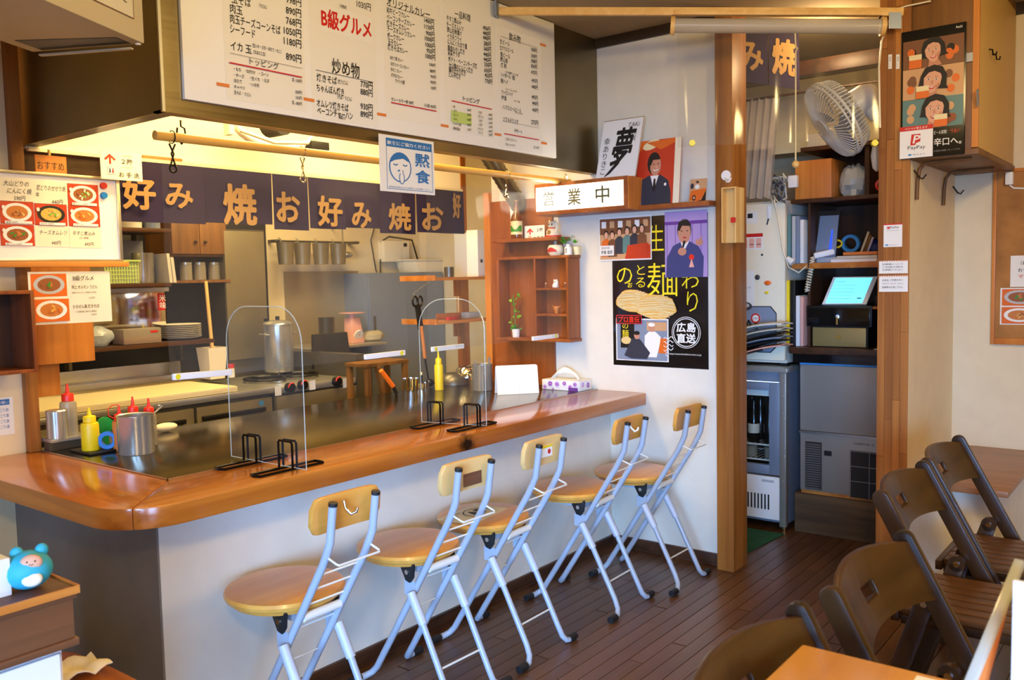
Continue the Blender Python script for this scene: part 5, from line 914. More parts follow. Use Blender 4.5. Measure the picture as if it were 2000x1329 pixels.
# ================================================================== left condiments on the griddle
tz = ZT+.0025
c = Zp(270, 890, tz); c = V((c.x+.02, c.y+.045, 0)); pt = pot('water_pot', 'steel pot with a ladle handle at the left end of the griddle', (c.x, c.y, tz), .058, Yp(268, 813, c.y).z-tz, 'steel', handles=False)
th = thing('pot_ladle', 'thin steel ladle resting in the left griddle pot', 'ladle', (c.x, c.y, tz+.01)); part('handle', MB().tube([(c.x+.015, c.y, tz+.012), (c.x+.045, c.y-.01, tz+.115), (c.x+.095, c.y-.01, tz+.15), (c.x+.08, c.y-.01, tz+.151)], .003, 6), 'steel', th)
q = Zp(180, 878, tz+.012); tr = thing('black_tray', 'small black tray under the yellow squeeze bottle', 'tray', (q.x+.03, q.y, tz)); part('tray', MB().box((q.x-.035, q.y-.05, tz), (q.x+.11, q.y+.09, tz+.008)), 'black', tr, .003)
bottle('sauce_bottle', 'short yellow squeeze bottle on the black tray', (q.x+.002, q.y+.012, tz+.0085), .029, .145, 'yellow', 'yellow')
p = V((q.x+.045, q.y-.02, tz+.009)); tp = thing('tape_roll', 'blue roll of tape standing on the black tray', 'tape', p); part('ring', MB().lathe([(.017, -.011), (.03, -.011), (.03, .011), (.017, .011), (.017, -.011)], p+V((0, 0, .03)), 28, Matrix.Rotation(R(55), 3, 'Z') @ Matrix.Rotation(PI/2, 3, 'Y')), 'tape_blue', tp, smooth=40)
p = V((q.x+.075, q.y+.05, tz+.0085)); gl = thing('tape_dispenser', 'green plastic sponge holder behind the blue tape', 'holder', p); part('fan', MB().prism([p+V((.03*math.cos(t), 0, .07+.03*math.sin(t))) for t in [2*PI*i/16 for i in range(16)]], (0, .012, 0)), 'green_plastic', gl, .002); part('stand', MB().box(p+V((-.012, .001, 0)), p+V((.012, .011, .045))), 'green_plastic', gl)
for i, (u, v, lp, lb) in enumerate(((232, 800, True, 'red capped bottle with a looped cap strap behind the left pot'), (259, 790, False, 'red capped bottle directly behind the left pot'), (290, 792, False, 'red capped bottle at the right behind the left pot'))):
    cc = Yp(u, v, c.y+.10+.03*(i == 1)); bottle('sauce_bottle', lb, (cc.x, cc.y, tz), .024, Yp(u, (792, 775, 778)[i], cc.y).z-tz, 'bottle_plastic' if i else 'orange_paper', 'bright_red', 'red capped sauce bottles', loop=lp)
# ledge with steel can and bottle
a, b = Yp(80, 850, 3.12), Yp(165, 822, 3.12); cl = thing('condiment_ledge', 'narrow steel ledge at the back left of the griddle', 'ledge', (a.x, 3.15, tz)); part('ledge', MB().box((1.378, 3.10, tz+.03), (a.x+.21, 3.19, tz+.042)), 'steel', cl, .002); part('riser', MB().box((1.378, 3.12, tz), (a.x+.21, 3.16, tz+.0295)), 'steel_dark', cl)
lz = tz+.0425
c = Yp(100, 820, 3.13); c.x = max(c.x, 1.412); cn = thing('steel_canister', 'steel shaker can at the far left of the griddle', 'canister', (c.x, 3.13, lz)); hc = Yp(100, 802, 3.13).z-lz; part('can', MB().cyl((c.x, 3.13, lz), (c.x, 3.13, lz+hc*.85), .033, n=24), 'steel', cn, smooth=40); part('lid', MB().lathe([(0, hc*.851), (.034, hc*.851), (.034, hc*.96), (.03, hc), (0, hc)], (c.x, 3.13, lz), 24), 'steel', cn, smooth=40)
c = Yp(122, 820, 3.165); bottle('sauce_bottle', 'large red capped bottle of dark sauce behind the steel can', (c.x+.02, 3.16, lz), .028, Yp(112, 752, 3.16).z-lz, 'bottle_plastic', 'bright_red', 'red capped sauce bottles')
c = Zp(335, 846, tz); one('folded_cloth', 'folded cream cloth at the back edge of the griddle', 'cloth', MB().ball((c.x+.01, 3.15, tz+.016), .05, .028, .016, 14, 8), 'cloth_cream', smooth=60)
# ================================================================== acrylic screens with wire stands
def stand(name, label, x, y, L=.235):
    th = thing(name, label, 'stand', (x, y, ZT), 'black wire stands for the acrylic screens'); z = ZT+.0045; h = .085; wy = .045
    part('base_wire', MB().tube([(x-L/2, y-wy/2, z), (x+L/2, y-wy/2, z), (x+L/2+.006, y, z), (x+L/2, y+wy/2, z), (x-L/2, y+wy/2, z), (x-L/2-.006, y, z)], .0042, 6, True), 'wire', th)
    for s in (-.008, .008): part('upright_loop', MB().tube([(x+s, y-.033, z), (x+s, y-.033, z+h-.006), (x+s, y-.027, z+h), (x+s, y+.027, z+h), (x+s, y+.033, z+h-.006), (x+s, y+.033, z)], .0038, 6), 'wire', th)
def screen(x, y0, y1, ztop, label, sh=0.0):
    th = thing('acrylic_screen', label, 'screen', (x, (y0+y1)/2, ZT+.01), 'clear acrylic screens on the counter'); r = .11; z0 = ZT+.010
    pts = [(y0, z0), (y1, z0)]
    for (cy, a0) in ((y1-r, 0), (y0+r, PI/2)):
        for i in range(9): t = a0+PI/2*i/8; pts.append((cy+r*math.cos(t), ztop-r+r*math.sin(t)))
    X_ = lambda a: x+sh*(y1-a)/(y1-y0)
    part('pane', MB().prism([(X_(a)-.0015, a, b) for a, b in pts], (.003, 0, 0)), 'acrylic', th)
    ed = MB().tube([(X_(a), a, b) for a, b in pts], .0017, 5, True); part('pane_edge', ed, 'acrylic_edge', th); return th
screen(1.655, 2.086, 2.463, 1.275, 'left rounded clear acrylic screen on the counter'); screen(2.475, 2.12, 2.40, 1.27, 'right rounded clear acrylic screen on the counter', .06)
stand('screen_stand', 'rear black wire stand of the left acrylic screen', 1.655, 2.352); stand('screen_stand', 'front black wire stand of the left acrylic screen', 1.655, 2.173); stand('screen_stand', 'rear black wire stand of the right acrylic screen', 2.495, 2.345); stand('screen_stand', 'front black wire stand of the right acrylic screen', 2.52, 2.178)
# ================================================================== far wall: light sign, pictures, poster
ls = thing('light_sign', 'glowing white sign box saying open for business', 'sign', (3.6, 2.33, 1.64)); p = [Xp(*q, 3.5) for q in ((1045, 372), (1215, 347), (1218, 402), (1048, 412))]
ya, yb, za, zb2 = 2.579, 2.087, 1.664, 1.778
part('case', MB().box((3.505, yb-.02, za-.02), (3.698, ya+.012, zb2+.018)), 'shelf_wood', ls, .003)
part('side_board', MB().box((3.507, yb-.027, za-.018), (3.698, yb-.0205, zb2+.016)), 'orange_wood', ls, .001)
S = Sheet((3.503, ya, za), (0, -1, 0), (0, 0, 1)); W, H = ya-yb, zb2-za; S.slab(W, H, .002, 'light_sign', 'panel'); S.text('営', W*.09, H*.2, H*.62, 'sign_letter', W*.13, .005, name='character#1'); S.text('業', W*.38, H*.16, H*.68, 'sign_letter', W*.15, .02, name='character#2'); S.text('中', W*.70, H*.15, H*.7, 'sign_letter', W*.15, .02, name='character#3'); S.finish(ls)
pl = area('light_sign_glow', (3.49, 2.33, 1.72), (2.5, 2.33, 1.65), .46, .09, 1.6, (1, .86, .62))
ps = thing('picture_ledge', 'narrow wooden ledge carrying pictures on the far wall', 'shelf', (3.65, 1.87, 1.64)); part('board', MB().box((3.59, 1.707, 1.642), (3.699, 2.055, 1.664)), 'shelf_wood', ps, .002); PZ = 1.6645
# calligraphy board leaning on the light sign
a, b, c_, d_ = Xp(1160, 348, 3.6), Xp(1246, 342, 3.62), Xp(1263, 237, 3.66), Xp(1177, 252, 3.66)
zc = zb2+.019; cbd = thing('calligraphy_board', 'white autograph board with bold black brush character', 'picture', (3.6, 2.15, zc)); o_ = V(Xp(1163, 351, 3.58)); o_.z = zc+.001; u_ = V((0.02, -1, .0)).normalized(); v_ = V((.055, -.018, .27)).normalized()
S = Sheet(o_, u_, v_); W, H = .215, .285; S.slab(W, H, .003, 'white', 'board'); S.rect(0, 0, W, .003, 'gold'); S.rect(W-.003, 0, .003, H, 'gold'); S.rect(0, H-.003, W, .003, 'gold')
S.text('夢', W*.30, H*.22, H*.62, w_=W*.46, bold=.022, slant=.12, name='character'); S.brush([(W*.62, H*.42), (W*.5, H*.25), (W*.32, H*.1), (W*.22, H*.04)], [.006, .009, .007, .002]); S.text('TAKi', W*.62, H*.84, H*.09, bold=0, slant=.2, maxw=W*.34); S.text('和\n咲', W*.74, H*.6, H*.2, bold=0); S.text('幸\nあ\nり\nき\nこ', W*.08, H*.08, H*.62, bold=0); S.finish(cbd)
# portrait panel, small photo
def leanX(name, label, o, W, H, lean=.035, tw=0):
    th = thing(name, label, 'picture', (o[0], o[1]-W/2, o[2])); S = Sheet(o, (tw, -1, 0), (lean, 0, H)); return th, S
c = Xp(1245, 392, 3.62); th, S = leanX('portrait_photo', 'portrait of a smiling man in a dark suit on red', (3.615, c.y+.01, PZ), .25, .3); W, H = .225, .30
S.slab(W, H, .003, 'photo_red', 'board'); S.rect(W*.86, 0, W*.14, H, 'paper_warm'); S.poly([(0, H*.8), (W*.3, H), (W*.05, H), (0, H*.97)], 'photo_orange', 'photo'); S.oval(W*.32, H*.93, W*.2, H*.07, 'cream', 'photo', rot=.3); S.poly([(W*.2, H*.97), (W*.55, H*.84), (W*.86, H*.93), (W*.86, H)], 'photo_orange', 'photo')
S.poly([(0, 0), (0, H*.22), (W*.1, H*.38), (W*.3, H*.46), (W*.42, H*.36), (W*.55, H*.46), (W*.74, H*.36), (W*.8, H*.2), (W*.82, 0)], 'suit', 'photo'); S.poly([(W*.33, H*.45), (W*.42, H*.22), (W*.52, H*.45)], 'white', 'photo'); S.poly([(W*.41, H*.4), (W*.39, H*.25), (W*.42, H*.19), (W*.46, H*.25), (W*.45, H*.4)], 'hair', 'photo'); S.oval(W*.4, H*.64, W*.15, H*.17, 'hair', 'photo'); S.oval(W*.44, H*.6, W*.125, H*.155, 'skin2', 'photo'); S.poly([(W*.28, H*.66), (W*.33, H*.76), (W*.47, H*.78), (W*.55, H*.7), (W*.52, H*.69), (W*.38, H*.69), (W*.33, H*.6)], 'hair', 'photo')
for k in (.40, .50): S.oval(W*k, H*.625, W*.02, H*.008, 'ink', 'photo', 8)
S.oval(W*.46, H*.575, W*.018, H*.02, 'skin', 'photo', 8); S.brush([(W*.39, H*.535), (W*.45, H*.52), (W*.51, H*.54)], .0022, 'white', 'photo'); S.oval(W*.68, H*.3, W*.03, H*.025, 'white', 'photo', 8); S.rect(W*.01, H*.01, W*.13, H*.05, 'white'); S.finish(th)
c = Xp(1345, 388, 3.66); th, S = leanX('small_photo', 'small curled photo with an orange car on the picture ledge', (3.66, c.y, PZ), .09, .11, .02); W, H = .082, .108
S.slab(W, H, .001, 'photo_tan', 'board'); S.poly([(0, H*.1), (W*.1, H*.5), (W, H*.58), (W*.95, H*.3), (W*.6, H*.05)], 'photo_orange', 'photo'); S.oval(W*.3, H*.2, W*.11, H*.12, 'hair', 'photo'); S.oval(W*.3, H*.2, W*.06, H*.06, 'skin', 'photo'); S.poly([(W*.75, H*.1), (W, H*.5), (W, 0), (W*.3, 0)], 'hair', 'photo'); S.oval(W*.45, H*.82, W*.07, H*.06, 'skin', 'photo', 10); S.oval(W*.45, H*.86, W*.08, H*.05, 'hair', 'photo', 10); S.oval(W*.45, H*.66, W*.14, H*.1, 'paper', 'photo'); S.oval(W*.15, H*.7, W*.1, H*.12, 'suit', 'photo'); S.finish(th)
a = Xp(1257, 340, 3.66); th = thing('small_picture', 'small dark framed picture peeking behind the calligraphy board', 'picture', (3.68, a.y, PZ)); part('panel', MB().box((3.685, a.y-.03, PZ), (3.693, a.y+.06, PZ+.225)), 'photo_brown', th, .001); part('inset', MB().box((3.6835, a.y-.02, PZ+.12), (3.6848, a.y+.02, PZ+.21)), 'photo_tan', th)
# noodle poster
a, b = Xp(1198, 430, 3.697), Xp(1384, 722, 3.697); y0, y1, z0, z1 = 2.27, 1.765, .907, 1.62
th = thing('noodle_poster', 'black poster with yellow calligraphy and raw noodles on the far wall', 'poster', (3.697, 2.0, z0)); S = Sheet((3.6985, y0, z0), (0, -1, 0), (0, 0, 1)); W, H = y0-y1, z1-z0
S.slab(W, H, .0008, 'black_gloss')
S.text('生', W*.40, H*.77, H*.17, 'yellow_ink', W*.16, -.005, name='character#1'); S.text('麺', W*.38, H*.47, H*.22, 'yellow_ink', W*.32, -.005, name='character#2'); S.text('の', W*.05, H*.555, H*.11, 'yellow_ink', W*.17, -.005, name='character#3'); S.text('ぉ', W*.17, H*.53, H*.035, 'yellow_ink', W*.05, .005, name='character#4'); S.text('と\nる', W*.26, H*.53, H*.15, 'yellow_ink', W*.1, -.005, name='character#5'); S.text('わ', W*.74, H*.52, H*.1, 'yellow_ink', W*.17, -.005, name='character#6'); S.text('り', W*.79, H*.37, H*.13, 'yellow_ink', W*.11, -.01, name='character#7')
rn = random.Random(5)
for (cx, cy, rx, ry) in ((W*.23, H*.44, W*.18, H*.07), (W*.48, H*.40, W*.2, H*.075)):
    S.poly([(cx+rx*(1+.08*math.sin(5*t+cx*90))*math.copysign(abs(math.cos(t))**.7, math.cos(t)), cy+ry*(1+.1*math.sin(4*t+1))*math.copysign(abs(math.sin(t))**.7, math.sin(t))) for t in [2*PI*i/30 for i in range(30)]], 'food2', 'photo')
    for k in range(30):
        e = -.95+1.9*k/29; wv = rn.uniform(-.12, .12); sw = math.sqrt(max(.05, 1-abs(e)**2.6)); S.brush([(cx+rx*(q*2-1)*sw*.98, cy+ry*(e+wv*math.sin(q*PI*1.5)+.22*(math.sin(q*PI)-.6)*(1-abs(e)))) for q in [i/8 for i in range(9)]], .0011, ('cream', 'noodle', 'label_cream')[k % 3], 'photo')
S.rect(W*.05, H*.285, W*.28, H*.06, 'red_ink', 'print'); S.rect(W*.058, H*.291, W*.264, H*.048, 'black_gloss', 'print'); S.text('プロ直伝', W*.075, H*.295, H*.04, 'bright_red', W*.23, .02)
cx, cy = W*.79, H*.235; S.oval(cx, cy, W*.145, W*.145, 'white', 'print', 36, ring=.035); S.oval(cx, cy, W*.13, W*.13, 'white', 'print', 36, ring=.05); S.text('広島', cx-W*.095, cy+W*.005, W*.085, 'white', W*.19, .03); S.text('直送', cx-W*.095, cy-W*.095, W*.085, 'white', W*.19, .03)
for k in range(4): S.brush([(W*.56+W*.1*i/8, H*(.19-.025*k)+.006*math.sin(i*1.3+k)+H*.012*i/8) for i in range(9)], .0016, 'white', 'print')
S.text('http://www.hiroshima-men.co.jp', W*.62, H*.085, H*.015, 'white', W*.32, 0); S.oval(W*.595, H*.09, W*.015, W*.02, 'white', 'print', 14, ring=.25); S.finish(th)
# photos pinned over the poster
th, S, W, H = sheetX('group_photo', 'photo of six seated people taped at the poster top left', 'photo', 1170, 426, 1273, 507, 3.694); S.rect(W*.015, H*.03, W*.97, H*.93, 'photo_tan', 'photo'); S.rect(W*.015, H*.6, W*.97, H*.36, 'photo_brown', 'photo'); rn = random.Random(8)
for k in range(6): S.rect(W*(.05+.16*k), H*.75, W*.09, H*.15, ('paper', 'photo_tan')[k % 2], 'photo')
S.poly([(W*.5, H*.03), (W*.55, H*.3), (W*.98, H*.34), (W*.98, H*.03)], 'photo_red', 'photo')
for k, (x, y, m_) in enumerate(((.14, .55, 'photo_orange'), (.26, .54, 'photo_brown'), (.4, .6, 'suit'), (.55, .62, 'photo_teal'), (.69, .65, 'suit'), (.83, .66, 'photo_brown'))):
    S.poly([(W*(x-.09), H*max(.03, y-.45)), (W*(x-.085), H*(y-.12)), (W*(x-.03), H*(y-.05)), (W*(x+.03), H*(y-.05)), (W*(x+.085), H*(y-.12)), (W*(x+.09), H*max(.03, y-.45))], m_, 'photo'); S.oval(W*x, H*(y+.05), W*.05, H*.105, 'hair', 'photo', 12); S.oval(W*x, H*(y+.03), W*.037, H*.08, 'skin', 'photo', 12)
S.poly([(W*.52, H*.1), (W*.56, H*.34), (W*.95, H*.38), (W*.9, H*.1)], 'photo_red', 'photo'); S.rect(W*.015, H*.12, W*.28, H*.23, 'paper'); S.text('真庭市長', W*.05, H*.27, H*.05, bold=0); S.text('伊東 香織', W*.04, H*.15, H*.09, w_=W*.23); S.finish(th)
th, S, W, H = sheetX('speaker_photo', 'photo of a man in a blue suit speaking into a microphone', 'photo', 1298, 415, 1382, 541, 3.693, mat='photo_lilac'); S.rect(0, H*.8, W, H*.05, 'purple', 'photo')
for k in range(5): S.rect(W*(.05+.2*k), H*.2, W*.012, H*.6, 'purple', 'photo')
S.poly([(W*.03, 0), (W*.05, H*.3), (W*.2, H*.48), (W*.4, H*.54), (W*.6, H*.54), (W*.8, H*.46), (W*.92, H*.3), (W*.9, 0)], 'suit_blue', 'photo'); S.poly([(W*.38, H*.54), (W*.45, H*.38), (W*.58, H*.54)], 'white', 'photo'); S.oval(W*.47, H*.71, W*.17, H*.17, 'hair_grey', 'photo'); S.oval(W*.47, H*.67, W*.15, H*.16, 'skin2', 'photo'); S.poly([(W*.31, H*.72), (W*.34, H*.84), (W*.55, H*.87), (W*.64, H*.78), (W*.6, H*.77), (W*.42, H*.78), (W*.36, H*.7)], 'hair', 'photo')
for k in (.41, .54): S.oval(W*k, H*.7, W*.025, H*.008, 'ink', 'photo', 8)
S.oval(W*.48, H*.6, W*.04, H*.012, 'red_ink', 'photo', 10); S.brush([(W*.42, H*.42), (W*.48, H*.55)], [.004, .006], 'black', 'photo'); S.oval(W*.42, H*.39, W*.1, H*.06, 'skin2', 'photo'); S.oval(W*.82, H*.52, W*.09, H*.05, 'skin2', 'photo'); S.brush([(W*.86, H*.53), (W*.87, H*.62)], .003, 'skin2', 'photo'); S.oval(W*.64, H*.3, W*.06, H*.045, 'bright_red', 'photo'); S.poly([(W*.58, H*.15), (W*.64, H*.28), (W*.7, H*.15)], 'pink', 'photo'); S.finish(th)
th, S, W, H = sheetX('kitchen_photo', 'photo of two men at a restaurant taped on the lower poster', 'photo', 1203, 622, 1306, 708, 3.694); S.rect(W*.02, H*.02, W*.96, H*.95, 'bluegrey', 'photo'); S.rect(W*.09, H*.3, W*.27, H*.62, 'black', 'photo'); S.text('の\n麺', W*.12, H*.55, H*.35, 'yellow_ink', bold=0); S.oval(W*.2, H*.48, W*.1, H*.09, 'noodle', 'photo', 12); S.rect(W*.6, H*.72, W*.37, H*.2, 'photo_tan', 'photo'); S.rect(W*.82, H*.2, W*.15, H*.35, 'photo_orange', 'photo')
S.poly([(W*.55, H*.1), (W*.56, H*.6), (W*.64, H*.7), (W*.76, H*.7), (W*.86, H*.58), (W*.84, H*.4), (W*.78, H*.1)], 'paper', 'photo'); S.oval(W*.69, H*.78, W*.06, H*.09, 'skin2', 'photo', 12); S.oval(W*.69, H*.86, W*.065, H*.045, 'white', 'photo', 12); S.poly([(W*.16, H*.12), (W*.3, H*.5), (W*.38, H*.56), (W*.48, H*.5), (W*.66, H*.2), (W*.6, H*.05), (W*.3, H*.05)], 'suit', 'photo'); S.oval(W*.41, H*.6, W*.055, H*.09, 'skin2', 'photo', 12); S.oval(W*.41, H*.66, W*.058, H*.05, 'hair', 'photo', 12); S.finish(th)
# hook and key box on the left door post
c = Xp(1430, 345, 3.62); hk = thing('wall_hook', 'white round adhesive hook on the left door post', 'hook', (3.64, 1.67, c.z)); c.y = 1.652; part('plate', MB().cyl((3.649, c.y, c.z+.01), (3.642, c.y, c.z+.01), .022, n=18), 'white_gloss', hk, smooth=40); part('hook', MB().tube([(3.642, c.y, c.z-.002), (3.625, c.y-.012, c.z-.02), (3.615, c.y-.028, c.z-.02), (3.612, c.y-.036, c.z-.005)], .006, 8), 'white_gloss', hk, smooth=60)
kb = thing('wooden_holder', 'pale open wooden box fixed to the left door post', 'box', (3.61, 1.64, 1.45)); a, b = Xp(1413, 475, 3.58), Xp(1441, 365, 3.58)
part('back_board', MB().box((3.6, b.y, a.z), (3.648, a.y, b.z)), 'pine_z', kb, .001)
part('side', MB().box((3.56, a.y-.006, a.z), (3.5995, a.y, b.z)).box((3.56, b.y, a.z), (3.5995, b.y+.006, b.z)).box((3.56, b.y+.0061, b.z-.006), (3.5995, a.y-.0061, b.z)), 'pine_z', kb); c = Xp(1432, 430, 3.56); part('clip', MB().box((3.552, c.y-.012, c.z-.011), (3.5595, c.y+.008, c.z+.011)), 'red', kb, .002)
# ================================================================== roller blind of clear vinyl across the doorway
L0 = V((2.895, 2.30, 2.43)); R0 = V((3.60, 0.955, 2.36)); pnrm = V((R0.y-L0.y, -(R0.x-L0.x), 0)).normalized()
def Pp(u, v):
    d = ray(u, v); t = (L0-EYE).dot(pnrm)/d.dot(pnrm); return EYE+d*t
sl, sr = Pp(975, 22), Pp(1764, 24); stk = thing('pine_rail', 'long pine rail from the hood to the right door post', 'rail', sl); dv = (sr-sl).normalized()
part('rail', MB().bar(sl, sr, .02, .03), 'pine', stk, .002); part('bracket', MB().obox(Pp(970, 18), .004, .03, .03, (dv, pnrm, V((0, 0, 1)))), 'steel_blue', stk); part('bracket', MB().obox(Pp(1747, 42)+pnrm*.012, .022, .003, .03, (dv, pnrm, V((0, 0, 1)))), 'steel_blue', stk)
rb = thing('roller_blind', 'rolled clear vinyl blind hanging from the pine rail', 'blind', Pp(1315, 52)); r0, r1 = Pp(1316, 50), Pp(1722, 52)
part('roll', MB().cyl(r0, r1, .028, n=20), 'blind_roll', rb, smooth=40); part('headrail', MB().bar(r0+V((0, 0, .048)), r1+V((0, 0, .048)), .03, .018), 'pine', rb, .002); part('end_cap', MB().cyl(r0-dv*.012, r0+dv*.004, .036, n=16), 'pine', rb, smooth=40); part('end_cap', MB().cyl(r1-dv*.004, r1+dv*.012, .036, n=16), 'pine', rb, smooth=40)
part('hook_wire', MB().tube([Pp(1319, 22), Pp(1313, 30), Pp(1317, 46)], .003, 6).tube([Pp(1719, 16), Pp(1722, 30), Pp(1715, 40)], .003, 6), 'wire', rb)
bz0 = Pp(1345, 287).z
def vf_(s, t):
    p = Pp(1322, 60)+(Pp(1718, 60)-Pp(1322, 60))*s; z = bz0+(p.z-bz0)*t; return p+V((0, 0, z-p.z))+pnrm*(.01*math.sin(9*s)*(1-t)+.004*math.sin(31*s))
part('film', MB().grid(vf_, 30, 6), 'vinyl', rb, smooth=80)
for u in (1352, 1708):
    c = Pp(u, 280); part('pin', MB().cyl(c-pnrm*.012, c+pnrm*.012, .012, n=14), 'sticker_yellow', rb, smooth=40)
cd = thing('pull_cord', 'pull cord with a wooden ball in the doorway', 'cord', Pp(1554, 325)); part('cord', MB().tube([Pp(1552, 45), Pp(1554, 90), Pp(1557, 95), Pp(1554, 102), Pp(1554, 314)], .003, 6), 'rope', cd); part('ball', MB().ball(Pp(1554, 321), .0145), 'pine', cd, smooth=60)
cbm = thing('power_cable', 'white cable running down the right door post', 'cable', (3.64, .98, 1.6)); part('cable', MB().tube([Xp(u, v, 3.642) for u, v in ((1818, 2), (1770, 12), (1745, 20), (1735, 45), (1722, 80), (1717, 130), (1718, 200), (1719, 250))], .004, 6), 'plastic_cream', cbm, smooth=60)
# ================================================================== stickers on the right door post
def stick(name, label, u0, v0, u1, v1, f, cat_='sticker', x=3.648):
    th, S, W, H = sheetX(name, label, cat_, u0, v0, u1, v1, x, .0006); f(S, W, H); S.finish(th)
def ppay(S, W, H):
    S.rect(0, H*.95, W, H*.05, 'red'); S.rect(W*.17, H*.78, W*.17, H*.1, 'red'); S.text('P', W*.2, H*.79, H*.08, 'white'); S.text('PayPay', W*.37, H*.78, H*.1, w_=W*.45); S.rect(W*.14, H*.7, W*.7, H*.01, 'grey'); S.rect(W*.1, H*.06, W*.15, H*.06, 'sky_blue'); S.text('使えます', W*.3, H*.06, H*.05, 'grey', W*.5, 0)
stick('payment_sticker', 'white payment sticker with red top on the right door post', 1726, 438, 1762, 482, ppay)
def note(lines):
    def f(S, W, H):
        for k in range(12): S.poly([(W*(k/12), H*.93), (W*(k/12+.045), H*.93), (W*(k/12+.07), H), (W*(k/12+.025), H)], 'orange_paper')
        for i, t in enumerate(lines): S.text(t, W*.12, H*(.66-.22*i), H*.13, w_=W*.72, bold=0)
    return f
stick('post_notice', 'upper small printed notice on the right door post', 1717, 510, 1773, 534, note(['駐車場について', 'ご利用の際は', 'お声掛け下さい']), 'notice'); stick('post_notice', 'lower small printed notice on the right door post', 1717, 539, 1773, 570, note(['お支払 ご利用の方へ', 'ペイペイ・カード・ネット', '駐車券をお渡し下さい']), 'notice')
for i, (u, m_) in enumerate(((1738, 'paper'), (1753, 'charcoal'))): stick('post_label', ('white vertical label high on the right door post', 'dark vertical label high on the right door post')[i], u-3, 107, u+4, 134, lambda S, W, H: S.text('お会計\nは', W*.2, H*.1, H*.8, 'grey', W*.6, 0), 'label')
# ================================================================== alcove: cabinet, poster, brackets, table, cork board
cab = thing('wall_cabinet', 'wall cabinet with a plain yellowish door filling the alcove top', 'cabinet', (4.05, .78, 1.78)); Z0, Z1 = Yp(1909, 289, .669).z, CZ-.004
part('carcass', MB().box((3.662, .69, Z0), (4.446, .9005, Z1)), 'dark_oak', cab, .003); part('door', MB().box((3.676, .669, Z0+.004), (4.445, .6895, Z1-.03)), 'beige_panel', cab, .002); part('bottom_board', MB().box((3.652, .664, Z0-.022), (4.448, .9005, Z0-.0005)), 'dark_oak', cab, .002); part('edge_strip', MB().box((3.660, .668, Z0+.004), (3.6755, .6895, Z1-.03)), 'orange_wood', cab); part('top_rail', MB().box((3.662, .667, Z1-.0295), (4.446, .6895, Z1)), 'dark_oak', cab)
for (u, v) in ((1932, 103), (1939, 112)): c = Yp(u, v, .667); part('door_hook', MB().tube([(c.x, .668, c.z+.012), (c.x, .656, c.z+.01), (c.x, .654, c.z-.01), (c.x, .643, c.z-.012), (c.x, .641, c.z)], .003, 6), 'wire', cab)
c = Yp(1908, 190, .667); part('catch', MB().obox((c.x+.01, .666, c.z), .006, .003, .03, (V((1, 0, .3)).normalized(), V((0, 1, 0)), V((-.3, 0, 1)).normalized())), 'grey', cab); a = Xp(1893, 112, 3.655); part('hinge', MB().box((3.652, a.y-.012, a.z-.016), (3.6595, a.y+.022, a.z+.016)), 'grey_light', cab)
for i, x_ in enumerate((3.73, 4.18)):
    th = thing('shelf_bracket', 'bent wooden bracket under the wall cabinet, '+('near the door post' if i == 0 else 'nearer the alcove corner'), 'bracket', (x_, .8, 1.6), 'brackets under the wall cabinet')
    part('arm', MB().tube([(x_, .893, Z0-.17), (x_, .891, Z0-.10), (x_, .885, Z0-.055), (x_, .868, Z0-.034), (x_, .84, Z0-.03), (x_, .70, Z0-.03)], .0075, 8), 'dark_oak', th, smooth=60)
for i, (u, v) in enumerate(((1786, 345), (1862, 375))): c = Yp(u, v, .898); th = thing('coat_hook', ('dark hook on the alcove wall beside the post', 'dark hook on the alcove wall near the corner')[i], 'hook', (c.x, .895, c.z), 'hooks under the wall cabinet'); part('hook', MB().tube([(c.x, .9, c.z+.025), (c.x, .88, c.z-.005), (c.x, .868, c.z-.012), (c.x, .855, c.z+.005)], .003, 6), 'wire', th)
pc = Yp(1971, 348, .6); pgl = thing('socket_plug', 'white plug and cable beside the cabinet bottom', 'plug', (4.44, .75, 1.70)); c = Xp(1972, 350, 4.43); part('plug', MB().box((4.41, c.y-.015, c.z-.025), (4.448, c.y+.015, c.z+.03)), 'white', pgl, .004); part('cord', MB().tube([(4.43, c.y, c.z-.025), (4.43, c.y-.015, c.z-.04), (4.43, c.y-.1, c.z-.05)], .004, 6), 'white', pgl)
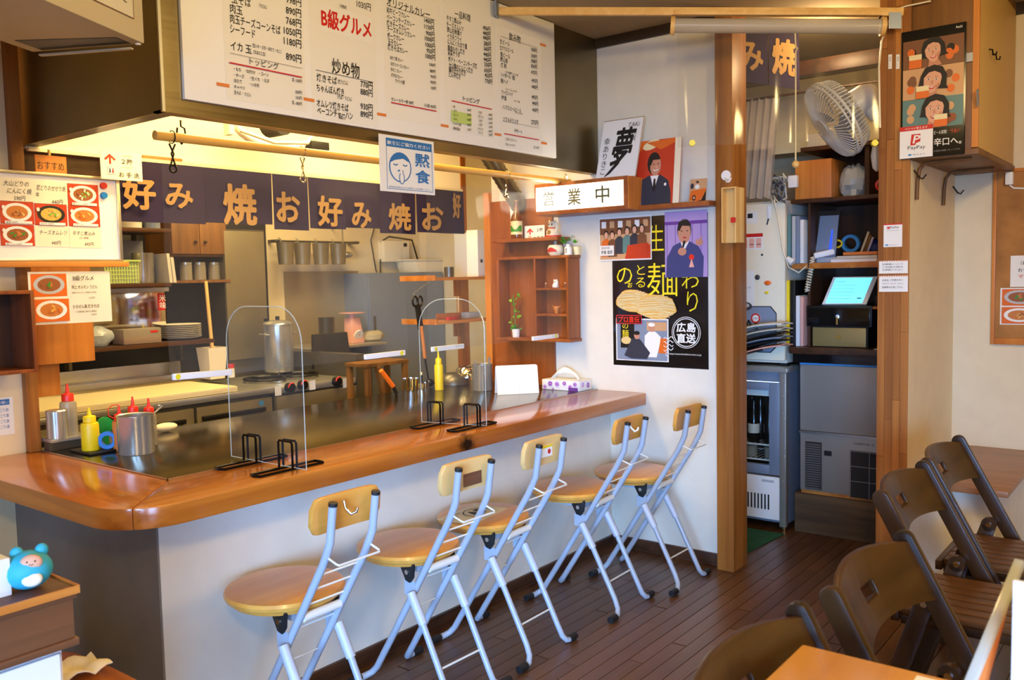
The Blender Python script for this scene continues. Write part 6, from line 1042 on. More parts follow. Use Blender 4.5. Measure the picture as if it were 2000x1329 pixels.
# beer poster on the cabinet end
th, S, W, H = sheetX('beer_poster', 'dark beer poster with three smiling women on the cabinet end', 'poster', 1761, 64, 1884, 300, 3.643, .004, 'black_gloss')
def face(cx, cy, s, tilt, long_):
    c_, q_ = math.cos(tilt), math.sin(tilt)
    def T(x, y): return (cx+s*(x*c_-y*q_), cy+s*(x*q_+y*c_))
    def pl(pts, m_): S.poly([T(*p) for p in pts], m_, 'photo')
    def ov(x, y, rx, ry, m_, n=14): a_ = T(x, y); S.oval(a_[0], a_[1], s*rx, s*ry, m_, 'photo', n, tilt)
    pl([(-.85, .35), (-.6, .95), (0, 1.18), (.6, 1.02), (.95, .45), (1.0, -.3), (1.15, -long_), (.45, -long_), (.4, -.5), (-.5, -.5), (-.6, -long_*.8), (-1.0, -long_*.8), (-.92, -.3)], 'hair')
    pl([(-.35, -.6), (.3, -.6), (.55, -1.25), (-.5, -1.25)], 'skin2'); pl([(-.62, .3), (-.5, .72), (0, .85), (.5, .7), (.62, .25), (.56, -.3), (.3, -.72), (0, -.9), (-.3, -.74), (-.57, -.3)], 'skin')
    pl([(-.66, .15), (-.62, .75), (-.1, 1.0), (.5, .85), (.68, .2), (.5, .55), (.1, .72), (-.3, .62)], 'hair'); pl([(.25, -.3), (.5, -.1), (.56, -.3), (.3, -.7)], 'skin2')
    for k in (-.28, .26): ov(k, .12, .12, .05, 'white', 10); ov(k, .12, .055, .05, 'ink', 8); pl([(k-.16, .27), (k, .33), (k+.16, .28), (k, .30)], 'hair')
    pl([(-.05, .05), (.04, .05), (.09, -.2), (-.09, -.2)], 'skin2'); pl([(-.26, -.38), (0, -.42), (.26, -.36), (.14, -.56), (-.12, -.58)], 'red_ink'); pl([(-.2, -.41), (0, -.44), (.2, -.39), (.08, -.5), (-.08, -.5)], 'white')
rn = random.Random(11)
S.rect(W*.03, H*.70, W*.94, H*.22, 'photo_brown', 'photo'); S.rect(W*.03, H*.46, W*.94, H*.238, 'photo_tan', 'photo'); S.rect(W*.03, H*.225, W*.94, H*.233, 'photo_teal', 'photo')
for (y0_, m1, m2) in ((.70, 'photo_orange', 'hair'), (.46, 'photo_brown', 'photo_orange'), (.225, 'photo_tan', 'food3')):
    for k in range(7): S.oval(W*rn.choice((rn.uniform(.09, .26), rn.uniform(.74, .91))), H*(y0_+rn.uniform(.05, .17)), W*.06, H*.032, (m1, m2)[k % 2], 'photo', 14)
face(W*.50, H*.815, W*.20, .12, .52); S.rect(W*.13, H*.70, W*.2, H*.1, 'photo_orange', 'photo'); S.rect(W*.13, H*.765, W*.2, H*.04, 'cream', 'photo')
face(W*.50, H*.585, W*.225, -.1, .55); S.rect(W*.25, H*.46, W*.2, H*.09, 'photo_orange', 'photo'); S.rect(W*.25, H*.515, W*.2, H*.04, 'cream', 'photo')
face(W*.54, H*.355, W*.23, -.05, .52); S.rect(W*.54, H*.225, W*.2, H*.09, 'photo_orange', 'photo'); S.rect(W*.54, H*.28, W*.2, H*.04, 'cream', 'photo')
S.rect(0, 0, W, H*.222, 'black_gloss', 'print'); S.text('辛口へ。', W*.54, H*.075, H*.062, 'white', W*.42, .01); S.text('ビール実現！', W*.54, H*.165, H*.03, 'white', W*.2, 0); S.text('“うまい”', W*.78, H*.165, H*.03, 'bright_red', W*.16, 0); S.text('Asahi', W*.85, H*.955, H*.02, 'white', W*.1, 0); S.text('お酒は20歳になってから', W*.54, H*.03, H*.016, 'grey', W*.4, 0)
S.rect(0, 0, W*.525, H*.245, 'white', 'sticker'); S.rect(0, H*.215, W*.525, H*.035, 'red', 'sticker'); S.text('ペイペイ使えます', W*.08, H*.222, H*.02, 'white', W*.36, 0); S.poly([(W*.17, H*.1), (W*.19, H*.185), (W*.33, H*.185), (W*.33, H*.125), (W*.26, H*.115), (W*.25, H*.1)], 'red', 'sticker'); S.text('P', W*.21, H*.115, H*.06, 'white', W*.1, .03, slant=.2); S.text('PayPay', W*.13, H*.06, H*.035, 'ink', W*.28, .0); S.rect(W*.14, H*.018, W*.05, H*.014, 'sky_blue', 'sticker'); S.text('使えます', W*.21, H*.018, H*.013, 'grey', W*.2, 0); S.finish(th)
# low table board in the alcove with white box support
at = thing('alcove_table', 'low brown wooden table fitted into the alcove', 'table', (4.0, .72, 0)); part('top', MB().box((3.58, .536, .507), (4.449, .9, .53)), 'table_brown', at, .003); part('support_box', MB().box((3.66, .585, 0), (4.449, .9, .5065)), 'wall_white', at)
ck = thing('cork_board', 'cork pin board with wooden frame on the alcove back wall', 'board', (4.44, .5, 1.02)); part('cork', MB().box((4.438, -.1, 1.03), (4.4495, .73, 1.76)), 'cork', ck); part('frame', MB().box((4.432, .7305, 1.0), (4.4495, .745, 1.775)).box((4.43, -.1, 1.0), (4.4495, .73, 1.0295)).box((4.432, -.1, 1.7605), (4.4495, .73, 1.775)), 'orange_wood', ck, .002)
th, S, W, H = sheetX('pinned_notice', 'white printed notice pinned on the cork board', 'notice', 1974, 500, 2075, 560, 4.436, .0005); S.text('（お願い）', W*.2, H*.7, H*.13, w_=W*.3); S.text('お食事中以外は', W*.15, H*.48, H*.12, w_=W*.7); S.text('マスク着用', W*.15, H*.28, H*.12, 'red_ink', W*.6); S.finish(th)
th, S, W, H = sheetX('pinned_food_photo', 'two noodle plate photos pinned on the cork board', 'photo', 1954, 563, 2070, 636, 4.436, .0005); S.dish(W*.03, H*.52, W*.6, H*.45, 'photo_orange', 'grey_light', ('food3', 'leaf', 'food1'), 31); S.dish(W*.03, H*.03, W*.6, H*.45, 'photo_orange', 'white', ('food1', 'food2', 'food3'), 32); S.finish(th)
flat('fridge_lamp', (190, 220, 255), 0.4, emit=3.0)
# ================================================================== through the doorway
mt = one('floor_mat', 'green floor mat inside the doorway', 'mat', MB().prism([(3.79, 1.70, .0005), (4.33, 1.655, .0005), (4.33, 2.2, .0005), (3.79, 2.2, .0005)], (0, 0, .006)), 'mat_green', bevel=.001)
# glass-door bottle fridge
bf = thing('bottle_fridge', 'glass-door drinks fridge with bottles in the doorway', 'refrigerator', (4.6, 1.88, 0)); fx, fy0, fy1 = 4.36, 1.66, 2.12
part('body', MB().box((fx+.035, fy0, .04), (4.75, fy0+.02, .83)).box((fx+.035, fy1-.02, .04), (4.75, fy1, .83)).box((4.73, fy0+.0201, .04), (4.75, fy1-.0201, .83)).box((fx+.035, fy0+.0201, .78), (4.729, fy1-.0201, .83)).box((fx+.035, fy0+.0201, .04), (4.729, fy1-.0201, .27)), 'steel_blue', bf)
part('top', MB().box((fx-.01, fy0-.012, .831), (4.76, fy1+.01, .855)), 'steel', bf, .003)
dr = part('door_frame', MB().box((fx, fy0+.03, .295), (fx+.03, fy0+.085, .775)).box((fx, fy1-.05, .295), (fx+.03, fy1, .775)).box((fx, fy0+.0851, .735), (fx+.03, fy1-.0501, .775)).box((fx, fy0+.0851, .295), (fx+.03, fy1-.0501, .345)), 'steel_blue', bf, .002); part('glass_pane', MB().box((fx+.012, fy0+.0855, .3455), (fx+.016, fy1-.0505, .7345)), 'glass', dr)
part('header_light', MB().box((fx+.04, fy0+.05, .70), (fx+.06, fy1-.05, .77)), 'white', bf)
gp = part('lower_grille', MB().box((fx+.002, fy0+.03, .06), (fx+.03, fy1, .285)), 'white', bf, .003)
for i in range(13): y = fy0+.085+.0185*i; part('slot', MB().box((fx+.0008, y, .11), (fx+.0018, y+.008, .19)), 'black', gp)
part('maker_plate', MB().box((fx+.0005, fy0+.06, .255), (fx+.0018, fy0+.125, .268)), 'grey_light', gp); part('side_post', MB().box((fx-.004, fy0-.004, .03), (fx+.034, fy0+.029, .83)), 'steel', bf, .003)
for y in (fy0+.012, fy1-.02): part('foot', MB().cyl((fx+.015, y, 0), (fx+.015, y, .029), .014, n=12), 'chrome', bf)
part('inner_lamp', MB().cyl((fx+.07, fy0+.06, .765), (fx+.07, fy1-.06, .765), .008, n=10), 'fridge_lamp', bf); part('dark_lining', MB().box((4.70, fy0+.025, .275), (4.725, fy1-.025, .775)), 'black', bf)
for z in (.44, .36):
    rk = MB()
    for i in range(16): y = fy0+.03+i*.0265; rk.box((fx+.05, y, z), (4.69, y+.003, z+.003))
    rk.box((fx+.05, fy0+.03, z-.004), (fx+.054, fy1-.03, z+.004)).box((4.68, fy0+.03, z-.004), (4.684, fy1-.03, z+.004)); part('wire_rack', rk, 'white', bf, merge=False)
nb = 0
for j, x in enumerate((4.45, 4.54, 4.63)):
    for i in range(4):
        y = fy0+.12+.085*i; z = .4435; nb += 1; th = thing('drink_bottle', ('front', 'second', 'rear')[j]+' row drink bottle, '+('nearest the hinge', 'right of centre', 'left of centre', 'farthest left')[i]+' in the fridge', 'bottle', (x, y, z), 'bottles in the drinks fridge')
        part('glass', MB().lathe([(0, 0), (.028, 0), (.03, .005), (.03, .12), (.013, .17), (.012, .225), (0, .225)], (x, y, z), 14), 'black_gloss', th, smooth=40)
        if j == 0 and i in (1, 2): part('label', MB().lathe([(.0306, .05), (.0306, .1)], (x, y, z), 14), 'offwhite', th, smooth=60)
for i in range(3): y = fy0+.12+.1*i; th = thing('drink_glass', ('right', 'middle', 'left')[i]+' glass mug on the lower fridge rack', 'glass', (4.46, y, .364), 'glasses in the drinks fridge'); part('glass', MB().lathe([(0, 0), (.028, 0), (.03, .06), (.027, .06), (.026, .004), (0, .004)], (4.46, y, .3632), 16), 'bottle_plastic', th, smooth=40)
# ice maker
im = thing('ice_maker', 'stainless ice maker with louvres on a wooden plinth', 'ice maker', (4.6, 1.4, 0)); ix = 4.42; iy0, iy1 = 1.10, 1.605
part('plinth', MB().box((ix+.005, iy0, 0), (4.85, iy1+.03, .205)), 'stump_wood', im, .004); part('upper_door', MB().box((ix, iy0, .535), (ix+.04, iy1, .872)), 'ice_steel', im, .004); part('body', MB().box((ix+.041, iy0, .225), (4.85, iy1, .88)), 'ice_steel', im); part('lower_panel', MB().box((ix+.004, iy0, .226), (ix+.04, iy1, .522)), 'ice_steel', im, .003)
part('edge_strip', MB().box((ix-.006, iy0, .873), (ix+.04, iy1, .882)), 'sky_blue', im); part('edge_strip', MB().box((ix-.012, iy0, .5225), (ix+.04, iy1, .534)), 'alu', im); part('spacer', MB().box((ix+.02, iy0, .2055), (4.85, iy1, .2255)), 'orange_wood', im)
vp = part('vent', MB().box((ix+.0005, 1.495, .235), (ix+.0035, 1.578, .478)), 'charcoal', im)
for i in range(20): z = .239+i*.0118; part('louvre', MB().box((ix-.004, 1.498, z), (ix+.0002, 1.575, z+.006)), 'alu', vp)
part('switch', MB().box((ix, 1.445, .415), (ix+.0035, 1.482, .44)), 'black', im); part('filter', MB().box((ix+.0005, iy0+.01, .22), (ix+.0035, 1.355, .455)), 'charcoal', im); fb = MB()
for y in (1.16, 1.26, 1.35): fb.box((ix-.001, y, .22), (ix+.0003, y+.003, .455))
for z in (.30, .375, .45): fb.box((ix-.0012, iy0+.01, z), (ix+.0002, 1.355, z+.003))
part('filter_grid', fb, 'grey', im, merge=False); S = Sheet((ix+.0035, 1.34, .485), (0, -1, 0), (0, 0, 1)); S.text('全自動製氷機 130', 0, 0, .012, 'ink', .1, 0); S.finish(im)
dt = thing('dark_worktop', 'dark worktop above the ice maker', 'worktop', (4.6, 1.35, .90)); part('board', MB().box((ix-.05, iy0, .93), (4.9, iy1+.04, .962)), 'dark_wood', dt, .003); part('apron', MB().box((ix-.02, iy0, .8835), (4.86, iy1+.03, .9295)), 'black_gloss', dt)
WT = .9625
# white fridge on the bottle fridge
wf_ = thing('white_fridge', 'small white fridge covered with magnets above the drinks fridge', 'refrigerator', (4.6, 1.9, .856)); wx = 4.41
part('body', MB().box((wx+.04, 1.684, .87), (4.86, 2.14, 1.71)), 'offwhite', wf_, .008); part('door', MB().box((wx, 1.68, .885), (wx+.038, 2.145, 1.70)), 'plastic_cream', wf_, .012); part('foot', MB().box((wx+.06, 1.69, .856), (wx+.1, 1.73, .8695)).box((wx+.06, 2.08, .856), (wx+.1, 2.12, .8695)), 'black', wf_)
def fsheet(name, label, u0, v0, u1, v1, f, mat='paper', cat_='note'):
    th, S, W, H = sheetX(name, label, cat_, u0, v0, u1, v1, wx-.0008, .0006, mat); f(S, W, H); S.finish(th)
fsheet('fridge_card', 'white business card with a black picture on the fridge', 1447, 415, 1480, 436, lambda S, W, H: (S.oval(W*.2, H*.25, W*.08, H*.14, 'ink'), S.rect(W*.4, H*.45, W*.3, H*.4, 'ink')))
fsheet('fridge_calendar', 'small note with a red header on the fridge', 1440, 458, 1490, 487, lambda S, W, H: (S.rect(0, H*.78, W, H*.22, 'red'), [S.rect(W*(.2+.27*k), H*.1, W*.2, H*.6, 'pink') for k in range(3)], [S.rect(W*(.22+.27*k), H*.3, W*.16, H*.04, 'ink') for k in range(3)]))
fsheet('fridge_paper', 'large white sheet with a dark drawing on the fridge', 1434, 530, 1473, 616, lambda S, W, H: (S.oval(W*.55, H*.2, W*.35, H*.1, 'grey_dark'), S.oval(W*.55, H*.22, W*.22, H*.05, 'grey_light'), S.text('お知らせ', W*.25, H*.6, H*.05, 'grey', W*.6, 0)))
def octo(S, W, H):
    pts = [(W*x, H*y) for x, y in ((.14, 0), (.86, 0), (1, .13), (1, .85), (.86, 1), (.14, 1), (0, .87), (0, .13))]; S.poly(pts, 'black', 'print'); S.poly([(W*.5+(a-W*.5)*.96, H*.5+(b-H*.5)*.96) for a, b in pts], 'bluegrey', 'print'); S.text('As', W*.2, H*.5, H*.2, 'black', W*.35, .03); S.rect(W*.25, H*.12, W*.45, H*.1, 'paper', 'print')
th = thing('octagon_sticker', 'grey octagonal sticker with black lettering on the fridge', 'sticker', (wx, 1.8, 1.05)); a, b = Xp(1438, 598, wx-.0006), Xp(1517, 690, wx-.0006); S = Sheet((wx-.0006, a.y, b.z), (0, -1, 0), (0, 0, 1)); octo(S, a.y-b.y, a.z-b.z); S.finish(th)
c = Xp(1476, 622, wx-.003); th = thing('round_magnet', 'round red and white magnet on the fridge door', 'magnet', (wx, c.y, c.z-.02)); S = Sheet((wx-.004, c.y+.025, c.z-.025), (0, -1, 0), (0, 0, 1)); S.oval(.025, .025, .026, .026, 'red', 'disc'); S.oval(.025, .025, .018, .018, 'paper', 'disc'); S.text('ぐるぐ', .01, .019, .011, 'ink', .03, .02); S.finish(th); part('backing', MB().cyl((wx-.0003, c.y, c.z), (wx-.0038, c.y, c.z), .026, n=20), 'white', th)
for i, (u, v, m_, lb) in enumerate(((1489, 498, 'black', 'tiny black dot magnet on the fridge'), (1480, 542, 'grey_dark', 'small dark patterned magnet on the fridge'), (1500, 553, 'orange', 'orange shrimp shaped magnet on the fridge'), (1498, 572, 'yellow', 'small yellow magnet on the fridge'), (1450, 505, 'black', 'black pin magnet near the fridge edge'))):
    c = Xp(u, v, wx); one('fridge_magnet', lb, 'magnet', MB().ball((wx-.005, c.y, c.z), .0048, (.006, .014, .02, .012, .008)[i], (.006, .014, .012, .008, .008)[i], 12, 8), m_, 'magnets on the fridge door', smooth=50)
a = Xp(1503, 410, wx); th = thing('bottle_opener', 'white tag with a key hanging on the fridge door', 'tag', (wx-.01, a.y, a.z-.06)); part('tag', MB().box((wx-.006, a.y-.008, a.z-.045), (wx-.0005, a.y+.01, a.z+.02)), 'white', th, .002); part('key', MB().bar((wx-.004, a.y+.004, a.z-.046), (wx-.004, a.y+.012, a.z-.075), .004, .006), 'black', th)
# newspapers in a rack
np_ = thing('newspaper', 'bundle of folded newspapers sticking out beside the left post', 'newspaper', (4.2, 1.75, 1.0)); rn = random.Random(4)
for i, (v0, v1, m_) in enumerate(((640, 622, 'paper'), (655, 632, 'offwhite'), (668, 640, 'black_gloss'), (672, 648, 'bluegrey'), (680, 655, 'black'), (690, 664, 'pink'))):
    p, q = Xp(1428, v0+8, 4.25), Xp(1530, v1+10, 4.25); part('paper_fold', MB().grid(lambda s, t, p=p, q=q: (4.22+.16*t, p.y+(q.y-p.y)*s, p.z+(q.z-p.z)*s+.012*math.sin(3*s)+.006*math.sin(5*t)), 8, 3), m_, np_, smooth=60, thick=.006)
nrk = thing('newspaper_rack', 'dark rack holding newspapers on the fridge side', 'rack', (4.3, 1.8, .95)); a, b = Xp(1430, 690, 4.3), Xp(1470, 676, 4.3); part('bar', MB().bar((4.38, a.y+.02, a.z-.01), (4.38, b.y-.05, a.z+.03), .012, .02), 'black', nrk); part('bar', MB().bar((4.30, a.y+.02, a.z-.012), (4.30, b.y-.05, a.z+.028), .012, .02), 'black', nrk); part('cross_bar', MB().bar((4.29, a.y, a.z-.02), (4.40, a.y, a.z-.02), .012, .012), 'black', nrk)
# bookshelf and folders
zs2_ = Xp(1640, 388, 4.55).z-.0205
bk = thing('back_shelf', 'dark wooden shelving with books and phone in the back room', 'shelf', (4.7, 1.4, .9625))
part('upright', MB().box((4.46, 1.568, WT), (4.86, 1.580, zs2_)), 'dark_wood_z', bk); part('upright', MB().box((4.46, 1.10, WT), (4.86, 1.118, 1.74)), 'dark_wood_z', bk); part('back', MB().box((4.862, 1.10, WT), (4.872, 1.655, 1.95)), 'dark_wood_z', bk)
zs = Xp(1640, 513, 4.5).z; part('shelf_board', MB().box((4.44, 1.119, zs-.028), (4.861, 1.567, zs)), 'orange_wood_x', bk, .002); zs2 = Xp(1640, 388, 4.55).z; part('shelf_board', MB().box((4.42, 1.10, zs2-.02), (4.861, 1.655, zs2)), 'dark_wood', bk, .002); part('small_shelf', MB().box((4.44, 1.119, 1.155), (4.6, 1.30, 1.167)), 'orange_wood_x', bk)
zl = zs+.0005; zm = 1.10
th0 = ['white folder standing left on the phone shelf', 'green file on the phone shelf', 'pale binder on the phone shelf', 'grey binder on the phone shelf']
for i, (u, m_, h_) in enumerate(((1541, 'photo_teal', .25), (1550, 'grey_light', .24), (1558, 'bluegrey', .24), (1566, 'paper', .22))):
    c = Xp(u, 450, 4.44); one('file_folder', ('teal file', 'light grey file', 'blue grey file', 'white file')[i]+' standing left of the screen folder', 'file', MB().box((4.44, c.y-.009, zl), (4.66, c.y+.009, zl+h_)), m_, 'files on the phone shelf', bevel=.002)
part('file_ledge', MB().box((4.455, 1.5805, zs-.028), (4.861, 1.663, zs)), 'orange_wood_x', bk)
c = Xp(1600, 470, 4.52); cf = thing('clear_folder', 'large grey folder with a painted blue reflection on the phone shelf', 'folder', (4.55, c.y, zl)); part('cover', MB().prism([(4.53, c.y+.03, zl), (4.53, c.y-.075, zl), (4.56, c.y-.085, zl+.24), (4.56, c.y+.01, zl+.24)], (.01, 0, 0)), 'bluegrey', cf, .002); part('frame', MB().prism([(4.545, c.y+.055, zl), (4.545, c.y-.07, zl), (4.575, c.y-.09, zl+.265), (4.575, c.y+.02, zl+.265)], (.008, 0, 0)), 'black', cf); part('painted_reflection', MB().prism([(4.5285, c.y-.045, zl+.05), (4.5285, c.y-.055, zl+.05), (4.5515, c.y-.058, zl+.17), (4.5515, c.y-.053, zl+.17)], (.0008, 0, 0)), 'blue_reflection', cf)  # blue reflection added to the cover as a thin glowing strip
# phone with curly cord, papers, scissors
c = Xp(1602, 492, 4.47); ph = thing('telephone', 'white telephone handset with curly cord on the shelf', 'telephone', (4.5, c.y, zl)); part('handset', MB().bar((4.46, c.y+.03, zl+.035), (4.50, c.y-.06, zl+.055), .05, .03), 'white', ph, .01); part('base', MB().box((4.5, c.y-.12, zl), (4.65, c.y+.03, zl+.028)), 'grey_light', ph, .005)
cc = [V((4.455, c.y+.03, zl+.03))+V((.012*math.cos(i*1.05), .012*math.sin(i*1.05)+.0004*i, -.0022*i)) for i in range(80)]; part('curly_cord', MB().tube(cc, .0035, 5), 'plastic_cream', ph, smooth=60)
c2 = Xp(1660, 490, 4.47)
for i, (m_, dz) in enumerate((('paper', 0), ('offwhite', .016), ('orange_paper', .034))): one('paper_stack', ('bottom white paper pile on the phone shelf', 'second paper pile on the phone shelf', 'orange patterned booklet on the phone shelf')[i], 'papers', MB().prism([(4.46, c2.y+.09-.03*i, zl+dz), (4.46, c2.y-.13, zl+dz), (4.66, c2.y-.13, zl+dz), (4.66, c2.y+.05, zl+dz)], (0, 0, .015)), m_, 'papers on the phone shelf', bevel=.001)
dp_ = bpy.data.objects[[o.name for o in COL.objects if o.name.startswith('paper_stack')][-1]]
for k, (dx, dy) in enumerate(((.03, .02), (.05, -.03), (.09, .0), (.12, -.06), (.04, -.08), (.14, .02))): part('printed_dot', MB().poly([(4.46+dx+.012*math.cos(t), c2.y+dy+.018*math.sin(t), zl+.0494) for t in [2*PI*i/12 for i in range(12)]]), 'ink', dp_, merge=False)
c3 = Xp(1627, 470, 4.5); th = thing('scissors', 'yellow handled scissors among the tools on the shelf', 'scissors', (4.6, c3.y, zl+.05)); part('handle', MB().tube([(4.56, c3.y+.025*math.cos(t), zl+.095+.018*math.sin(t)) for t in [2*PI*i/14 for i in range(14)]], .005, 6, True), 'yellow', th); part('blade', MB().bar((4.58, c3.y-.01, zl+.085), (4.64, c3.y-.05, zl+.05), .012, .003), 'steel', th)
c3 = Xp(1652, 462, 4.5); one('tape_dispenser_roll', 'clear tape dispenser among the tools on the shelf', 'tape', MB().lathe([(.03, -.012), (.045, -.012), (.045, .012), (.03, .012), (.03, -.012)], (4.58, c3.y, zl+.0955), 24, Matrix.Rotation(R(80), 3, 'Y')), 'sky_blue', smooth=40)
c3 = Xp(1675, 458, 4.5)
for i in range(3): one('pen', ('cream', 'yellow', 'white')[i]+' pen standing slanted among the shelf tools', 'pen', MB().cyl((4.60+.012*i, c3.y+.012-.012*i, zl+.05), (4.58, c3.y-.03-.01*i, zl+.15-.015*i), .006, n=8), ('cream', 'gold', 'white')[i], 'pens on the phone shelf', smooth=40)
c3 = Xp(1690, 470, 4.55); one('blue_pouch', 'dark blue pouch at the right of the phone shelf', 'pouch', MB().ball((4.66, c3.y, zl+.07), .03, .055, .05), 'navy', smooth=50)
c3 = Xp(1712, 437, 4.4); one('plastic_cup', 'white plastic cup hanging beside the right post', 'cup', MB().lathe([(0, 0), (.025, 0), (.034, .08), (.036, .083), (.031, .08), (.023, .004), (0, .004)], (4.5, 1.205, c3.z-.04), 18), 'white', smooth=40)
# books below the shelf
for i, (u0, u1, v0, m_, lb) in enumerate(((1536, 1542, 548, 'yellow', 'yellow spined book left of the cash drawer'), (1543, 1553, 548, 'black', 'thick black book left of the cash drawer'), (1554, 1562, 578, 'paper', 'white book left of the cash drawer'), (1563, 1569, 580, 'pink', 'pale pink book left of the cash drawer'))):
    a, b = Xp(u0, v0, 4.435), Xp(u1, 662, 4.435); th = thing('book', lb, 'book', (4.5, a.y, .98), 'books by the cash drawer'); part('cover', MB().box((4.435, b.y+.001, WT+.001), (4.62, a.y-.001, a.z)), m_, th, .002); part('pages', MB().box((4.621, b.y+.003, WT+.003), (4.625, a.y-.003, a.z-.004)), 'paper', th)
part('book_base', MB().box((4.42, 1.6455, .93), (4.86, 1.663, WT)), 'dark_wood', bk)
# cash drawer, brass drawer, tablet
z0 = Xp(1640, 668, 4.42).z; dz = WT+.0008
a, b = Xp(1584, 668, 4.43), Xp(1693, 640, 4.43); bd = thing('brass_drawer', 'brass coloured drawer box below the cash drawer', 'drawer', (4.5, 1.4, dz)); zt1 = b.z; part('box', MB().box((4.45, b.y, dz), (4.75, a.y, zt1)), 'black', bd); d1 = part('drawer_front', MB().box((4.435, b.y+.006, dz+.004), (4.449, a.y-.006, zt1-.004)), 'brass_panel', bd, .002); part('knob', MB().cyl((4.4345, (a.y+b.y)/2, (dz+zt1)/2), (4.425, (a.y+b.y)/2, (dz+zt1)/2), .012, n=14), 'gold', d1)
a, b = Xp(1574, 638, 4.42), Xp(1702, 598, 4.42); cdw = thing('cash_drawer', 'black cash drawer under the tablet', 'cash drawer', (4.5, 1.42, zt1)); zt2 = b.z; part('case', MB().box((4.43, b.y, zt1+.001), (4.75, a.y, zt2)), 'black', cdw, .003); d2 = part('drawer_front', MB().box((4.42, b.y+.008, zt1+.006), (4.4295, a.y-.008, zt2-.012)), 'black_gloss', cdw, .002); part('lock', MB().cyl((4.4195, (a.y+b.y)/2, (zt1+zt2)/2), (4.413, (a.y+b.y)/2, (zt1+zt2)/2), .009, n=14), 'chrome', d2); part('key', MB().box((4.405, (a.y+b.y)/2-.004, (zt1+zt2)/2-.04), (4.4125, (a.y+b.y)/2+.004, (zt1+zt2)/2)), 'gold', d2)
tl, tr, br, bl = Xp(1616, 533, 4.52), Xp(1703, 536, 4.52), Xp(1690, 591, 4.45), Xp(1603, 590, 4.45)
tbt = thing('tablet', 'white tablet with a glowing cyan screen on the cash drawer', 'tablet', (4.5, 1.42, zt2)); S = Sheet((4.47, bl.y, zt2+.006), (0, -1, 0), (.07, -.035, .14)); Wt, Ht = .215, .155
S.slab(Wt, Ht, .007, 'white', 'case'); S.rect(.014, .006, Wt-.035, Ht-.012, 'screen', 'screen'); S.text('お会計', .02, Ht*.8, .008, 'bluegrey', .05, 0, name='screen_text')
for k in range(5): S.rect(.02, Ht*(.68-.12*k), .11, .0012, 'sky_blue', 'screen_text')
S.rect(Wt-.055, .03, .02, .006, 'blue_ink', 'screen_text'); S.finish(tbt); part('stand', MB().prism([(4.475, bl.y+.01, zt2+.0005), (4.475, bl.y-.19, zt2+.0005), (4.56, bl.y-.19, zt2+.0005), (4.56, bl.y+.01, zt2+.0005)], (0, 0, .004)).box((4.54, bl.y-.13, zt2+.0046), (4.552, bl.y-.07, zt2+.06)), 'black', tbt)
one('receipt_printer', 'small black device right of the cash drawer', 'device', MB().box((4.44, 1.155, 1.168), (4.54, 1.25, 1.215)), 'black', bevel=.008); one('computer_mouse', 'black mouse-like device right of the brass drawer', 'device', MB().ball((4.5, 1.205, dz+.055), .04, .035, .055), 'black_gloss', smooth=50); one('white_slip', 'white slip of paper at the worktop edge', 'paper', MB().box((4.38, 1.15, WT+.0005), (4.45, 1.235, WT+.002)), 'paper')
# upper shelf: brown box, bag, cables
za = zs2+.0005
a, b = Xp(1557, 386, 4.5), Xp(1628, 310, 4.5); one('brown_box', 'brown wooden box on the upper back room shelf', 'box', MB().box((4.47, b.y, za), (4.75, a.y, b.z)), 'orange_wood', bevel=.003)
a, b = Xp(1630, 380, 4.5), Xp(1688, 322, 4.5); one('plastic_bag', 'clear plastic bag stuffed in the upper shelf compartment', 'bag', crumple((4.58, (a.y+b.y)/2, za), .07, (a.y-b.y)/2*1.1, .17, 9), 'bag_plastic', smooth=25); part('compartment', MB().box((4.48, b.y-.03, za), (4.86, b.y-.008, za+.24)).box((4.46, 1.119, za+.241), (4.86, 1.62, za+.26)), 'dark_wood_z', bk)
a, b = Xp(1520, 318, 4.55), Xp(1600, 285, 4.55); one('printed_carton', 'flat printed carton on top of the back shelves', 'carton', MB().box((4.5, b.y-.05, za+.261), (4.8, 1.6, za+.33)), 'offwhite', bevel=.002)
cw = thing('cable_bundle', 'tangle of grey cables hanging beside the lace curtain', 'cables', (4.4, 1.75, 1.7)); rn = random.Random(6); c = Xp(1520, 370, 4.4)
for k in range(9):
    pts = [V((4.40+.02*rn.uniform(-1, 1), c.y+.05*rn.uniform(-1, 1), c.z+.07*math.cos(i*.9+k)+.01*rn.uniform(-1, 1))) for i in range(7)]; part('cable', MB().tube(pts, .004, 5), ('grey', 'grey_dark', 'plastic_cream')[k % 3], cw, smooth=60)
a = Xp(1548, 355, 4.38); part('adapter', MB().box((4.37, a.y-.025, a.z-.03), (4.4, a.y+.02, a.z+.03)), 'white', cw, .004); part('drop_cable', MB().tube([Xp(1512, 390, 4.39), Xp(1522, 440, 4.39), Xp(1530, 490, 4.39), Xp(1540, 522, 4.39), Xp(1560, 533, 4.4), Xp(1575, 520, 4.42)], .004, 6), 'plastic_cream', cw, smooth=60); c = Xp(1545, 510, 4.39); part('plug', MB().cyl(c+V((0, .02, .015)), c+V((0, -.01, -.01)), .012, .02, 14), 'white', cw, smooth=40)
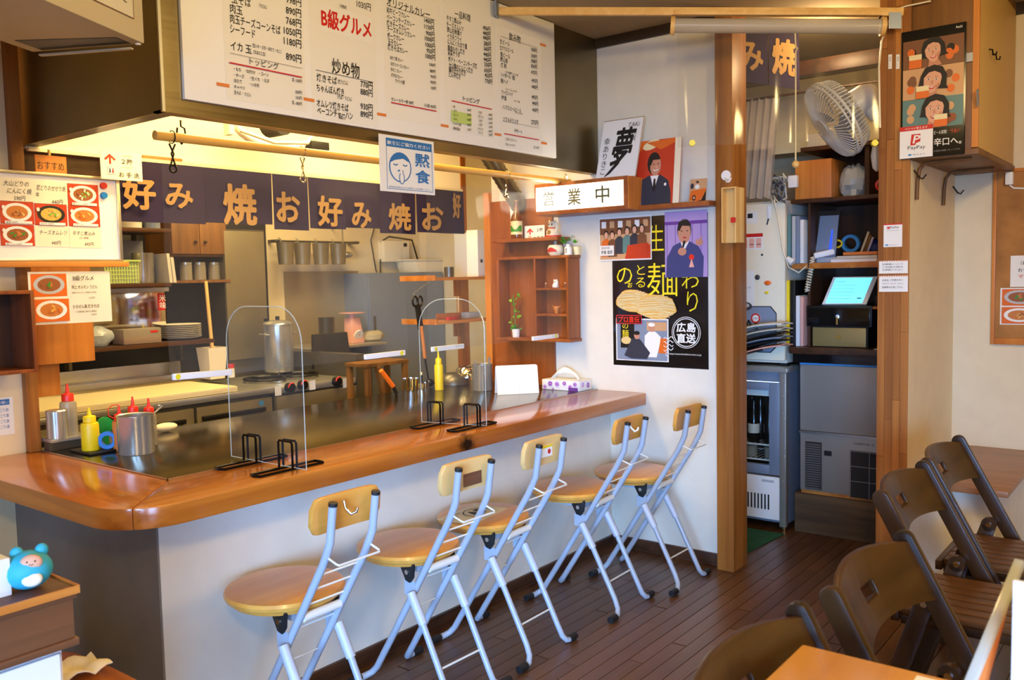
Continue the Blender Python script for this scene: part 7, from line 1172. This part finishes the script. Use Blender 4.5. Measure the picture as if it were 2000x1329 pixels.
# lace curtain
def lac(s, t):
    p = Xp(1460, 192, 4.25); q = Xp(1524, 192, 4.25); b0 = Xp(1442, 384, 4.25); b1 = Xp(1508, 384, 4.25); A = V(p)+(V(q)-V(p))*s; B = V(b0)+(V(b1)-V(b0))*s; P = A+(B-A)*(1-t); return P+V((.010*math.sin(s*30)*(1.2-.5*t), 0, -.012*abs(math.sin(s*12))*(1-t)))
one('lace_curtain', 'pale lace curtain hanging in the doorway', 'curtain', MB().grid(lac, 36, 6), 'lace_clear', smooth=80)
a, b = Xp(1440, 193, 4.26), Xp(1600, 193, 4.26); one('curtain_rod', 'thin rod carrying the lace curtain', 'rod', MB().cyl((4.25, 2.9395, Xp(1490, 192, 4.25).z), (4.25, 1.0005, Xp(1490, 192, 4.25).z), .006, n=8), 'dark_wood')
# second noren
nr2 = thing('noren_curtain', 'short dark noren with two tan characters inside the doorway', 'curtain', (4.1, 1.65, 2.2)); n0, n1, n2, n3 = Xp(1434, 60, 4.0), Xp(1560, 60, 4.15), Xp(1562, 176, 4.15), Xp(1434, 157, 4.0)
for k in range(2):
    s0, s1 = (0.0, .515) if k == 0 else (.535, 1.0)
    def fn(s, t, s0=s0, s1=s1): q = s0+(s1-s0)*s; A = V(n0)+(V(n1)-V(n0))*q; B = V(n3)+(V(n2)-V(n3))*q; return B+(A-B)*t
    p_ = part('cloth_panel', MB().grid(fn, 4, 3), 'noren', nr2, thick=.0015); u_ = (V(n2)-V(n3)).normalized(); S = Sheet(V(n3)-V((.004, 0, 0)), u_, V((0, 0, 1))); Wn = (V(n2)-V(n3)).length; S.text(('み', '焼')[k], Wn*(.27, .77)[k], .06, .125 if k == 0 else .16, 'tan_letter', .105, .035, 'c')
    for (nm, mt_), mb in S.mbs.items(): part(nm, mb, mt_, p_, merge=False)
one('door_lintel', 'dark wooden beam across the back room ceiling', 'beam', MB().box((4.3, 1.0, 2.29), (4.36, 2.94, 2.36)), 'dark_wood', bevel=.003)
bxs = thing('wall_boards', 'cream boarded cupboard above the back room shelves', 'cupboard', (4.9, 1.6, 1.97)); part('board', MB().box((4.80, 1.0, 2.03), (5.29, 2.6, 2.28)), 'wall_cream', bxs); part('drawer_front', MB().box((4.785, 1.3, 1.99), (4.7995, 1.9, 2.10)), 'cream', bxs, .003)
# wall fan
fc_ = Xp(1632, 232, 3.72); fn_ = thing('wall_fan', 'white wall fan with wire cage in the doorway', 'fan', (3.72, fc_.y, fc_.z)); ax = V((-.45, .62, -.5)).normalized(); e1 = ax.cross(V((0, 0, 1))).normalized(); e2 = e1.cross(ax); cR = .165
def ringp(r, o, n=40): return [fc_+ax*o+e1*(r*math.cos(2*PI*i/n))+e2*(r*math.sin(2*PI*i/n)) for i in range(n)]
part('rim', MB().tube(ringp(cR, 0), .006, 6, True).tube(ringp(cR, .02), .004, 6, True), 'fan_white', fn_, smooth=60); wr = MB()
for i in range(60):
    t = 2*PI*i/60; d = e1*math.cos(t)+e2*math.sin(t); wr.tube([fc_+d*cR, fc_+d*(cR*.96)+ax*.035, fc_+d*(cR*.5)+ax*.06, fc_+d*(cR*.2)+ax*.06], .002, 4); wr.tube([fc_+d*cR, fc_+d*(cR*.9)-ax*.05, fc_+d*(cR*.3)-ax*.075], .002, 4)
part('cage', wr, 'fan_white', fn_, merge=False, kind='stuff'); part('hub', MB().cyl(fc_+ax*.055, fc_+ax*.066, cR*.22, n=20), 'fan_white', fn_, smooth=40)
for k in range(4):
    t = k*PI/2+.4; d = e1*math.cos(t)+e2*math.sin(t); s = e1*-math.sin(t)+e2*math.cos(t); part('blade', MB().add([fc_+d*.03-s*.02-ax*.01, fc_+d*.14-s*.06-ax*.02, fc_+d*.145+s*.03+ax*.015, fc_+d*.03+s*.02+ax*.01], [(0, 1, 2, 3)]), 'bluegrey', fn_, thick=.002)
part('motor', MB().tube([fc_-ax*.06, fc_-ax*.08, fc_-ax*.15, fc_-ax*.19, fc_-ax*.2], [.05, .062, .06, .04, .01], 18), 'fan_white', fn_, smooth=50); m0 = fc_-ax*.13; bp_ = V((3.79, 1.02, m0.z-.07)); part('arm', MB().tube([m0, m0+(bp_-m0)*.5+V((0, 0, -.03)), bp_], [.035, .03, .035], 12), 'fan_white', fn_, smooth=50); part('wall_plate', MB().box((3.76, 1.016, bp_.z-.08), (3.82, 1.03, bp_.z+.06)), 'fan_white', fn_, .006)
one('fan_handle', 'white drooping cover hanging below the wall fan', 'cover', MB().tube([Xp(1710, 285, 3.8), Xp(1709, 305, 3.8), Xp(1711, 328, 3.8), Xp(1713, 335, 3.8)], [.012, .017, .014, .004], 10), 'fan_white', smooth=60)
c = Xp(1711, 362, 3.75); one('red_ring', 'small red ring hanging on the right door post', 'ring', MB().tube([(3.75, 1.035+.016*math.cos(t), c.z+.018*math.sin(t)) for t in [2*PI*i/14 for i in range(14)]], .006, 6, True), 'red', smooth=60)
# ================================================================== folding counter stools
flat('stool_back_light', (232, 190, 120), 0.35, coat=0.2); flat('sleeve_grey', (186, 192, 204), 0.4)
def make_stool(name, label, backmat, group, extras):
    t = thing(name, label, 'stool', (0, 0, 0), group)
    seat = MB().lathe([(0, .430), (.12, .430), (.15, .436), (.155, .446), (.168, .452), (.172, .463), (.168, .472), (.14, .476), (0, .476)], (0, .075, 0), 40)
    part('seat', seat, 'stool_wood', t, smooth=35)
    part('seat_bracket', MB().box((-.06, -.03, .405), (.06, .12, .4295)), 'tube_blue', t, .004)
    W2 = .075
    for s in (-1, 1):
        x = s*W2
        part('long_tube', MB().tube([(x, -.238, .765), (x, -.222, .665), (x, -.208, .635), (x, -.19, .60), (x, .10, .145), (x, .165, .045), (x+s*.006, .185, .022), (x+s*.025, .198, .013), (x+s*.05, .20, .0125)], .0115, 10), 'tube_blue', t, smooth=60)
        part('tube_cap', MB().cyl((x, -.2385, .7655), (x, -.2400, .775), .0122, n=12), 'rubber', t)
        part('rubber_foot', MB().cyl((x+s*.046, .20, .0135), (x+s*.088, .20, .0135), .0135, n=14), 'rubber', t, smooth=40)
        x2 = s*.098
        part('sleeve', MB().tube([(x2, -.036, .352), (x2, -.088, .26)], .015, 10), 'sleeve_grey', t, smooth=50); part('hinge_plate', MB().box((x+s*.0118, -.045, .335), (x2-s*.0155+s*.004, .005, .385)), 'tube_blue', t)
        part('short_leg', MB().tube([(x2, -.08, .275), (x2, -.185, .07), (x2+s*.004, -.2, .035), (x2+s*.02, -.207, .016), (x2+s*.038, -.208, .0125)], .0105, 10), 'tube_blue', t, smooth=60)
        part('rubber_foot', MB().cyl((x2+s*.036, -.208, .0135), (x2+s*.078, -.208, .0135), .0135, n=14), 'rubber', t, smooth=40)
        kb_ = part('pivot_plate', MB().prism([(x+s*.012, -.05, .445), (x+s*.012, .0, .445), (x+s*.012, .012, .425), (x+s*.012, -.01, .385), (x+s*.012, -.03, .38), (x+s*.012, -.045, .40)], (s*.010, 0, 0)), 'rubber', t, .003); part('bolt', MB().cyl((x+s*.022, -.02, .415), (x+s*.026, -.02, .415), .008, n=10), 'chrome', kb_, smooth=40)
    for (y, z, r) in ((-.165, .565, .003), (-.137, .52, .003), (-.105, .47, .003), (-.058, .395, .003), (.02, .272, .0025)): part('rung', MB().cyl((-W2, y, z), (W2, y, z), r, n=8), 'rod_white', t)
    part('handle_rung', MB().cyl((-W2+.01, -.085, .43), (W2-.01, -.085, .43), .013, n=12), 'rod_white', t, smooth=40); part('leg_rung', MB().cyl((-.098, -.155, .13), (.098, -.155, .13), .0035, n=8), 'rod_white', t)
    part('towel_rail', MB().tube([(-W2, -.205, .625), (-W2, -.245, .612), (-W2+.004, -.25, .609), (W2-.004, -.25, .609), (W2, -.245, .612), (W2, -.205, .625)], .0032, 6), 'rod_white', t)
    # curved rounded backrest on the counter side of the tubes
    pts = []
    bw, bh, r = .12, .05, .028
    for (cx, cz, a0) in ((bw-r, bh-r, 0), (-bw+r, bh-r, PI/2), (-bw+r, -bh+r, PI), (bw-r, -bh+r, 1.5*PI)):
        for i in range(6): a = a0+PI/2*i/5; pts.append((cx+r*math.cos(a), cz+r*math.sin(a)))
    fr = MB(); n = len(pts); yb = lambda x, z: -.214-z*.13+.9*x*x*-.0+(-.5*(x*x))
    F = [(x, yb(x, z)+.003, .735+z) for x, z in pts]; B = [(x, yb(x, z)+.021, .735+z) for x, z in pts]
    # strips across so that the plate can curve
    def plate(off, flip):
        g = []
        for (x, z) in pts: g.append((x, yb(x, z)+off, .735+z))
        return g
    cols = 12; vs = []; fs = []
    def hz(x):
        ax_ = abs(x)
        if ax_ <= bw-r: return bh
        d = min(ax_-(bw-r), r); return bh-r+math.sqrt(max(r*r-d*d, 0))
    for i in range(cols+1):
        x = -bw+2*bw*i/cols; x = math.copysign(bw*(abs(x)/bw)**.8, x); h_ = max(hz(x), .012)
        for off in (.0, .018):
            for z in (-h_, -h_*.35, h_*.35, h_): vs.append((x, yb(x, z)+off+.0117, .735+z))
    for i in range(cols):
        a = i*8; b = a+8
        for k in range(3): fs.append((a+k, b+k, b+k+1, a+k+1)); fs.append((a+4+k, a+5+k, b+5+k, b+4+k))
        fs.append((a, a+4, b+4, b)); fs.append((a+3, b+3, b+7, a+7))
    fs += [(0, 1, 5, 4), (1, 2, 6, 5), (2, 3, 7, 6)]; q = cols*8; fs += [(q, q+4, q+5, q+1), (q+1, q+5, q+6, q+2), (q+2, q+6, q+7, q+3)]
    bk_ = part('backrest', MB().add(vs, fs), backmat, t, smooth=45, bevel=.004)
    if extras == 'hook' or extras == 'white hook':
        m_ = 'chrome' if extras == 'hook' else 'white_gloss'; part('hook', MB().tube([(-.018, -.216, .765), (-.018, -.222, .745), (-.012, -.236, .73), (.0, -.243, .735), (.004, -.243, .745)], .004, 8), m_, bk_, smooth=60)
    if extras == 'label':
        part('warning_label', MB().box((-.035, -.2065, .715), (.05, -.2052, .755)), 'paper', bk_); part('label_stripe', MB().box((-.035, -.2075, .747), (.05, -.2066, .755)), 'yellow', bk_); part('label_dot', MB().cyl((.03, -.2067, .732), (.03, -.2078, .732), .009, n=12), 'red', bk_)
    if extras == 'patch': part('faded_patch', MB().box((-.02, -.2072, .70), (.062, -.2058, .74)), 'tray_wood', bk_)
    return t
specs = [(1.553, 2.0, 'stool_wood', 'hook', 'folding counter stool with a chrome hook on its backrest, nearest the camera', 0),
         (2.05, 1.995, 'stool_back_light', 'patch', 'folding counter stool with a faded patch on its pale backrest', -2),
         (2.462, 2.008, 'stool_back_light', 'label', 'folding counter stool with a warning label and a paper on the seat', 1),
         (3.005, 1.985, 'stool_wood', 'white hook', 'folding counter stool with a white hook on its backrest', 2),
         (3.40, 1.92, 'stool_wood', None, 'folding counter stool at the far end by the door post', 0)]
for (x, y, bm_, ex, lb, rz) in specs: put(make_stool('folding_stool', lb, bm_, 'folding stools along the counter', ex), (x, y, 0), R(rz))
# fan-shaped paper on the third stool
c = V((2.462, 2.085, .4765)); th = thing('paper_leaflet', 'beige leaflet with a black round logo lying on the third stool', 'leaflet', c); S = Sheet(c+V((-.15, -.07, 0)), (1, .12, 0), (-.12, 1, 0)); S.slab(.25, .15, .0005, 'label_cream'); S.o += V((0, 0, .0006)); S.oval(.15, .07, .062, .055, 'ink', 'print', 30, ring=.07); S.text('AP', .11, .045, .055, 'ink', .08, .05); S.text('お好み焼 大好き', .01, .118, .012, 'ink', .1, .0); S.text('岡山 真庭', .01, .10, .01, 'ink', .06, 0); S.finish(th)
# ================================================================== dark folding chairs, their backs to the aisle
def make_chair(label):
    t = thing('folding_chair', label, 'chair', (0, 0, 0), 'dark wooden folding chairs along the right side'); W2 = .225
    # seat faces -y, back leans to +y; stiles run from the back top to the front floor
    top = V((0, .06, .735)); foot = V((0, -.335, .0))
    for s in (-1, 1):
        x = V((s*W2, 0, 0)); d = (foot-top).normalized(); side = V((1, 0, 0)); nrm = d.cross(side)
        L_ = (foot-top).length; rr_ = .022; P_ = [x+foot+nrm*rr_, x+foot-nrm*rr_] + [x+top-nrm*(rr_*math.cos(a_))-d*(rr_*math.sin(a_)) for a_ in [PI*i/10 for i in range(11)]]
        part('stile', MB().prism([p-side*.0125 for p in P_], side*.025), 'chair_wood', t, .005)
        xi = V((s*(W2-.03), 0, 0)); a = V((0, -.045, .46)); b = V((0, .10, .0)); dd = (b-a).normalized(); nn_ = dd.cross(side)
        part('rear_leg', MB().obox(xi+(a+b)/2, (b-a).length/2, .011, .024, (dd, side, nn_)), 'chair_wood', t, .006); part('rear_leg_cap', MB().cyl(xi+a-side*.011, xi+a+side*.011, .024, n=16), 'chair_wood', t, smooth=40)
        part('bolt', MB().cyl(xi+a+V((s*.011, 0, 0)), xi+a+V((s*.016, 0, 0)), .009, n=12), 'chrome', t, smooth=40); part('bolt', MB().cyl(xi+a-V((s*.011, 0, 0)), xi+a-V((s*.016, 0, 0)), .009, n=12), 'chrome', t, smooth=40)
        part('seat_rail', MB().box((s*(W2-.0560), -.40, .385), (s*(W2-.0425), .02, .41)), 'chair_wood', t, .004)
    for i in range(7):
        x = -.153+.051*i; part('seat_slat', MB().box((x-.0225, -.40, .411), (x+.0225, .02, .425)), 'seat_slat', t, .002)
    part('seat_front_rail', MB().box((-W2+.025, -.415, .395), (W2-.025, -.4005, .425)), 'chair_wood_x', t, .003); part('seat_back_rail', MB().box((-W2+.025, .0205, .395), (W2-.025, .04, .425)), 'chair_wood_x', t, .003)
    part('floor_stretcher', MB().box((-W2+.013, .068, .12), (W2-.013, .084, .15)), 'chair_wood_x', t, .003); part('front_stretcher', MB().cyl((-W2+.013, -.25, .16), (W2-.013, -.25, .16), .011, n=10), 'chair_wood_x', t, smooth=40)
    # curved backrest board with a handle hole
    cols = 14; hw = W2-.0125; z0, z1 = .615, .735; hx, hz0, hz1 = .036, .665, .695
    xs = sorted(set([-hw+2*hw*i/cols for i in range(cols+1)]+[-hx, hx])); zs_ = [z0, hz0, hz1, z1]
    def yb(x, z): return .06-(.735-z)*(.395/.735)+.045*(1-(x/hw)**2)
    mbk = MB(); vi = {}; vs = []; fs = []
    for off in (0, 1):
        for i, x in enumerate(xs):
            for j, z in enumerate(zs_):
                lift = .018*(1-(x/hw)**2) if j == 3 else (-.012*(1-(x/hw)**2)*-1 if j == 0 else 0)
                vi[off, i, j] = len(vs); vs.append((x, yb(x, z)-.012+.015*off, z+lift))
    for i in range(len(xs)-1):
        for j in range(3):
            hole = j == 1 and xs[i] >= -hx-1e-6 and xs[i+1] <= hx+1e-6
            if not hole:
                fs.append((vi[0, i, j], vi[0, i+1, j], vi[0, i+1, j+1], vi[0, i, j+1])); fs.append((vi[1, i, j], vi[1, i, j+1], vi[1, i+1, j+1], vi[1, i+1, j]))
            else:
                fs.append((vi[0, i, 1], vi[1, i, 1], vi[1, i+1, 1], vi[0, i+1, 1])); fs.append((vi[0, i, 2], vi[0, i+1, 2], vi[1, i+1, 2], vi[1, i, 2]))
                if abs(xs[i]+hx) < 1e-6: fs.append((vi[0, i, 1], vi[0, i, 2], vi[1, i, 2], vi[1, i, 1]))
                if abs(xs[i+1]-hx) < 1e-6: fs.append((vi[0, i+1, 1], vi[1, i+1, 1], vi[1, i+1, 2], vi[0, i+1, 2]))
        fs.append((vi[0, i, 0], vi[1, i, 0], vi[1, i+1, 0], vi[0, i+1, 0])); fs.append((vi[0, i, 3], vi[0, i+1, 3], vi[1, i+1, 3], vi[1, i, 3]))
    e = len(xs)-1
    for j in range(3): fs.append((vi[0, 0, j], vi[0, 0, j+1], vi[1, 0, j+1], vi[1, 0, j])); fs.append((vi[0, e, j], vi[1, e, j], vi[1, e, j+1], vi[0, e, j+1]))
    part('backrest', MB().add(vs, fs), 'chair_wood_x', t, smooth=45, bevel=.003)
    return t
ch = make_chair('dark wooden folding chair farthest away, beside the alcove table')
put(ch, (3.17, .605, 0), 0)
for (x, y, lb, rz) in ((2.665, .605, 'dark wooden folding chair, second farthest in the row', 0), (1.86, .465, 'dark wooden folding chair in the middle right foreground', -2), (1.30, .495, 'dark wooden folding chair pushed against the foreground table', 0)):
    c = copy_tree(ch); c['label'] = lb; put(c, (x, y, 0), R(rz))
# ================================================================== foreground right: table with menu stand
tb = thing('dining_table', 'light wooden dining table corner in the right foreground', 'table', (1.05, .15, 0)); part('top', MB().box((.45, -.35, .692), (1.435, .516, .72)), 'table_wood', tb, .004)
for x in (.52, 1.36): 
    for y in (-.28, .0): part('leg', MB().box((x-.025, y-.025, 0), (x+.025, y+.025, .6915)), 'chair_wood', tb, .003)
part('apron', MB().box((.55, -.29, .64), (1.33, -.27, .6915)).box((.55, -.01, .64), (1.33, .01, .6915)), 'chair_wood', tb)
a, b = Zp(1790, 1322, .7208), Zp(1850, 1329, .7208)
one('paper_slip', 'small white paper slip on the foreground table', 'paper', MB().box((a.x-.10, a.y-.07, .7203), (a.x+.004, a.y+.0, .7212)), 'paper')
ms_ = thing('acrylic_menu_stand', 'clear leaning menu stand with a painted orange reflection at the right border', 'menu stand', (1.25, .17, .72))
t_ = Xp(1992, 1098, 1.36); bt_ = Xp(1893, 1340, 1.2)
part('leaning_pane', MB().prism([bt_, t_, t_+V((.0, -.16, 0)), bt_+V((.0, -.16, 0))], (.004, 0, 0)), 'acrylic', ms_); part('pane_edge', MB().bar(bt_, t_, .012, .012), 'acrylic_edge', ms_, .002); o0, o1 = Xp(1915, 1345, 1.22), Xp(1960, 1178, 1.34); part('orange_reflection', MB().bar(o0, o1, .01, .02), 'orange_paper', ms_, .003)  # orange reflection in the acrylic edge, painted as a solid bar
a, b = Xp(1979, 1135, 1.18), Xp(1980, 1345, 1.18); part('white_card', MB().box((1.18, a.y-.12, .7205), (1.186, a.y, a.z)), 'white', ms_)
# ================================================================== foreground left: drawer box, white boxes, plush, bench
X0_ = .30; fy = 1.755; tx = .812; zt0 = .75
bxw = thing('wooden_drawer_box', 'dark wooden drawer box with a lighter top in the left foreground', 'box', (.55, 1.85, .645)); part('top', MB().box((X0_, fy, .728), (tx, 2.05, zt0)), 'tray_wood', bxw, .003); part('lip', MB().box((X0_, fy-.004, .738), (tx+.004, fy-.0005, zt0+.004)).box((tx+.0005, fy, .738), (tx+.005, 2.05, zt0+.004)), 'orange_wood_x', bxw); part('body', MB().box((X0_+.004, fy+.006, .648), (tx-.006, 2.045, .7275)), 'tray_wood', bxw, .002); part('base', MB().box((X0_, fy, .632), (tx, 2.05, .6475)), 'tray_wood', bxw, .003)
wc = thing('white_cabinet', 'white cabinet under the wooden drawer box at the left edge', 'cabinet', (.5, 1.95, 0)); q = Zp(118, 1265, .60); part('body', MB().box((.20, fy+.03, 0), (.79, 2.05, .6315)), 'white', wc, .006); part('door', MB().box((.21, fy+.018, .02), (.78, fy+.0295, .62)), 'white_gloss', wc, .003)
w0 = Zp(52, 1160, zt0+.001); one('white_carton', 'white carton on the wooden drawer box at the left edge', 'box', MB().box((.36, fy+.06, zt0+.0005), (.715, fy+.19, zt0+.075)), 'white', bevel=.002)
c = Zp(62, 1152, zt0+.001); bl_ = thing('plush_toy', 'round turquoise plush toy with eared hood leaning on the white carton', 'toy', (c.x, c.y, zt0)); c = V((c.x, c.y+.012, zt0+.039)); vd = (EYE-c).normalized(); sd = V((0, 0, 1)).cross(vd).normalized(); upv = vd.cross(sd)
part('body', MB().ball(c, .046, .042, .038), 'turquoise', bl_, smooth=60)
for s in (-1, 1): part('ear', MB().ball(c+sd*(s*.022+.004)+upv*.034, .013, .010, .014), 'turquoise', bl_, smooth=60)
part('side_panel', MB().ball(c-sd*.034+upv*.0, .018, .02, .03), 'pink', bl_, smooth=60)
mm = Matrix((sd, upv, vd)).transposed(); fc2 = c+vd*.033+upv*.012+sd*.006; part('face', MB().ball(fc2, .0205, .016, .008, 16, 8, mm), 'skin', bl_, smooth=60); part('belly', MB().ball(c+vd*.0325-upv*.02+sd*.006, .019, .0145, .009, 16, 8, mm), 'paper_warm', bl_, smooth=60)
for s in (-1, 1): part('eye', MB().ball(fc2+vd*.0075+sd*(s*.007)+upv*.002, .0016), 'ink', bl_)
part('mouth', MB().tube([fc2+vd*.0078+sd*(.004*k)-upv*(.005-.002*abs(k)) for k in (-1, -.5, 0, .5, 1)], .0006, 5), 'ink', bl_)
bn_ = thing('wooden_bench', 'low rounded orange wooden bench beside the counter end', 'bench', (.85, 2.2, 0)); r = .07; pts = [(.55, 2.26), (.55, 1.70), (1.0, 1.70)] + [(1.0-r+r*math.cos(t)-0.0, 2.24-r+r*math.sin(t)) for t in [PI/2*i/8 for i in range(9)]]
pts = [(.60, 2.26), (.60, 1.70), (1.005, 1.70), (1.005, 1.9)] + [(.985-r+r*math.cos(t), 2.24-r+r*math.sin(t)) for t in [PI/2*i/8 for i in range(9)]]
pts = [(.80, 2.22), (.80, 1.70), (1.0, 1.70), (1.0, 2.0)] + [(.99-r+r*math.cos(t), 2.22-r+r*math.sin(t)) for t in [PI/2*i/8 for i in range(9)]]
part('seat', MB().prism([(x, y, .42) for x, y in pts], (0, 0, .03)), 'counter_wood_y', bn_, .006)
for (x, y) in ((.83, 1.75), (.96, 1.75), (.83, 2.15), (.94, 2.15)): part('leg', MB().box((x-.02, y-.02, 0), (x+.02, y+.02, .4195)), 'chair_wood', bn_, .002)
c = Zp(150, 1320, .452); one('cream_cloth', 'crumpled cream cloth on the low wooden bench', 'cloth', MB().grid(lambda s, t: (c.x-.05+.11*s, c.y-.05+.10*t, .4506+.016*abs(math.sin(5*s+2*t))+.012*abs(math.cos(4*t-s))), 8, 8), 'cloth_cream', smooth=50, thick=.003)
# ================================================================== air conditioner at the upper left
zb_ = 1.97; A, B, C_, D = (Zp(*q, zb_) for q in ((85, 0), (283, 86), (138, 128), (0, 90)))
ac = thing('air_conditioner', 'beige ceiling unit box with a paper label at the upper left', 'air conditioner', (1.2, 2.5, zb_)); e = (V(B)-V(A)).normalized(); Aq = V(B)-e*.85; cr = V((-e.y, e.x, 0)); wdt = (V(C_)-V(B)).dot(cr); Cq = V(B)+cr*wdt; Dq = Aq+cr*wdt
part('case', MB().prism([Aq, V(B), Cq, Dq], (0, 0, .36)), 'ac_white', ac, .006)
o1_ = V(B)+cr*.03-e*.015; part('outlet_slot', MB().prism([o1_, o1_+cr*(wdt-.07), o1_+cr*(wdt-.07)-e*.10, o1_-e*.06], (0, 0, -.0012)), 'black', ac); part('louvre', MB().bar(o1_+V((0, 0, -.012))+e*.004, o1_+cr*(wdt-.06)+V((0, 0, -.012))+e*.004, .012, .004), 'ac_white', ac); part('corner_light', MB().cyl(V(B)+V((0, 0, -.0015))+cr*.012-e*.012, V(B)+V((0, 0, -.004))+cr*.012-e*.012, .007, n=10), 'white', ac)
S = Sheet(Aq+V((0, 0, .0))-cr*.0015, e, V((0, 0, 1))); S.o += e*(.85-.36-.045)+V((0, 0, .05)); S.rect(0, 0, .36, .2, 'offwhite', 'paper_label'); S.rect(0, 0, .36, .0025, 'tray_wood', 'paper_label'); S.rect(.3575, 0, .0025, .2, 'tray_wood', 'paper_label'); S.text('ご自由にどうぞ', .06, .03, .035, 'ink', .28, 0); S.finish(ac)
part('hanger', MB().box((V(B)-e*.3+cr*.05)[:2]+(zb_+.3605,), (V(B)-e*.28+cr*.07)[:2]+(CZ-.001,)), 'wire', ac)
